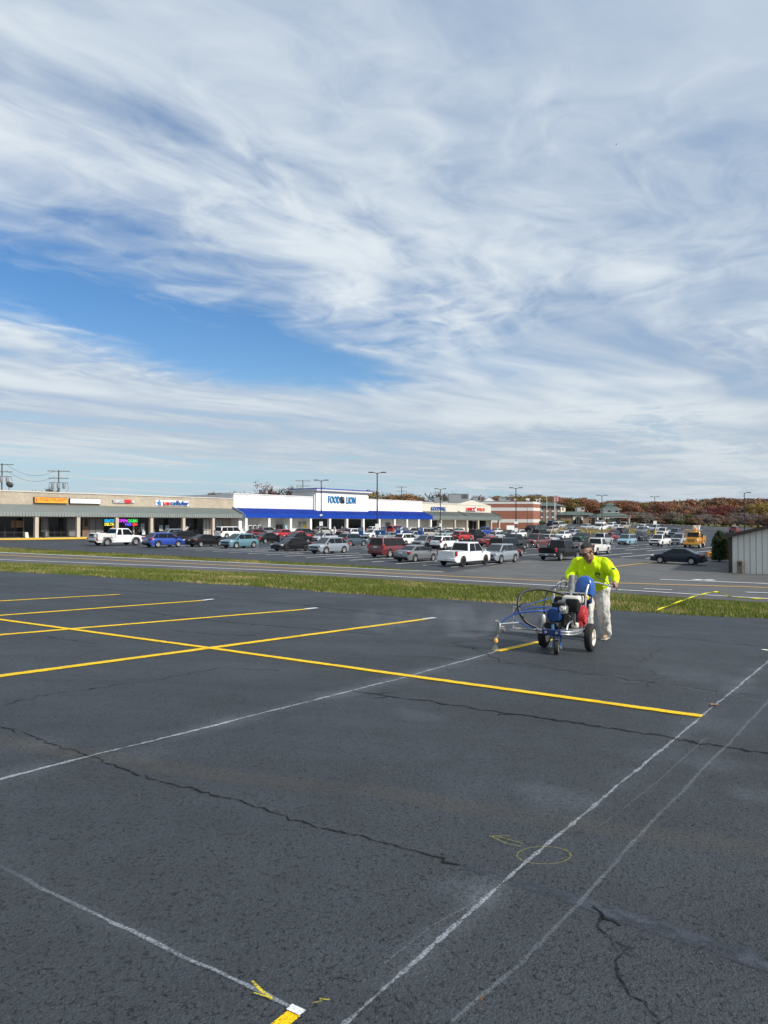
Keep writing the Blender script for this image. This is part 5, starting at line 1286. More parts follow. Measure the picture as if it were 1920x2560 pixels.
# ---- yellow bucket truck
p = spots[1]; bt = thing('bucket_truck', 'yellow utility truck with folded boom and white bucket', 'truck')
on_ground(bt, p[0], p[1], (-UD[0]*.93+.1, -UD[1]*.95-.05), .03)
def bucket(bt):
    Y_ = paint('yellow'); r = .5
    MB().box(-3.6, 3.4, -.45, .45, .5, .8).build('chassis', M_UNDER, bt)
    # hood, narrower towards the grille
    MB().add([(1.5, -1.0, .75), (3.6, -.85, .8), (3.6, .85, .8), (1.5, 1.0, .75), (1.5, -.95, 1.65), (3.55, -.75, 1.45), (3.55, .75, 1.45), (1.5, .95, 1.65)],
             [(3, 2, 1, 0), (4, 5, 6, 7), (0, 1, 5, 4), (1, 2, 6, 5), (2, 3, 7, 6), (3, 0, 4, 7)]).build('hood', Y_, bt, 40)
    for s in (-1, 1):
        m = MB()
        for k in range(10):
            a0, a1 = math.pi*k/10, math.pi*(k+1)/10; pts = [(2.6+q*math.cos(a), r+q*.95*math.sin(a)) for a, q in ((a0, .56), (a1, .56), (a1, .74), (a0, .74))]
            m.add([(x, s*.8, z) for x, z in pts]+[(x, s*1.2, z) for x, z in pts], [(0, 1, 2, 3), (7, 6, 5, 4), (0, 4, 5, 1), (1, 5, 6, 2), (2, 6, 7, 3), (3, 7, 4, 0)])
        m.build('fender', Y_, bt, 30)
        MB().bevbox(3.42, 3.62, s*.95-.12, s*.95+.12, .98, 1.16, .03, 1).build('headlight', M_HEAD, bt)
        MB().box(1.5, 1.6, s*1.2-.02, s*1.35, 1.6, 2.1).build('mirror', M_TRIM, bt)
        for wx in (2.6, -2.2):
            ty, rm = wheel_meshes(r, .3); q = put('wheel', ty, M_TYRE, bt); q.location = (wx, s*1.0, r); q.rotation_euler = (0, random.random()*6, math.pi if s > 0 else 0); put('rim', rm, M_WHITE, q)
    cab = (1.62, 1.3, .25, .12, 1.55, 2.45, 1.0, .9)
    MB().bevbox(.12, 1.6, -1.05, 1.05, .72, 1.58, .05, 2).build('body', Y_, bt, 40)
    cabin_shell(cab).build('cabin', Y_, bt, 35)
    for n, g in cabin_glass(cab, [(0, 1)]): g.build(n, M_CGLASS, bt)
    MB().bevbox(3.56, 3.66, -.55, .55, .9, 1.38, .03, 1).build('grille', pm('amber_grille', (.42, .2, .02), .5), bt)
    MB().bevbox(3.5, 3.78, -1.15, 1.15, .5, .78, .04, 1).build('front_bumper', Y_, bt)
    for s in (-1, 1):
        y0, y1 = (.68, 1.18) if s > 0 else (-1.18, -.68)
        MB().box(-3.7, .0, y0, y1, 1.12, 1.85).box(-3.7, -2.85, y0, y1, .62, 1.12).box(-1.55, .0, y0, y1, .62, 1.12).build('locker', Y_, bt)
        MB().box(-2.85, -2.83, s*1.18-.003, s*1.18+.003, .66, 1.8).build('locker_seam', M_TRIM, bt)
    MB().box(-3.7, .0, -.68, .68, .85, 1.1).build('bed', Y_, bt)
    MB().cyl((-.6, 0, 1.1), (-.6, 0, 2.6), .32, .26, 14).build('turret', Y_, bt, 40)
    bo = MB().tube([(1.3, .0, 3.0), (.3, 0, 3.22), (-.6, 0, 2.75)], [.2, .2, .24], 10).build('boom', Y_, bt, 40)
    MB().tube([(1.3, -.05, 3.05), (-2.4, -.05, 2.85)], [.17, .15], 10).build('upper_boom', M_WHITE, bo, 40)
    bk = MB().frus((-3.2, -2.5, -.45, .25), (-3.3, -2.4, -.55, .35), 2.35, 3.4).build('bucket', M_WHITE, bt)
    MB().box(-3.34, -2.36, -.59, .39, 3.38, 3.46).build('rim', M_WHITE, bk)
    # ladder rack over the cab
    m = MB()
    for y in (-1.05, 1.05): m.tube([(3.55, y, .8), (3.55, y, 2.7), (.0, y, 2.75)], .045, 6)
    for x in (3.5, 2.2, .9): m.cyl((x, -1.05, 2.72), (x, 1.05, 2.72), .04, n=6)
    m.build('rack', Y_, bt)
bucket(bt)
# ================================================================== LAMPS, POLES, SIGNS, CARTS
M_POLE = pm('dark_bronze_pole', (.03, .026, .024), .5, .2)
M_WOODP = pm('weathered_pole_wood', (.12, .10, .085), .9, var=.25)
M_YBASE = pm('yellow_painted_concrete', (.74, .44, .02), .7, var=.12)
def lamp(px, d, h, label, base=False, heads=2, sign=None, r=.075, side=None, rot=0.0):
    p = atd(px, d); t = thing('lamp_post', label, 'lamp post', p, rot, 'lamp posts in the car parks')
    z0 = 0
    if base: MB().cyl((0, 0, -.3), (0, 0, .85), .36, .34, 16).build('base', M_YBASE, t, 40); z0 = .85
    MB().cyl((0, 0, z0-.1), (0, 0, h), r*1.25, r*.8, 8).build('pole', M_POLE, t, 40)
    for s in ((-1, 1) if heads == 2 else (side or 1,)):
        a = MB().tube([(0, 0, h-.12), (s*.35, 0, h+.02), (s*.5, 0, h+.04)], .04, 6).build('arm', M_POLE, t)
        MB().bevbox(min(s*.45, s*1.05), max(s*.45, s*1.05), -.17, .17, h-.0, h+.11, .03, 1).build('lamp_head', M_POLE, a)
    if sign:
        for z, w, hh in sign: MB().box(-w/2, w/2, -.14, -.11, z, z+hh).build('notice', M_WHITE, t)
    return t
lamp(803, 103, 8.9, 'double lamp post in front of the FOOD LION sign front', sign=[(2.5, .5, .6), (3.9, .35, .25)])
lamp(943, 86, 9.1, 'tall double lamp post on a yellow concrete base', True, sign=[(2.35, .45, .75)])
lamp(1101, 126, 8.9, 'double lamp post in front of the thrift shop', sign=[(2.4, .4, .6)])
lamp(1290, 112, 8.7, 'double lamp post left of the brick bands, mid lot', sign=[(2.0, .5, .6), (3.2, .6, .4)])
lamp(1505, 138, 8.7, 'double lamp post in front of the hotel canopy')
lamp(1637, 172, 8.8, 'lamp post on a yellow base at the far side of the lot', True, sign=[(2.3, .8, .8)])
lamp(1861, 112, 8.6, 'lamp post with paired heads behind the metal shed', heads=1, rot=.1)
lamp(1351, 172, 8.2, 'thin lamp post at the corner of the brick building', heads=1, side=-1)
for px, d, h, lb in ((1318, 205, 6.6, 'thin lamp post before the brick bands'), (1453, 205, 6.0, 'thin lamp post before the lobby\'s arched window'), (1415, 215, 6.0, 'thin lamp post left of the lobby'), (1571, 190, 6.2, 'thin lamp post by the canopy\'s right post'), (1617, 205, 6.0, 'thin lamp post left of the far yellow base'),
                  (1658, 205, 6.2, 'thin lamp post right of the far yellow base'), (1693, 205, 6.0, 'thin lamp post above the slate pickup'), (1770, 195, 6.0, 'thin lamp post above the yellow bucket truck'),
                  (1823, 190, 5.6, 'thin lamp post left of the red-leaved tree by the shed'), (1848, 185, 5.4, 'thin lamp post near the paired-head lamp'), (1897, 180, 5.4, 'thin lamp post at the right edge of the woods')):
    lamp(px, d, h, lb, heads=1, r=.06, side=-1)
# flags by the hotel
M_FLAGR = pm('red_striped_flag', (.50, .20, .20), .8, var=.4, scale=5)
for px, top, fl_, lb in ((1367, 1235, False, 'bare white flagpole left of the hotel flags'), (1386.5, 1236, True, 'white flagpole flying a red and white flag'), (1389.5, 1237, False, 'white flagpole right beside the flag')):
    d = 235; p = atd(px, d); h = (1309-top)/F_PX*d+CAM_H-p.z
    t = thing('flagpole', lb, 'flagpole', p, 0, 'flagpoles by the hotel')
    MB().cyl((0, 0, -.2), (0, 0, h), .09, .05, 8).build('pole', M_WHITE, t, 40)
    MB().ell((0, 0, h+.08), (.1, .1, .1), 8, 6).build('finial', M_WHITE, t, 60)
    if fl_:
        vs = []; fs = []
        for i in range(7):
            for j in range(5): vs.append((i*.2+.05, .12*math.sin(i*1.3), h-.3-j*.42-.05*i*i*.25))
        fs = [(i*5+j, i*5+5+j, i*5+6+j, i*5+j+1) for i in range(6) for j in range(4)]
        MB().add(vs, fs).build('flag', M_FLAGR, t, 60)
# utility poles behind the shops
def upole(px, d, ytop, label, arms=1, transf=False, w=2.2):
    p = atd(px, d); h = (1309-ytop)/F_PX*d+CAM_H-p.z
    t = thing('utility_pole', label, 'utility pole', p, ANG-.6, 'utility poles behind the shops')
    MB().cyl((0, 0, -.3), (0, 0, h), .17, .12, 10).build('pole', M_WOODP, t, 40)
    for k in range(arms):
        z = h-.25-k*1.5; ww = w*(1 if k == 0 else .9)
        a = MB().cbox((0, -.16, z), (ww*2, .12, .14)).build('crossarm', M_WOODP, t)
        for x in (-ww*.9, -ww*.45, ww*.45, ww*.9): MB().cyl((x, -.16, z+.07), (x, -.16, z+.3), .06, .04, 6).build('insulator', M_SIDING, a)
    if transf:
        for i, x in enumerate((-1.1, 0, 1.1)):
            c = MB().lathe([(.01, -.1), (.3, 0), (.32, .1), (.32, 1.0), (.2, 1.1), (.01, 1.12)], (x, -.55, h-3.9), 'Z', 12).build('transformer', M_STEEL, t, 40)
        MB().cbox((0, -.2, h-2.7), (3.6, .1, .12)).build('crossarm', M_WOODP, t)
        for s in (-1, 1): MB().tube([(s*1.7, -.2, h-2.7), (s*2.0, -.2, h-3.9), (s*1.2, -.2, h-5.2)], .03, 5).build('wire_loop', M_POLE, t)
    return t, p, h
u1 = upole(146, 155, 1175, 'utility pole with transformers behind the tan shops', 2, True)
u2 = upole(4, 150, 1158, 'utility pole at the left edge of the view', 2, True)
upole(757, 215, 1200, 'utility pole left of the supermarket sign front', 2)
upole(548, 200, 1231, 'utility pole peeping over the tan roof beside the supermarket', 1)
upole(1004, 265, 1216, 'utility pole behind the right end of the supermarket', 2)
m = MB()
a, b = Vector(u2[1])+Vector((.8, 0, u2[2]-.2)), Vector(u1[1])+Vector((-.8, 0, u1[2]-.2))
for k in (0, -1.2):
    m.tube([a.lerp(b, q)+Vector((0, 0, k-1.6*4*q*(1-q))) for q in np.linspace(0, 1, 12)], .03, 4)
tag(m.build('power_line', M_POLE), 'sagging wires between the two left utility poles', 'wire')
# satellite dish on the tan roof
t = thing('satellite_dish', 'small grey satellite dish on the roof at the far left', 'satellite dish', (P0.x+UL.x*sx(22, 5)+BL.x*5, P0.y+UL.y*sx(22, 5)+BL.y*5, 6.34), ANG)
MB().cyl((0, 0, 0), (0, 0, .9), .04, n=8).build('mast', M_POLE, t)
dm = MB().lathe([(.02, 0), (.25, .04), (.45, .12), (.55, .2), (.53, .2), (.02, .03)], (0, 0, 0), 'Z', 18).build('dish', pm('grey_dish', (.12, .12, .12), .5), t, 40)
dm.location = (0, 0, 1.0); dm.rotation_euler = (R(-30), R(50), 0)
MB().tube([(0, 0, .85), (.6, 0, .95), (.75, 0, 1.25)], .025, 6).build('feed_arm', M_POLE, t)
# cart returns with blue signs
M_CART = pm('blue_cart_sign', (.03, .14, .42), .5)
for i, (px, d, lb) in enumerate(((912, 112, 'cart return with a pale sign beside the white SUVs'), (966, 118, 'cart return with blue signs right of the tall lamp post'), (1021, 117, 'cart return with a blue sign in front of the blue awning'))):
    t = thing('cart_return', lb, 'cart return', atd(px, d), ANG, 'cart returns in the lot')
    for y in (-.9, .9):
        MB().tube([(-2, y, 0), (-2, y, .95), (2, y, .95), (2, y, 0)], .035, 6).build('rail', M_STEEL, t)
    for x in (-2, 2):
        s_ = MB().cyl((x, -.9, 0), (x, -.9, 2.3), .04, n=6).build('post', M_STEEL, t)
        MB().box(x-.04, x+.04, -1.35, -.45, 1.1, 2.3).build('sign', M_CART, s_)
        MB().box(x-.05, x+.05, -1.25, -.55, 1.75, 2.2).build('notice', M_SIDING, s_)
# white notice board by the brick building
t = thing('notice_sign', 'white rectangular sign in front of the brick building', 'sign', atd(1276, 190), .2)
for x in (-.7, .7): MB().cyl((x, .05, 0), (x, .05, 2.0), .04, n=6).build('post', M_STEEL, t)
MB().box(-1.05, 1.05, -.05, 0, 1.0, 2.3).build('board', M_WHITE, t)
# fence along the back of the lot
M_FENCE = pm('grey_fence', (.36, .37, .36), .6, .2)
fpts = hp((1572, 1317), (1620, 1318.5), (1680, 1321), (1760, 1325.5), (1840, 1332), (1960, 1344))
fe = thing('fence', 'long grey post-and-rail fence along the edge of the woods', 'fence', fpts[0], 0); o = fpts[0]
D = []
for a, b in zip(fpts, fpts[1:]):
    n = max(1, int((b-a).length/2.6)); D += [a.lerp(b, k/n) for k in range(n)]
D.append(fpts[-1]); D = [Vector((q.x, q.y, gz(q.x, q.y)))-o for q in D]
pm_ = MB().cyl((0, 0, -.2), (0, 0, 1.15), .045, n=6).mesh('post')
for q in D: put('post', pm_, M_FENCE, fe).location = q
for z in (.3, .62, .95):
    MB().tube([q+Vector((0, -.06, z)) for q in D], .085, 6).build('rail', M_FENCE, fe)

# caution tape trailing over the grass
def tape():
    P = spline([hit(x, y)+Vector((0, 0, h)) for x, y, h in ((1640, 1531, .06), (1700, 1519, .2), (1745, 1509, .3), (1790, 1500, .34), (1830, 1505, .22), (1880, 1509, .2), (1960, 1512, .24))], 10)
    vs = []; fs = []
    for i, p in enumerate(P):
        tw = .9+.5*math.sin(i*.9); d = (P[min(i+1, len(P)-1)]-P[max(i-1, 0)]).normalized(); sdir = d.cross(Vector((0, 0, 1))).normalized()
        q = (sdir*math.cos(tw)+Vector((0, 0, 1))*math.sin(tw))*.032
        vs += [p-q, p+q]
    fs = [(2*i, 2*i+2, 2*i+3, 2*i+1) for i in range(len(P)-1)]
    o_ = MB().add(vs, fs).build('caution_tape', pm('yellow_tape', (.82, .78, .02), .45, var=.15, scale=14), None, 60)
    md = o_.modifiers.new('thick', 'SOLIDIFY'); md.thickness = .003
    tag(o_, 'yellow caution tape trailing over the grass at the right', 'tape')
tape()
# tiny bird high up
p = atd(1545, 60, 354); t = thing('bird', 'tiny dark bird high in the sky on the right', 'bird', p, .5); t.scale = (.4, .4, .4)
MB().ell((0, 0, 0), (.16, .05, .05), 8, 6).build('body', M_POLE, t, 60)
for s in (-1, 1): MB().add([(.06, 0, 0), (-.07, 0, 0), (-.1, s*.26, .09), (.0, s*.26, .1), (.06, 0, .012), (-.07, 0, .012), (-.1, s*.26, .1), (.0, s*.26, .11)], [(0, 1, 2, 3), (7, 6, 5, 4), (0, 4, 5, 1), (1, 5, 6, 2), (2, 6, 7, 3), (3, 7, 4, 0)]).build('wing', M_POLE, t)
# dry leaf and small debris on the near lot
M_LEAF = pm('dry_leaf', (.34, .17, .06), .8)
def leaf(px, py, r_, lb):
    q = hit(px, py); m = MB().add([(-r_, 0, .0), (0, -r_*.5, .012), (r_, 0, .03), (0, r_*.5, .008), (r_*.1, 0, .0)], [(0, 1, 4), (1, 2, 4), (2, 3, 4), (3, 0, 4)])
    o_ = m.build('fallen_leaf', M_LEAF, None, 60); o_.location = q+Vector((0, 0, .03)); o_.rotation_euler = (.1, .1, px); tag(o_, lb, 'leaf')
leaf(1783, 1769, .07, 'curled brown leaf lying on the right-hand chalk line'); leaf(1200, 2513, .012, 'tiny pale fleck on the asphalt near the bottom edge')
# mulch bed, clipped evergreen and orange box by the shed
def mound():
    c = hit(1795, 1399); vs = []; fs = []; n = 24
    for k, (rr, z) in enumerate(((1, -.05), (.85, .1), (.5, .18), (0.02, .2))):
        for i in range(n):
            a = 2*math.pi*i/n; X, Y = c.x+2.6*rr*math.cos(a), c.y+2.2+2.4*rr*math.sin(a); vs.append((X, Y, gz(X, Y)+z))
    for k in range(3):
        for i in range(n): j = (i+1) % n; fs.append((k*n+i, k*n+j, (k+1)*n+j, (k+1)*n+i))
    return tag(MB().add(vs, fs).build('mulch_bed', pm('dark_mulch', (.05, .034, .024), .95, bump=1, bscale=12), None, 60), kind='structure'), c
_, mc = mound()
# ================================================================== TREES
def leaf_mat(name, col):
    mt = bpy.data.materials.new(name); mt.use_nodes = True; nt = mt.node_tree; p = nt.nodes['Principled BSDF']; N = nt.nodes.new; L = nt.links.new
    at = N('ShaderNodeAttribute'); at.attribute_name = 'col'
    mx = N('ShaderNodeMix'); mx.data_type = 'RGBA'; mx.blend_type = 'MULTIPLY'; mx.inputs['Factor'].default_value = 1
    L(at.outputs['Color'], mx.inputs['A']); mx.inputs['B'].default_value = (*col, 1)
    L(mx.outputs['Result'], p.inputs['Base Color']); p.inputs['Roughness'].default_value = .8; p.inputs['Specular IOR Level'].default_value = .15
    return mt
def leaf_cloud(name, blobs, n, q, rng, up=.35):
    """small leaf-clump faces spread through the outer part of many overlapping lobes"""
    B = np.array([(*c, *r) for c, r in blobs]); w = (B[:, 3]*B[:, 4]*B[:, 5])**.67; idx = rng.choice(len(B), n, p=w/w.sum())
    d = rng.normal(size=(n, 3)); d /= np.linalg.norm(d, axis=1)[:, None]; d[:, 2] = np.where(d[:, 2] < -.5, -d[:, 2]*.6, d[:, 2])
    rad = .62+.42*rng.random(n)**.5
    c = B[idx, :3]+d*rad[:, None]*B[idx, 3:]
    nr = d*1.0+rng.normal(size=(n, 3))*.32+np.array((0, 0, up)); nr /= np.linalg.norm(nr, axis=1)[:, None]
    a = np.cross(nr, rng.normal(size=(n, 3))); a /= np.linalg.norm(a, axis=1)[:, None]; b = np.cross(nr, a)
    s = q*(.55+.9*rng.random(n))[:, None]; e = (.45+.4*rng.random(n))[:, None]
    V = np.stack((c-a*s, c-b*s*e, c+a*s*.9, c+b*s*e), axis=1)
    lob = rng.uniform(.8, 1.2, len(B))[idx]; k = lob*rng.uniform(.9, 1.1, n)
    hue = rng.normal(0, .07, len(B))[idx]+rng.normal(0, .04, n)
    col = np.stack((k*(1+hue*.5), k*(1+hue), k*(1-hue*.3), np.ones(n)), axis=1).clip(.05, 2)
    me = bpy.data.meshes.new(name); me.vertices.add(4*n); me.vertices.foreach_set('co', V.ravel()); me.loops.add(4*n); me.polygons.add(n)
    me.loops.foreach_set('vertex_index', np.arange(4*n, dtype=np.int32)); me.polygons.foreach_set('loop_start', np.arange(0, 4*n, 4, dtype=np.int32)); me.update(calc_edges=True)
    at = me.color_attributes.new('col', 'FLOAT_COLOR', 'POINT'); at.data.foreach_set('color', np.repeat(col, 4, axis=0).ravel())
    return me
M_BARK = pm('bark', (.085, .068, .055), .9, var=.3)
LEAFCOL = {'rust': (.215, .098, .054), 'russet': (.18, .08, .052), 'orange': (.25, .125, .052), 'red': (.165, .05, .044), 'olive': (.185, .135, .048), 'brown': (.175, .105, .068), 'gold': (.20, .135, .04), 'grey': (.16, .135, .115), 'green': (.06, .085, .022)}
LM = {k: leaf_mat('leaves_'+k, c) for k, c in LEAFCOL.items()}
def crown_blobs(rng, w=1.0, n=16):
    out = []
    for i in range(n):
        a = rng.uniform(0, 6.28); r = rng.uniform(.15, 1)*.62*w; z = rng.uniform(.42, .95)
        r *= math.sin(min(1, (1.06-z)/.45)*1.57)**.7+.15
        s = rng.uniform(.16, .27)
        out.append(((r*math.cos(a), r*math.sin(a), z-.06), (s*1.1, s*1.1, s*.82)))
    return out
def limb_mesh(rng, n=9, spread=.5, twigs=0):
    m = MB(); m.tube([(0, 0, -.04), (.01, 0, .2), (-.01, .01, .45), (.01, 0, .72)], [.032, .026, .02, .008], 7)
    for i in range(n):
        z = rng.uniform(.22, .62); a = rng.uniform(0, 6.28); l = rng.uniform(.5, 1)*spread
        p1 = Vector((l*.5*math.cos(a), l*.5*math.sin(a), z+l*.35)); p2 = Vector((l*math.cos(a), l*math.sin(a), z+l*.62))
        m.tube([(0, 0, z), p1, p2], [.016, .011, .006], 5)
        for k in range(twigs):
            q = p1.lerp(p2, rng.uniform(0, 1)); b = Vector((rng.normal(), rng.normal(), abs(rng.normal())+.6)).normalized()*rng.uniform(.08, .24)
            m.tube([q, q+b*.6+Vector((0, 0, .01)), q+b], [.010, .008, .005], 3, False)
            for k2 in range(2):
                b2 = Vector((rng.normal(), rng.normal(), abs(rng.normal())+.4)).normalized()*rng.uniform(.05, .13); m.tube([q+b*.6, q+b*.6+b2], [.007, .004], 3, False)
    return m.mesh('trunk', 60)
rg = np.random.default_rng(11)
CROWNS = [leaf_cloud('crown', crown_blobs(rg, 1.0, 26), 5200, .026, rg) for _ in range(6)]
SPARSE = [leaf_cloud('crown', crown_blobs(rg, .9, 14), 900, .022, rg) for _ in range(2)]
TRUNKS = [limb_mesh(rg) for _ in range(3)]; BARE = [limb_mesh(rg, 16, .42, 9) for _ in range(2)]
def tree(px, d, h, col, label, group, kind='full', wid=1.0, sink=0.0):
    p = atd(px, d); p.z -= sink
    t = thing('autumn_tree' if kind != 'bare' else 'bare_tree', label, 'tree', p, rg.uniform(0, 6.28), group)
    tr = put('trunk', BARE[int(rg.integers(2))] if kind != 'full' else TRUNKS[int(rg.integers(3))], M_BARK, t); tr.scale = (h*wid, h*wid, h)
    if kind != 'bare':
        cr = put('crown', (CROWNS if kind == 'full' else SPARSE)[int(rg.integers(6 if kind == 'full' else 2))], LM[col], t); cr.scale = (h*wid, h*wid, h*1.02)
    return t
TOPX = [1030, 1100, 1200, 1260, 1340, 1420, 1500, 1560, 1620, 1680, 1740, 1800, 1860, 1990]
TOPY = [1258, 1254, 1246, 1243, 1240, 1244, 1250, 1252, 1260, 1258, 1263, 1262, 1258, 1252]
NICE = {'rust': 'rust-brown', 'russet': 'dark russet', 'orange': 'orange-brown', 'red': 'deep red', 'olive': 'olive-yellow', 'brown': 'dull brown', 'gold': 'golden', 'grey': 'bare grey', 'green': 'dull green'}
def spot(px):
    for lim, w in ((1085, 'above the thrift shop roof'), (1150, 'behind the large rooftop unit'), (1215, 'behind the gabled shop'), (1285, 'above the brick roof, left'), (1345, 'above the corner of the brick roof'), (1400, 'behind the hotel roof'), (1440, 'right of the hotel roof'), (1480, 'above the lobby roof'),
                   (1515, 'left of the pagoda tower'), (1560, 'just right of the pagoda tower'), (1600, 'above the canopy end'), (1635, 'left of the far lamp post'), (1670, 'right of the far lamp post'), (1705, 'above the slate pickup'), (1745, 'above the bucket truck'), (1785, 'above the bucket truck\'s boom'), (1825, 'above the dark evergreen'), (1865, 'left of the paired-head lamp'), (1905, 'right of the paired-head lamp'), (9999, 'at the right edge of the view')):
        if px < lim: return w
SEEN = {}
def lab(c, px, d, h, tail):
    a = 'broad ' if h > 10.5 else 'small ' if h < 8.6 else 'medium '
    return (a+NICE[c]+' '+tail+' '+spot(px)).strip()
# trees behind the buildings and the hotel, then the front of the wood beyond the fence
x = 1040.0
while x < 1580:
    d = rg.uniform(345, 385); yt = np.interp(x, TOPX, TOPY)+rg.uniform(-1, 9)
    h = max(6, (HOR-yt)/F_PX*d+CAM_H-gz(atd(x, d).x, d)); c = rg.choice(['rust', 'olive', 'russet', 'orange', 'brown', 'gold'], p=[.28, .2, .2, .12, .12, .08])
    tree(x, d, h, c, lab(c, x, d, h, 'tree'), 'trees behind the hotel', wid=rg.uniform(.8, 1.1)); x += rg.uniform(9, 15)
x = 1556.0
while x < 1985:
    d = rg.uniform(262, 300); yt = np.interp(x, TOPX, TOPY)+rg.uniform(0, 9)
    h = (HOR-yt)/F_PX*d+CAM_H-gz(atd(x, d).x, d)
    c = 'red' if 1775 < x < 1830 or rg.random() < .1 else ('gold' if x > 1880 else rg.choice(['rust', 'olive', 'russet', 'orange', 'brown'], p=[.3, .2, .22, .14, .14]))
    tree(x, d, h, c, lab(c, x, d, h, 'tree beyond the fence'), 'trees beyond the fence', wid=rg.uniform(.85, 1.2)); x += rg.uniform(13, 21)
x = 1565.0
while x < 1985:          # scrub at the foot of the wood
    d = rg.uniform(246, 258); c = rg.choice(['brown', 'grey', 'russet', 'green'], p=[.42, .38, .12, .08])
    h = rg.uniform(3.4, 6.0); tree(x, d, h, c, ('low ' if h < 4.3 else 'taller ')+NICE[c]+' scrub by the fence '+spot(x), 'scrub along the fence', wid=rg.uniform(1.0, 1.5), sink=.8); x += rg.uniform(11, 19)
# the far wooded hill reads as one mass
def far_wood():
    bl = []
    for k in range(900):
        px = rg.uniform(1000, 2060); d = rg.uniform(395, 540); X = atd(px, d).x
        yt = np.interp(px, [1000, 1450, 1600, 1700, 1800, 1900, 2060], [1262, 1260, 1258, 1254, 1247, 1249, 1250])
        zt2 = CAM_H+(HOR-yt)/F_PX*d; z = min(gz(X, d)+rg.uniform(1.5, 9), zt2-2.5)
        r = rg.uniform(2.6, 4.6); bl.append(((X, d, z), (r, r, r*.75)))
    me = leaf_cloud('far_wood', bl, 90000, .6, rg)
    return tag(put('far_wood', me, LM['brown']), 'brown autumn wood covering the far hill', 'wood', kind='stuff')
far_wood()
def far_wood2():
    bl = []
    for k in range(200):
        px = rg.uniform(1000, 2060); d = rg.uniform(390, 530); X = atd(px, d).x
        yt = np.interp(px, [1000, 1450, 1600, 1700, 1800, 1900, 2060], [1262, 1260, 1258, 1254, 1247, 1249, 1250])
        z = min(gz(X, d)+rg.uniform(5, 8.5), CAM_H+(HOR-yt)/F_PX*d-2.5); r = rg.uniform(2.2, 4.0); bl.append(((X, d, z+.6), (r, r, r*.75)))
    return tag(put('far_wood', leaf_cloud('far_wood', bl, 26000, .6, rg), LM['rust']), 'rust-coloured crowns scattered over the far wooded hill', 'wood', kind='stuff')
far_wood2()
# trees showing over the shop roofs
for px, d, yt, col, kind, lb, w in ((665, 205, 1211, 'red', 'sparse', 'dark red tree rising over the white supermarket roof', .5), (612, 215, 1225, 'grey', 'bare', 'small bare tree over the supermarket roof, left', 1.1), (593, 220, 1229, 'red', 'sparse', 'small dark red tree over the supermarket roof', .45),
        (705, 230, 1220, 'grey', 'bare', 'bare tree left of the roof utility pole', 1.0), (735, 228, 1209, 'grey', 'bare', 'tall bare tree beside the roof utility pole', 1.1), (765, 226, 1214, 'grey', 'bare', 'bare tree right of the roof utility pole', 1.1), (785, 225, 1222, 'russet', 'sparse', 'thin russet tree against the sign front', .9),
        (100, 190, 1213, 'grey', 'bare', 'bare tree behind the tan shops, left', .9), (122, 190, 1216, 'grey', 'bare', 'bare tree beside the transformer pole', .9), (530, 230, 1234, 'russet', 'full', 'small russet tree over the end of the tan roof', .4), (560, 225, 1232, 'red', 'sparse', 'thin red tree behind the short utility pole', .9),
        (935, 290, 1230, 'olive', 'full', 'pale olive tree right of the sign front', 1.2), (965, 292, 1234, 'olive', 'sparse', 'thin olive tree over the supermarket roof', 1.2), (985, 295, 1237, 'orange', 'full', 'orange-brown tree behind the right utility pole', 1.3), (1012, 296, 1240, 'brown', 'full', 'dull brown tree right of the utility pole', 1.2),
        (1032, 292, 1228, 'grey', 'bare', 'bare tree over the right end of the supermarket', 1.0), (1062, 296, 1243, 'olive', 'full', 'low olive tree over the thrift shop', 1.2), (1105, 300, 1228, 'grey', 'bare', 'bare tree behind the large rooftop unit', 1.1), (1122, 302, 1224, 'grey', 'bare', 'tall bare tree behind the large rooftop unit', 1.0)):
    h = (HOR-yt)/F_PX*d+CAM_H-gz(atd(px, d).x, d); tree(px, d, h, col, lb, 'trees over the roofs', kind, w)
# clipped evergreen by the shed
def evergreen(px, d, h, w, label):
    p = atd(px, d); t = thing('evergreen_shrub', label, 'shrub', p, 0)
    bl = []
    for z in np.linspace(.08, .95, 12):
        rr = w/2*(1 if z < .5 else math.sqrt(max(.03, 1-((z-.5)/.5)**2)))
        for k in range(9):
            a = rg.uniform(0, 6.28); bl.append(((rr*.62*math.cos(a), rr*.62*math.sin(a), z*h), (rr*.38, rr*.38, h*.09)))
    put('foliage', leaf_cloud('foliage', bl, 9000, .06, rg), leaf_mat('evergreen', (.022, .042, .012)), t)
    MB().cyl((0, 0, -.1), (0, 0, h*.5), .12, .06, 8).build('stem', M_BARK, t, 40)
evergreen(1798, 75, 3.05, 1.62, 'tall dark clipped evergreen beside the metal shed'); evergreen(1817, 78.5, 2.75, 1.0, 'smaller evergreen half hidden behind the shed roof')
p = hit(1772, 1396); t = thing('wooden_box', 'small orange-brown box beside the dark evergreen', 'box', p, .3)
M_OBX = pm('orange_box', (.46, .22, .05), .7, var=.25)
for x in (-.3, .3): MB().box(x-.05, x+.05, -.2, .2, 0, .62).build('leg', M_OBX, t)
MB().bevbox(-.36, .36, -.24, .24, .55, .74, .02, 1).build('lid', M_OBX, t); MB().box(-.25, .25, -.16, -.12, .1, .55).build('panel', pm('dark_box_panel', (.12, .07, .03), .8), t)
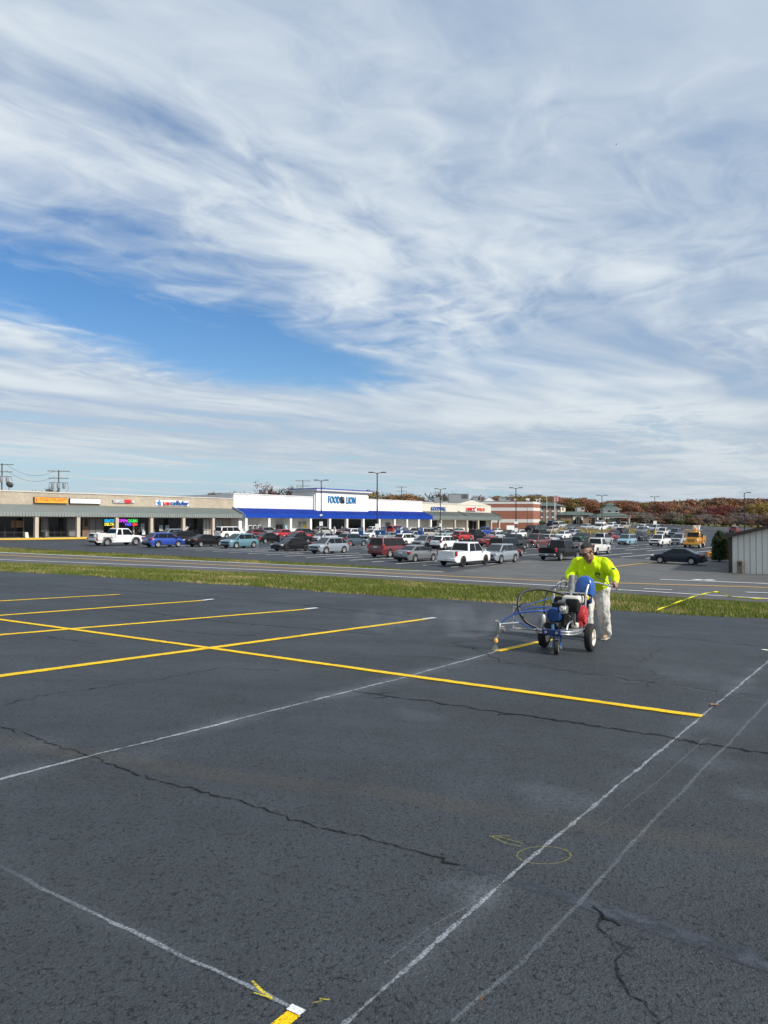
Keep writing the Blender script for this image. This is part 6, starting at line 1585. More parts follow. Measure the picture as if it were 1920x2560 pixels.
# tawny grass bank in front of the hotel
def bank():
    def smp():
        while True:
            px = random.uniform(1330, 1625); d = random.uniform(168, 186); X = atd(px, d).x
            return X, d, 1.0, 1
    return blades('grass_bank', 9000, smp, .35, .75, .10, PAL, 'tawny dry grass on the bank below the hotel')
bank()
for i, px in enumerate((1357, 1396, 1407, 1420)):
    d = 225 if i == 0 else 243; p = atd(px, d); t = thing('hedge_shrub', ['dark green shrub at the brick building corner', 'yellow-green shrub left of the lobby, first of three', 'yellow-green shrub left of the lobby, second of three', 'yellow-green shrub left of the lobby, third of three'][i], 'shrub', p, 0, 'shrubs by the hotel')
    bl = [((rg.normal()*.4, rg.normal()*.4, .5+rg.uniform(0, .5)), (.6, .6, .5)) for _ in range(7)]
    put('foliage', leaf_cloud('foliage', bl, 900, .12, rg), LM['green'] if i == 0 else leaf_mat('yellow_green', (.22, .2, .03)), t)
    MB().cyl((0, 0, -.1), (0, 0, .5), .06, n=6).build('stem', M_BARK, t)

# tell look-alikes apart by their place
def number_twins():
    by = {}
    for o in C.objects:
        if o.parent is None and o.get('category') == 'tree': by.setdefault(o['label'], []).append(o)
    for l, os_ in by.items():
        if len(os_) > 1:
            os_.sort(key=lambda o: o.location.x/o.location.y)
            w = {2: ['left one', 'right one'], 3: ['left one', 'middle one', 'right one'], 4: ['leftmost', 'second', 'third', 'rightmost']}.get(len(os_))
            if w:
                for o, q in zip(os_, w): o['label'] = (l+', '+q)
number_twins()
# ================================================================== THE STRIPING MACHINE AND ITS OPERATOR
M_ALU = pm('brushed_aluminium', (.50, .51, .52), .38, .75, var=.1, scale=5)
M_MBLUE = pm('machine_blue', (.010, .085, .33), .3, 0, var=.06, coat=.5)
M_DBLUE = pm('dark_blue_plate', (.012, .03, .12), .4)
M_HOSE = pm('black_hose', (.018, .018, .02), .45); M_BHOSE = pm('blue_hose', (.02, .09, .36), .4)
M_ENG = pm('black_engine', (.008, .008, .009), .5, 0, var=.4, scale=20, spec=.3); M_ERED = pm('engine_red', (.42, .02, .025), .4)
M_TANK = pm('cream_tank', (.66, .62, .52), .4, var=.08); M_RIMC = pm('cream_wheel', (.66, .62, .52), .45, var=.1)
M_CAST = pm('cast_metal', (.30, .30, .29), .5, .6, var=.3, scale=14); M_TAPE = pm('yellow_tool', (.76, .56, .03), .5)
HD = Vector((-.5, -.866, 0)); AX = (2.83, 11.36)
ma = thing('line_striper', 'blue and silver walk-behind line striping machine painting a yellow line', 'line striper')
on_ground(ma, AX[0], AX[1], HD, .025)
def wheel3(parent, c, r, w, ang=0.0):
    t = MB().lathe([(r*.60, -w/2), (r*.88, -w/2), (r*.97, -w*.4), (r, -w*.25), (r*.985, -w*.1), (r, 0), (r*.985, w*.1), (r, w*.25), (r*.97, w*.4), (r*.88, w/2), (r*.60, w/2), (r*.58, 0), (r*.6, -w/2)], (0, 0, 0), 'Y', 32).build('wheel', M_TYRE, parent, 40)
    m = MB().lathe([(r*.61, -w*.45), (r*.62, -w*.5), (r*.52, -w*.46), (r*.42, -w*.25), (r*.2, -w*.22), (r*.18, -w*.5), (.005, -w*.5)], (0, 0, 0), 'Y', 24)
    m.lathe([(r*.61, w*.45), (r*.62, w*.5), (r*.52, w*.46), (r*.42, w*.25), (r*.2, w*.22), (r*.18, w*.5), (.005, w*.5)], (0, 0, 0), 'Y', 24)
    rm = m.build('rim', M_RIMC, t, 35)
    MB().cyl((0, -w*.62, 0), (0, w*.62, 0), r*.09, n=10).build('axle_nut', M_ALU, rm, 40)
    t.location = c; t.rotation_euler = (0, 0, ang); return t
wheel3(ma, (0, .36, .212), .212, .105); wheel3(ma, (0, -.36, .212), .212, .105)
MB().cyl((0, -.36, .212), (0, .36, .212), .016, n=10).build('axle', M_ALU, ma, 40)
wheel3(ma, (.72, .05, .105), .105, .065, .25)
fk = MB()
for s in (-1, 1): fk.tube([(.72+.0, .05+s*.05, .105), (.69, .05+s*.055, .17), (.66, .05+s*.05, .27)], .014, 8)
fk.cbox((.665, .05, .275), (.11, .14, .025)); fk.cyl((.665, .05, .27), (.665, .05, .34), .03, n=12)
fo = fk.build('caster_fork', M_MBLUE, ma, 40)
for s in (-1, 1): MB().cyl((.72, .05+s*.058, .105), (.72, .05+s*.075, .105), .022, n=8).build('bolt', M_ALU, fo)
# frame: a rounded loop of flat tube
lp = spline([(-.08, .27, .33), (.3, .27, .33), (.6, .27, .335), (.76, .2, .34), (.80, .0, .34), (.76, -.2, .34), (.6, -.27, .335), (.3, -.27, .33), (-.08, -.27, .33)], 6)
fr = MB(); fr.tube(lp, .021, 8); fr.tube([p+Vector((0, 0, -.036)) for p in lp], .018, 8)
for x in (.02, .3, .55): fr.cyl((x, -.27, .33), (x, .27, .33), .02, n=8)
frame = fr.build('frame', M_ALU, ma, 50)
pl = MB().bevbox(.795, .83, -.14, .14, .28, .37, .012, 1).build('front_plate', M_DBLUE, frame)
for y in (-.08, .08): MB().cyl((.825, y, .325), (.842, y, .325), .02, n=10).build('bolt', M_ALU, pl, 40)
MB().box(-.05, .6, -.25, .25, .345, .36).build('deck', M_ALU, ma)
# engine
en = MB().bevbox(.10, .40, -.13, .15, .37, .60, .03, 2).build('engine', M_ENG, ma, 40); en.location = (-.06, .10, 0)
MB().lathe([(.005, .045), (.06, .05), (.125, .04), (.145, .01), (.15, -.05), (.005, -.05)], (.22, .19, .55), 'Y', 26).build('fan_cover', M_ERED, en, 40)
for k in range(8):
    a = k*math.pi/4; MB().cyl((.22+.03*math.cos(a), .238, .55+.03*math.sin(a)), (.22+.12*math.cos(a), .232, .55+.12*math.sin(a)), .008, n=5).build('fan_vane', pm('pink_red', (.55, .12, .12), .5), en)
MB().bevbox(.12, .36, .08, .2, .38, .48, .03, 2).build('engine_side', M_ERED, en, 40)
MB().bevbox(.06, .40, -.10, .16, .72, .84, .035, 3).build('fuel_tank', M_TANK, en, 40)
MB().cyl((.2, .05, .84), (.2, .05, .868), .035, n=14).build('fuel_cap', M_ENG, en, 40)
MB().bevbox(.30, .48, -.02, .16, .60, .80, .02, 2).build('air_filter', M_ENG, en, 40)
MB().bevbox(.10, .30, -.2, -.08, .55, .76, .03, 2).build('muffler', M_CAST, en, 40)
cy = MB()
for k in range(7): cy.cbox((.36, .02, .46+k*.022), (.16, .20, .012))
cy.build('cooling_fins', M_CAST, en)
# pump housing
pu = MB().lathe([(.005, -.02), (.085, -.02), (.108, .0), (.112, .03), (.112, .17), (.095, .20), (.005, .205)], (.42, -.04, .56), 'X', 24).build('pump_cover', pm('pump_blue', (.006, .05, .20), .4, var=.2, scale=9), ma, 40)
MB().bevbox(.46, .70, -.14, .06, .36, .46, .02, 1).build('pump_base', M_ENG, ma, 40)
MB().lathe([(.05, 0), (.06, .02), (.06, .16), (.04, .2), (.005, .2)], (.62, -.2, .36), 'Z', 16).build('filter_bowl', M_CAST, ma, 40)
MB().tube(spline([(.74, .2, .37), (.66, .2, .45), (.45, .2, .47), (.3, .22, .43)], 5), .014, 8).build('guard_bar', M_ALU, ma, 50)
MB().bevbox(.24, .38, .16, .26, .37, .45, .015, 1).build('battery_box', M_TANK, ma, 40)
MB().cyl((.68, -.02, .36), (.68, -.02, .43), .03, n=12).build('blue_cap', pm('light_blue_cap', (.10, .25, .42), .4), ma, 40)
# uprights and handlebar
up = MB()
for s in (-1, 1): up.tube(spline([(-.03, s*.25, .33), (-.06, s*.25, .6), (-.12, s*.25, .86), (-.2, s*.24+.02, 1.0)], 5), .019, 8)
up.cyl((-.12, -.25, .86), (-.12, .25, .86), .018, n=8); up.build('upright', M_ALU, ma, 50)
GRIP = {}
for s in (-1, 1):
    h = spline([(-.2, s*.24+.02, 1.0), (-.5, s*.25+.05, 1.03), (-.80, s*.33+.09, .98), (-.98, s*.385+.10, .965)], 6)
    hb = MB().tube(h, .017, 10).build('handlebar', M_ALU, ma, 50)
    g0, g1 = Vector((-.92, s*.365+.10, .972)), Vector((-1.07, s*.41+.10, .955)); GRIP[s] = (g0, g1)
    MB().cyl(g0, g1, .021, n=12).build('grip', M_HOSE, hb, 40)
    MB().tube([(-.86, s*.35+.1, .955), (-.92, s*.405+.1, .93), (-1.06, s*.455+.1, .90)], .008, 6).build('brake_lever', M_CHROME, hb, 50)
    MB().tube(spline([(-.86, s*.35+.1, .965), (-.6, s*.30+.06, 1.09), (-.3, s*.2, 1.02), (-.15, s*.15, .85)], 5), .006, 5).build('cable', M_HOSE, hb, 50)
# blue hopper, its mount, reel and hoses
hp_ = []
for x, z0, z1, w in ((.06, .86, 1.10, .13), (.03, .84, 1.135, .165), (-.05, .835, 1.15, .185), (-.15, .84, 1.12, .18), (-.22, .87, 1.04, .15)):
    hp_.append([(x, -w, z0), (x, -w*.98, z0+(z1-z0)*.55), (x-.01, -w*.72, z0+(z1-z0)*.88), (x-.015, -w*.3, z1), (x-.015, w*.3, z1), (x-.01, w*.72, z0+(z1-z0)*.88), (x, w*.98, z0+(z1-z0)*.55), (x, w, z0)])
m = MB(); n = 8; m.add([v for s_ in hp_ for v in s_], [(i*n+k, i*n+k+1, (i+1)*n+k+1, (i+1)*n+k) for i in range(4) for k in range(n-1)]+[tuple(range(n)), tuple(range(4*n+n-1, 4*n-1, -1))]+[(i*n, (i+1)*n, (i+1)*n+n-1, i*n+n-1) for i in range(4)])
ho_ = m.build('hopper', M_MBLUE, ma, 50); ho_.scale = (.9, .82, .98); ho_.location = (-.24, .185, .01)
MB().bevbox(-.32, -.2, .05, .30, .70, .84, .02, 1).build('hopper_mount', M_DBLUE, ma, 40)
for y in (-.09, .05):
    c = MB().lathe([(.005, .02), (.035, .02), (.05, .0), (.05, -.03), (.005, -.03)], (-.12, y+.19, .80), 'X', 18).build('tape_measure', M_TAPE, ma, 40)
    MB().lathe([(.005, .03), (.026, .03), (.028, .018)], (-.12, y+.19, .80), 'X', 14).build('label_disc', M_ENG, c, 40)
MB().lathe([(.005, -.04), (.18, -.04), (.185, -.02), (.12, -.015), (.12, .015), (.185, .02), (.18, .04), (.005, .04)], (-.17, .2, .62), 'Y', 30).build('hose_reel', M_ENG, ma, 40)
cl = MB()
for k in range(5): cl.lathe([(.14+.008*math.cos(a), -.03+k*.015+.008*math.sin(a)) for a in np.linspace(0, 6.28, 7)], (-.17, .2, .62), 'Y', 26)
cl.build('coiled_hose', M_HOSE, ma, 50)
py_ = MB().lathe([(.03, -.32), (.05, -.3), (.052, -.05), (.045, .0), (.05, .04), (.045, .08), (.02, .1), (.005, .1)], (-.16, .01, 1.05), 'Z', 16).build('pump_cylinder', M_CAST, ma, 40)
MB().cyl((-.16, .01, .36), (-.16, .01, .74), .022, n=10).build('piston_rod', M_ALU, py_, 40)
MB().tube(spline([(-.14, .02, .74), (.05, .06, .90), (.2, .10, .82)], 5), .02, 8).build('grey_hose', M_CAST, ma, 50)
MB().tube(spline([(-.12, -.04, .82), (.25, -.34, .91), (.62, -.52, .86), (.80, -.52, .66), (.82, -.40, .46), (.74, -.26, .37)], 9), .021, 10).build('suction_hose', M_HOSE, ma, 50)
# gun arm out to the right of the machine
ga = MB(); ga.cyl((.70, -.24, .33), (.86, -.58, .345), .020, n=8); ga.build('arm_tube', M_CAST, ma, 40)
MB().box(.836, .872, -.62, -.24, .30, .325).build('arm_bar', M_ALU, ma)
MB().cyl((.85, -.57, .30), (.85, -.57, .66), .012, n=8).build('sight_rod', M_ALU, ma, 40)
MB().cyl((.85, -.57, .65), (.85, -.53, .66), .011, n=8).build('sight_knob', M_ALU, ma, 40)
MB().cyl((.83, -.50, .43), (.99, -.73, .40), .013, n=8).build('gun_arm', M_ALU, ma, 40)
gu = MB().bevbox(.965, 1.02, -.77, -.71, .26, .42, .012, 1)
gu.tube([(1.0, -.74, .42), (1.03, -.76, .45), (1.06, -.78, .44)], .016, 8); gu.cyl((.96, -.74, .36), (.92, -.69, .36), .02, n=8); gu.cyl((1.0, -.74, .26), (1.02, -.765, .18), .014, n=8); gu.cyl((.98, -.69, .32), (.98, -.65, .32), .025, n=10)
gun = gu.build('spray_gun', M_CAST, ma, 40)
MB().lathe([(.01, .0), (.03, .005), (.034, .04), (.022, .06), (.01, .07)], (1.025, -.77, .125), 'Z', 14).build('nozzle', pm('orange_nozzle', (.72, .36, .06), .4), gun, 40)
MB().tube(spline([(.98, -.72, .42), (.90, -.52, .56), (.80, -.2, .62), (.60, -.12, .62)], 8), .011, 8).build('paint_hose', M_BHOSE, ma, 50)
MB().tube(spline([(.60, -.1, .68), (.74, -.42, .63), (.80, -.60, .52), (.77, -.5, .42), (.70, -.30, .35)], 8), .008, 8).build('paint_hose', M_BHOSE, ma, 50)
MB().tube(spline([(.86, -.57, .55), (.82, -.46, .70), (.72, -.36, .72), (.66, -.25, .6)], 7), .007, 6).build('control_cable', M_HOSE, ma, 50)
MB().tube(spline([(.75, -.5, .66), (.5, -.3, .74), (.3, -.15, .8)], 7), .007, 6).build('paint_hose', M_BHOSE, ma, 50)

# smaller fittings
MB().bevbox(-.14, .06, -.20, -.02, .60, .80, .02, 2).build('control_box', M_ENG, ma, 40)
MB().bevbox(-.12, .04, .20, .26, .58, .70, .01, 1).build('name_plate', M_DBLUE, ma, 40)
MB().lathe([(.112, 0), (.117, .01), (.117, .03), (.112, .04)], (.45, -.04, .56), 'X', 24).build('pump_band', M_ENG, ma, 40)
MB().bevbox(.40, .52, -.10, .12, .40, .74, .02, 1).build('pump_gearcase', M_ENG, ma, 40)
MB().bevbox(.44, .60, .04, .14, .58, .70, .015, 1).build('gauge_block', M_CAST, ma, 40)
MB().lathe([(.005, .02), (.03, .02), (.035, 0), (.03, -.02)], (.62, .09, .66), 'X', 14).build('pressure_gauge', M_TANK, ma, 40)
MB().tube(spline([(.55, .1, .6), (.62, .2, .56), (.5, .24, .48), (.38, .22, .42)], 6), .011, 7).build('drain_hose', M_HOSE, ma, 50)
MB().tube(spline([(.05, .2, .86), (.2, .28, .80), (.32, .26, .62), (.28, .2, .5)], 6), .008, 6).build('throttle_cable', M_HOSE, ma, 50)
MB().tube(spline([(-.1, -.22, .95), (.1, -.3, .85), (.3, -.28, .6), (.2, -.24, .38)], 6), .012, 7).build('return_hose', M_HOSE, ma, 50)
for x, y in ((.1, .29), (.35, .29), (.6, .28), (.1, -.29), (.35, -.29)): MB().cyl((x, y, .33), (x, y+(.012 if y > 0 else -.012), .33), .018, n=6).build('bolt', M_CAST, ma)

# ---- paint spray under the nozzle and a breath of mist
def vol(name, me, dens, col, label):
    mt = bpy.data.materials.new(name); mt.use_nodes = True; nt = mt.node_tree; nt.nodes.clear()
    v = nt.nodes.new('ShaderNodeVolumePrincipled'); v.inputs['Color'].default_value = (*col, 1); o_ = nt.nodes.new('ShaderNodeOutputMaterial')
    nt.links.new(v.outputs[0], o_.inputs['Volume'])
    if dens > 2: v.inputs['Density'].default_value = dens
    else:
        n = nt.nodes.new('ShaderNodeTexNoise'); n.inputs['Scale'].default_value = 2.2; n.inputs['Detail'].default_value = 3; tc = nt.nodes.new('ShaderNodeTexCoord'); nt.links.new(tc.outputs['Object'], n.inputs[0])
        mr = nt.nodes.new('ShaderNodeMapRange'); nt.links.new(n.outputs[0], mr.inputs[0]); mr.inputs[1].default_value = .48; mr.inputs[2].default_value = .75; mr.inputs[4].default_value = dens
        nt.links.new(mr.outputs[0], v.inputs['Density'])
    o = put(name, me, mt); return tag(o, label, 'paint mist', kind='stuff')
on_m = ma.matrix_basis if False else None
mw = Matrix.Translation(ma.location) @ ma.rotation_euler.to_matrix().to_4x4()
spv = MB().frus((.99, 1.06, -.835, -.715), (1.02, 1.035, -.782, -.766), .012, .128).mesh('paint_spray')
o_ = vol('paint_spray', spv, 9.0, (.75, .70, .55), 'fan of paint spray below the gun\'s nozzle'); o_.location = ma.location; o_.rotation_euler = ma.rotation_euler
q = mw @ Vector((1.35, -.9, .2))
o_ = vol('paint_mist', MB().ell((0, 0, .28), (1.5, .9, .26), 16, 10).mesh('paint_mist'), .22, (.8, .82, .85), 'faint paint mist drifting left of the machine'); o_.location = q+Vector((-.45, .8, -.1))

# ---- people: one continuous skin grown from tapered limbs, then clothes over it
def limbs(chains, vox, sm=4, ratio=None):
    """union of tapered limbs, remeshed into one continuous surface"""
    m = MB()
    for ch in chains:
        if ch[0] == 'e': m.ell(ch[1], ch[2], 20, 14)
        else:
            for (p, r), (q, s) in zip(ch, ch[1:]):
                p, q = Vector(p), Vector(q); k = 6
                m.cyl(p, q, r, s, 14, True); m.ell(p, (r, r, r), 14, 9); m.ell(q, (s, s, s), 14, 9)
    me = bpy.data.meshes.new('tmp'); me.from_pydata(m.v, [], m.f)
    o = bpy.data.objects.new('tmp', me); C.objects.link(o)
    a = o.modifiers.new('r', 'REMESH'); a.mode = 'VOXEL'; a.voxel_size = vox
    b = o.modifiers.new('s', 'SMOOTH'); b.iterations = sm; b.factor = .5
    dg = bpy.context.evaluated_depsgraph_get(); out = bpy.data.meshes.new_from_object(o.evaluated_get(dg))
    bpy.data.objects.remove(o); out.polygons.foreach_set('use_smooth', [True]*len(out.polygons)); return out
def cloth(name, col, var=.08, bump=.8, bs=7.0, rough=.85, aniso=(1, 1, 1)):
    mt = bpy.data.materials.new(name); mt.use_nodes = True; nt = mt.node_tree; p = nt.nodes['Principled BSDF']; N = nt.nodes.new; L = nt.links.new
    p.inputs['Base Color'].default_value = (*col, 1); p.inputs['Roughness'].default_value = rough; p.inputs['Specular IOR Level'].default_value = .2
    tc = N('ShaderNodeTexCoord'); mp = N('ShaderNodeMapping'); mp.inputs['Scale'].default_value = aniso; L(tc.outputs['Object'], mp.inputs[0])
    n = N('ShaderNodeTexNoise'); n.inputs['Scale'].default_value = bs; n.inputs['Detail'].default_value = 3; n.inputs['Distortion'].default_value = 1.2; L(mp.outputs[0], n.inputs[0])
    b = N('ShaderNodeBump'); b.inputs['Strength'].default_value = bump; b.inputs['Distance'].default_value = .05; L(n.outputs[0], b.inputs['Height']); L(b.outputs[0], p.inputs['Normal'])
    mx = N('ShaderNodeMix'); mx.data_type = 'RGBA'; mx.inputs['A'].default_value = (*[c*(1+var) for c in col], 1); mx.inputs['B'].default_value = (*[c*(1-var) for c in col], 1)
    L(n.outputs[0], mx.inputs['Factor']); L(mx.outputs['Result'], p.inputs['Base Color'])
    return mt
M_SKIN = pm('tan_skin', (.36, .19, .125), .45, var=.08, scale=14)
M_SKINW = M_SKIN
M_HIVIS = cloth('hi_vis_shirt', (.66, .88, .010), .05, .55, 6.0, .8, (1, 1, .55))
M_TROU = cloth('white_work_trousers', (.60, .57, .52), .10, .9, 6.5, .9, (1, 1, .7))
M_HAIR = pm('short_dark_hair', (.022, .018, .016), .7, var=.4, scale=40, bump=.6, bscale=140)

# worker's own frame: +x the way he walks (the machine's heading), +y his left, z up, origin between his feet
B0 = mw @ Vector((-1.52, .04, 0)); wk = thing('person', 'worker in neon yellow long-sleeved shirt and white trousers pushing the striping machine', 'person')
wk.location = (B0.x, B0.y, gz(B0.x, B0.y)+.02); wk.rotation_euler = (0, 0, math.atan2(HD.y, HD.x))
inv = Matrix.Translation(wk.location) @ Matrix.Rotation(math.atan2(HD.y, HD.x), 4, 'Z'); inv = inv.inverted()
def gl(v): return inv @ (mw @ v)               # a point of the machine in the worker's frame
gL, gR = gl((GRIP[1][0]+GRIP[1][1])/2), gl((GRIP[-1][0]+GRIP[-1][1])/2)
dL = (gl(GRIP[1][1])-gl(GRIP[1][0])).normalized(); dR = (gl(GRIP[-1][1])-gl(GRIP[-1][0])).normalized()
pel = Vector((-.06, 0, .93)); chest = Vector((.12, 0, 1.26)); neck = Vector((.24, 0, 1.425)); head = Vector((.365, -.02, 1.545))
shL, shR = Vector((.17, .225, 1.335)), Vector((.17, -.225, 1.335))
wrL, wrR = gL+Vector((-.045, 0, .065)), gR+Vector((-.045, 0, .065))
def elbow(s, w, side): return s.lerp(w, .52)+Vector((-.06, side*.06, -.03))
elL, elR = elbow(shL, wrL, 1), elbow(shR, wrR, -1)
anL, anR = Vector((-.30, .13, .10)), Vector((.10, -.06, .10)); hpL, hpR = pel+Vector((0, .115, -.04)), pel+Vector((0, -.115, -.04))
knL, knR = Vector((-.06, .15, .50)), Vector((.16, -.08, .52))
def hand(g, d, w, side):
    """palm over the grip, four fingers curling round it, thumb closing from the inside"""
    ax = d; fwd = Vector((1, 0, 0)); fwd = (fwd-ax*fwd.dot(ax)).normalized(); upv = Vector((0, 0, 1)); upv = (upv-ax*upv.dot(ax)-fwd*upv.dot(fwd)).normalized()
    pc = g+upv*.036-fwd*.012; out = [[(w, .031), (pc-fwd*.02, .030)], [(pc-ax*.028, .024), (pc+ax*.03, .023)], [(pc-ax*.03+fwd*.01, .02), (pc+ax*.03+fwd*.01, .019)]]
    for k, (o, l) in enumerate(((-.036, .98), (-.012, 1.06), (.012, 1.0), (.034, .86))):
        ch = []
        for a, r in ((60, .011), (15, .0105), (-35, .010), (-85, .009), (-125*l, .0085)):
            a = R(a); ch.append((g+ax*o+fwd*(.034*math.cos(a))+upv*(.034*math.sin(a)), r))
        out.append(ch)
    tb = [(pc-ax*.035-fwd*.015, .013), (g-ax*.05-fwd*.034, .012), (g-ax*.04-fwd*.02-upv*.034, .011), (g-ax*.03+fwd*.008-upv*.036, .009)]
    out.append(tb); return out
hrot = Matrix.Rotation(R(32), 3, 'Y') @ Matrix.Identity(3)*1.07
def hd(x, y, z): return head+(Matrix.Rotation(R(-30), 3, 'Z') @ (hrot @ Vector((x, y, z))))
def horb(c, r): return [(hd(*c), r), (hd(c[0]+.001, c[1], c[2]), r)]
HEADC = [horb((-.015, 0, .035), .098), horb((.02, 0, .03), .094), horb((-.035, 0, .02), .094), [(hd(.045, 0, -.02), .068), (hd(.05, 0, -.075), .056)], [(hd(.0, .03, -.06), .058), (hd(.055, .02, -.09), .04)], [(hd(.0, -.03, -.06), .058), (hd(.055, -.02, -.09), .04)],
         [(hd(.098, 0, .02), .013), (hd(.120, 0, -.02), .019)], horb((.112, .016, -.025), .012), horb((.112, -.016, -.025), .012), [(hd(.088, .05, .035), .018), (hd(.098, 0, .04), .019), (hd(.088, -.05, .035), .018)],
         [(hd(.098, .022, -.062), .0085), (hd(.106, 0, -.06), .010), (hd(.098, -.022, -.062), .0085)], [(hd(-.005, .098, .02), .017), (hd(-.008, .10, -.025), .012)], [(hd(-.005, -.098, .02), .017), (hd(-.008, -.10, -.025), .012)],
         [(hd(.07, .055, -.01), .03), (hd(.06, .05, -.04), .03)], [(hd(.07, -.055, -.01), .03), (hd(.06, -.05, -.04), .03)]]
body = HEADC+[[(neck-Vector((.04, 0, .06)), .075), (hd(-.02, 0, -.05), .065)], [(pel, .16), (chest, .17), (neck-Vector((.03, 0, .05)), .09)], [(shL, .085), (elL, .055), (wrL, .033)], [(shR, .085), (elR, .055), (wrR, .033)],
      [(hpL, .10), (knL, .065), (anL, .045)], [(hpR, .10), (knR, .065), (anR, .045)]]+hand(gL, dL, wrL, 1)+hand(gR, dR, wrR, -1)
put('body', limbs(body, .0075, 3), M_SKIN, wk)
# shirt: broad belly, loose sleeves, collar
bl = Vector((.07, 0, 1.08))
shirt = [[(pel+Vector((.02, .07, .03)), .175), (bl+Vector((0, .06, 0)), .195), (chest+Vector((0, .09, 0)), .185), (shL+Vector((-.02, -.04, .0)), .105)], [(pel+Vector((.02, -.07, .03)), .175), (bl+Vector((0, -.06, 0)), .195), (chest+Vector((0, -.09, 0)), .185), (shR+Vector((-.02, .04, 0)), .105)],
         [(shL, .11), (elL, .085), (elL.lerp(wrL, .75), .06), (elL.lerp(wrL, .9), .045)], [(shR, .11), (elR, .085), (elR.lerp(wrR, .75), .06), (elR.lerp(wrR, .9), .045)],
         [(shL+Vector((0, -.06, .02)), .09), (neck-Vector((.05, 0, .06)), .10), (shR+Vector((0, .06, .02)), .09)], [(chest, .18), (neck-Vector((.06, 0, .09)), .11)], [(neck-Vector((.04, 0, .05)), .088), (neck-Vector((.03, 0, .03)), .086)]]
shm = limbs(shirt, .012, 5)
def wrinkle(me, amp, sc, seed):
    for v in me.vertices:
        c = v.co; k = mnoise.noise((c.x*sc+seed, c.y*sc, c.z*sc*.6))+.5*mnoise.noise((c.x*sc*2.3, c.y*sc*2.3+seed, c.z*sc*1.3))
        k += .9*(abs(mnoise.noise((c.x*sc*1.1+seed*2, c.y*sc*1.1, c.z*sc*.45)))*-2+.35)        # sharp creases
        v.co = c+v.normal*(k*amp)
wrinkle(shm, .017, 7, 3)
so = put('shirt', shm, M_HIVIS, wk)
trou = [[(hpL+Vector((0, -.02, .05)), .155), (hpL+Vector((0, 0, -.1)), .135), (knL, .108), (knL.lerp(anL, .6), .10), (anL+Vector((.01, 0, -.01)), .095)], [(hpR+Vector((0, .02, .05)), .155), (hpR+Vector((0, 0, -.1)), .135), (knR, .108), (knR.lerp(anR, .6), .10), (anR+Vector((.01, 0, -.01)), .095)], [(hpL, .15), (hpR, .15)]]
tm = limbs(trou, .012, 5); wrinkle(tm, .018, 8, 9); put('trousers', tm, M_TROU, wk)
# hair cap, sunglasses, shoes, badge
hm = limbs([horb((-.028, 0, .062), .094), horb((-.045, 0, .03), .096), horb((.012, 0, .085), .072), [(hd(-.05, .05, .0), .05), (hd(-.05, -.05, .0), .05)]], .008, 3); put('hair', hm, M_HAIR, wk)
gs = MB()
for s in (-1, 1): gs.ell(hd(.112, s*.036, .012), (.014, .028, .019), 12, 8); gs.tube([hd(.105, s*.06, .018), hd(.05, s*.1, .022), hd(-.005, s*.104, .018)], .004, 6)
gs.tube([hd(.12, -.012, .016), hd(.12, .012, .016)], .004, 6); gs.build('sunglasses', M_BLACKL, wk, 60)
for an, s in ((anL, 1), (anR, -1)):
    m2 = limbs([[(an+Vector((-.05, 0, -.045)), .045), (an+Vector((.08, 0, -.05)), .042), (an+Vector((.16, 0, -.06)), .034)]], .01, 2)
    sh_ = put('shoe', m2, pm('tan_work_shoe', (.36, .25, .14), .7), wk)
    MB().bevbox(an.x-.1, an.x+.2, an.y-.048, an.y+.048, an.z-.105, an.z-.078, .01, 1).build('sole', pm('pale_sole', (.5, .46, .4), .8), sh_)
# round chest emblem and sleeve patch, printed on the shirt
from mathutils.bvhtree import BVHTree
def stick(me, origin, direction, shapes, name, mat, parent, upv=Vector((0, 0, 1))):
    """lay thin flat shapes onto the cloth where a line from outside meets it"""
    bv = BVHTree.FromPolygons([v.co[:] for v in me.vertices], [p.vertices[:] for p in me.polygons]); d = Vector(direction).normalized(); right = d.cross(upv).normalized(); u2 = right.cross(d)
    m = MB()
    for quad in shapes:
        vs = []
        for x, y in quad:
            o2 = Vector(origin)+right*x+u2*y; h_, n_, _, _ = bv.ray_cast(o2, d)
            if h_ is None: vs = None; break
            vs.append(h_-d*.004)
        if vs: m.add(vs, [tuple(range(len(vs)))])
    return m.build(name, mat, parent)
ring = []
for k in range(20):
    a0, a1 = 2*math.pi*k/20, 2*math.pi*(k+1)/20; ring.append([(r_*math.cos(a), r_*math.sin(a)) for a, r_ in ((a0, .030), (a1, .030), (a1, .042), (a0, .042))])
bar = [[(-.045+.015*k, -.009), (-.03+.015*k, -.009), (-.03+.015*k, .009), (-.045+.015*k, .009)] for k in range(6)]
txt = [[(-.04+.014*k, -.062), (-.03+.014*k, -.062), (-.03+.014*k, -.052), (-.04+.014*k, -.052)] for k in range(6)]
tri = [[(-.022, .012), (0.022, .012), (0, .026)]]
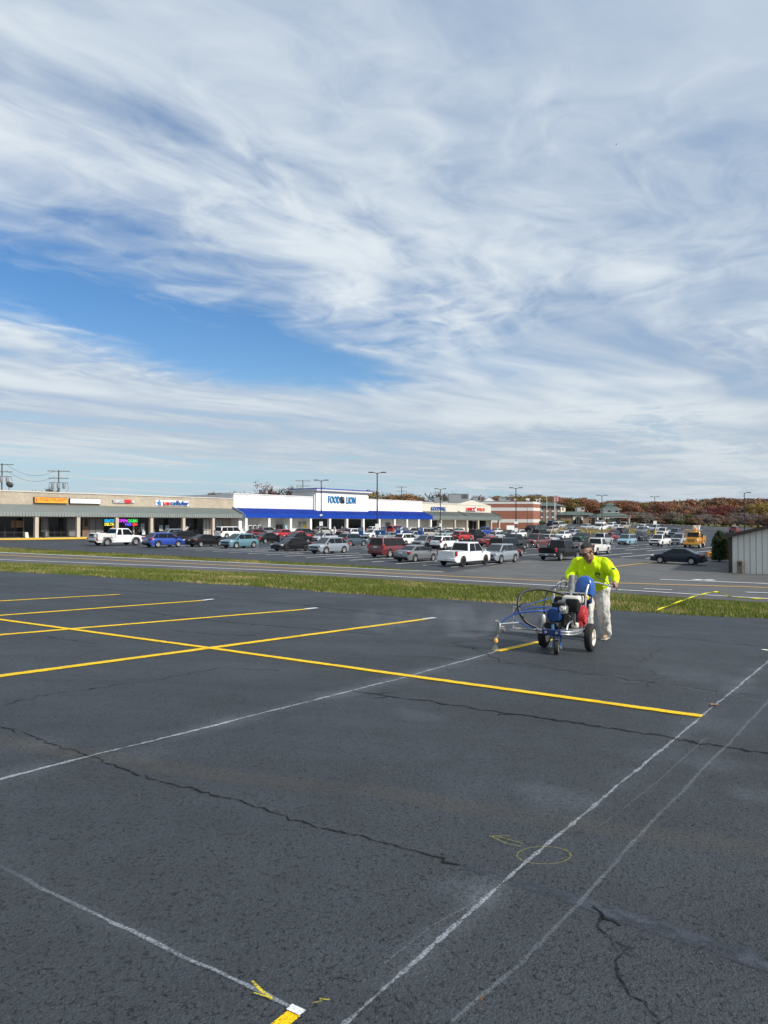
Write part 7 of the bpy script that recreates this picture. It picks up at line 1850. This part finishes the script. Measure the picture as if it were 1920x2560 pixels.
M_PRINT = pm('dark_green_print', (.03, .10, .05), .8)
stick(shm, (1.2, .13, 1.16), (-1, -.0, 0), ring+bar+txt+tri, 'chest_emblem', M_PRINT, so)
stick(shm, shL.lerp(elL, .45)+Vector((.5, .6, .05)), (-.5, -.6, -.05), [[(-.03+.015*k, -.016), (-.015+.015*k, -.016), (-.015+.015*k, .016), (-.03+.015*k, .016)] for k in range(4)], 'sleeve_patch', M_PRINT, so)

# two shoppers walking by the supermarket
def shopper(px, d, label, top, legc, rz):
    p = atd(px, d); t = thing('person', label, 'person', (p.x, p.y, max(p.z, ZF)), rz)
    b = [[((0, 0, 1.60), .095), ((.02, 0, 1.63), .09)], [((0, 0, 1.40), .06), ((0, 0, 1.55), .055)], [((0, 0, .95), .14), ((0, 0, 1.3), .15)]]
    ar = []; lg = []
    for s in (-1, 1):
        ar.append([((0, s*.2, 1.36), .06), ((.02, s*.26, 1.1), .048), ((.16*s+.06, s*.25, .88), .035)]); lg.append([((0, s*.09, .92), .095), ((.1*s, s*.1, .5), .07), ((.2*s, s*.1, .07), .05), ((.2*s+.12, s*.1, .04), .04)])
    put('body', limbs(b+ar+lg, .02, 2), M_SKIN, t)
    put('shirt', limbs([[((0, .04, .98), .16), ((0, .05, 1.3), .165)], [((0, -.04, .98), .16), ((0, -.05, 1.3), .165)]]+[[(a[0][0], .08), (a[1][0], .066), (a[2][0], .05)] for a in ar], .022, 2), top, t)
    put('trousers', limbs([[(c[0][0], .125), (c[1][0], .092), (c[2][0], .075)] for c in lg], .022, 2), legc, t)
    put('hair', limbs([[((-.02, 0, 1.66), .095), ((-.03, 0, 1.62), .098)]], .02, 2), M_HAIR, t)
shopper(836, 158, 'shopper in a pale top walking by the supermarket entrance, left of two', cloth('grey_top', (.42, .40, .44)), cloth('light_trousers', (.30, .30, .33)), 1.2)
shopper(855, 160, 'shopper in a grey top right of the other shopper by the entrance', cloth('dark_top', (.22, .22, .24)), cloth('dark_trousers', (.08, .08, .10)), 2.6)
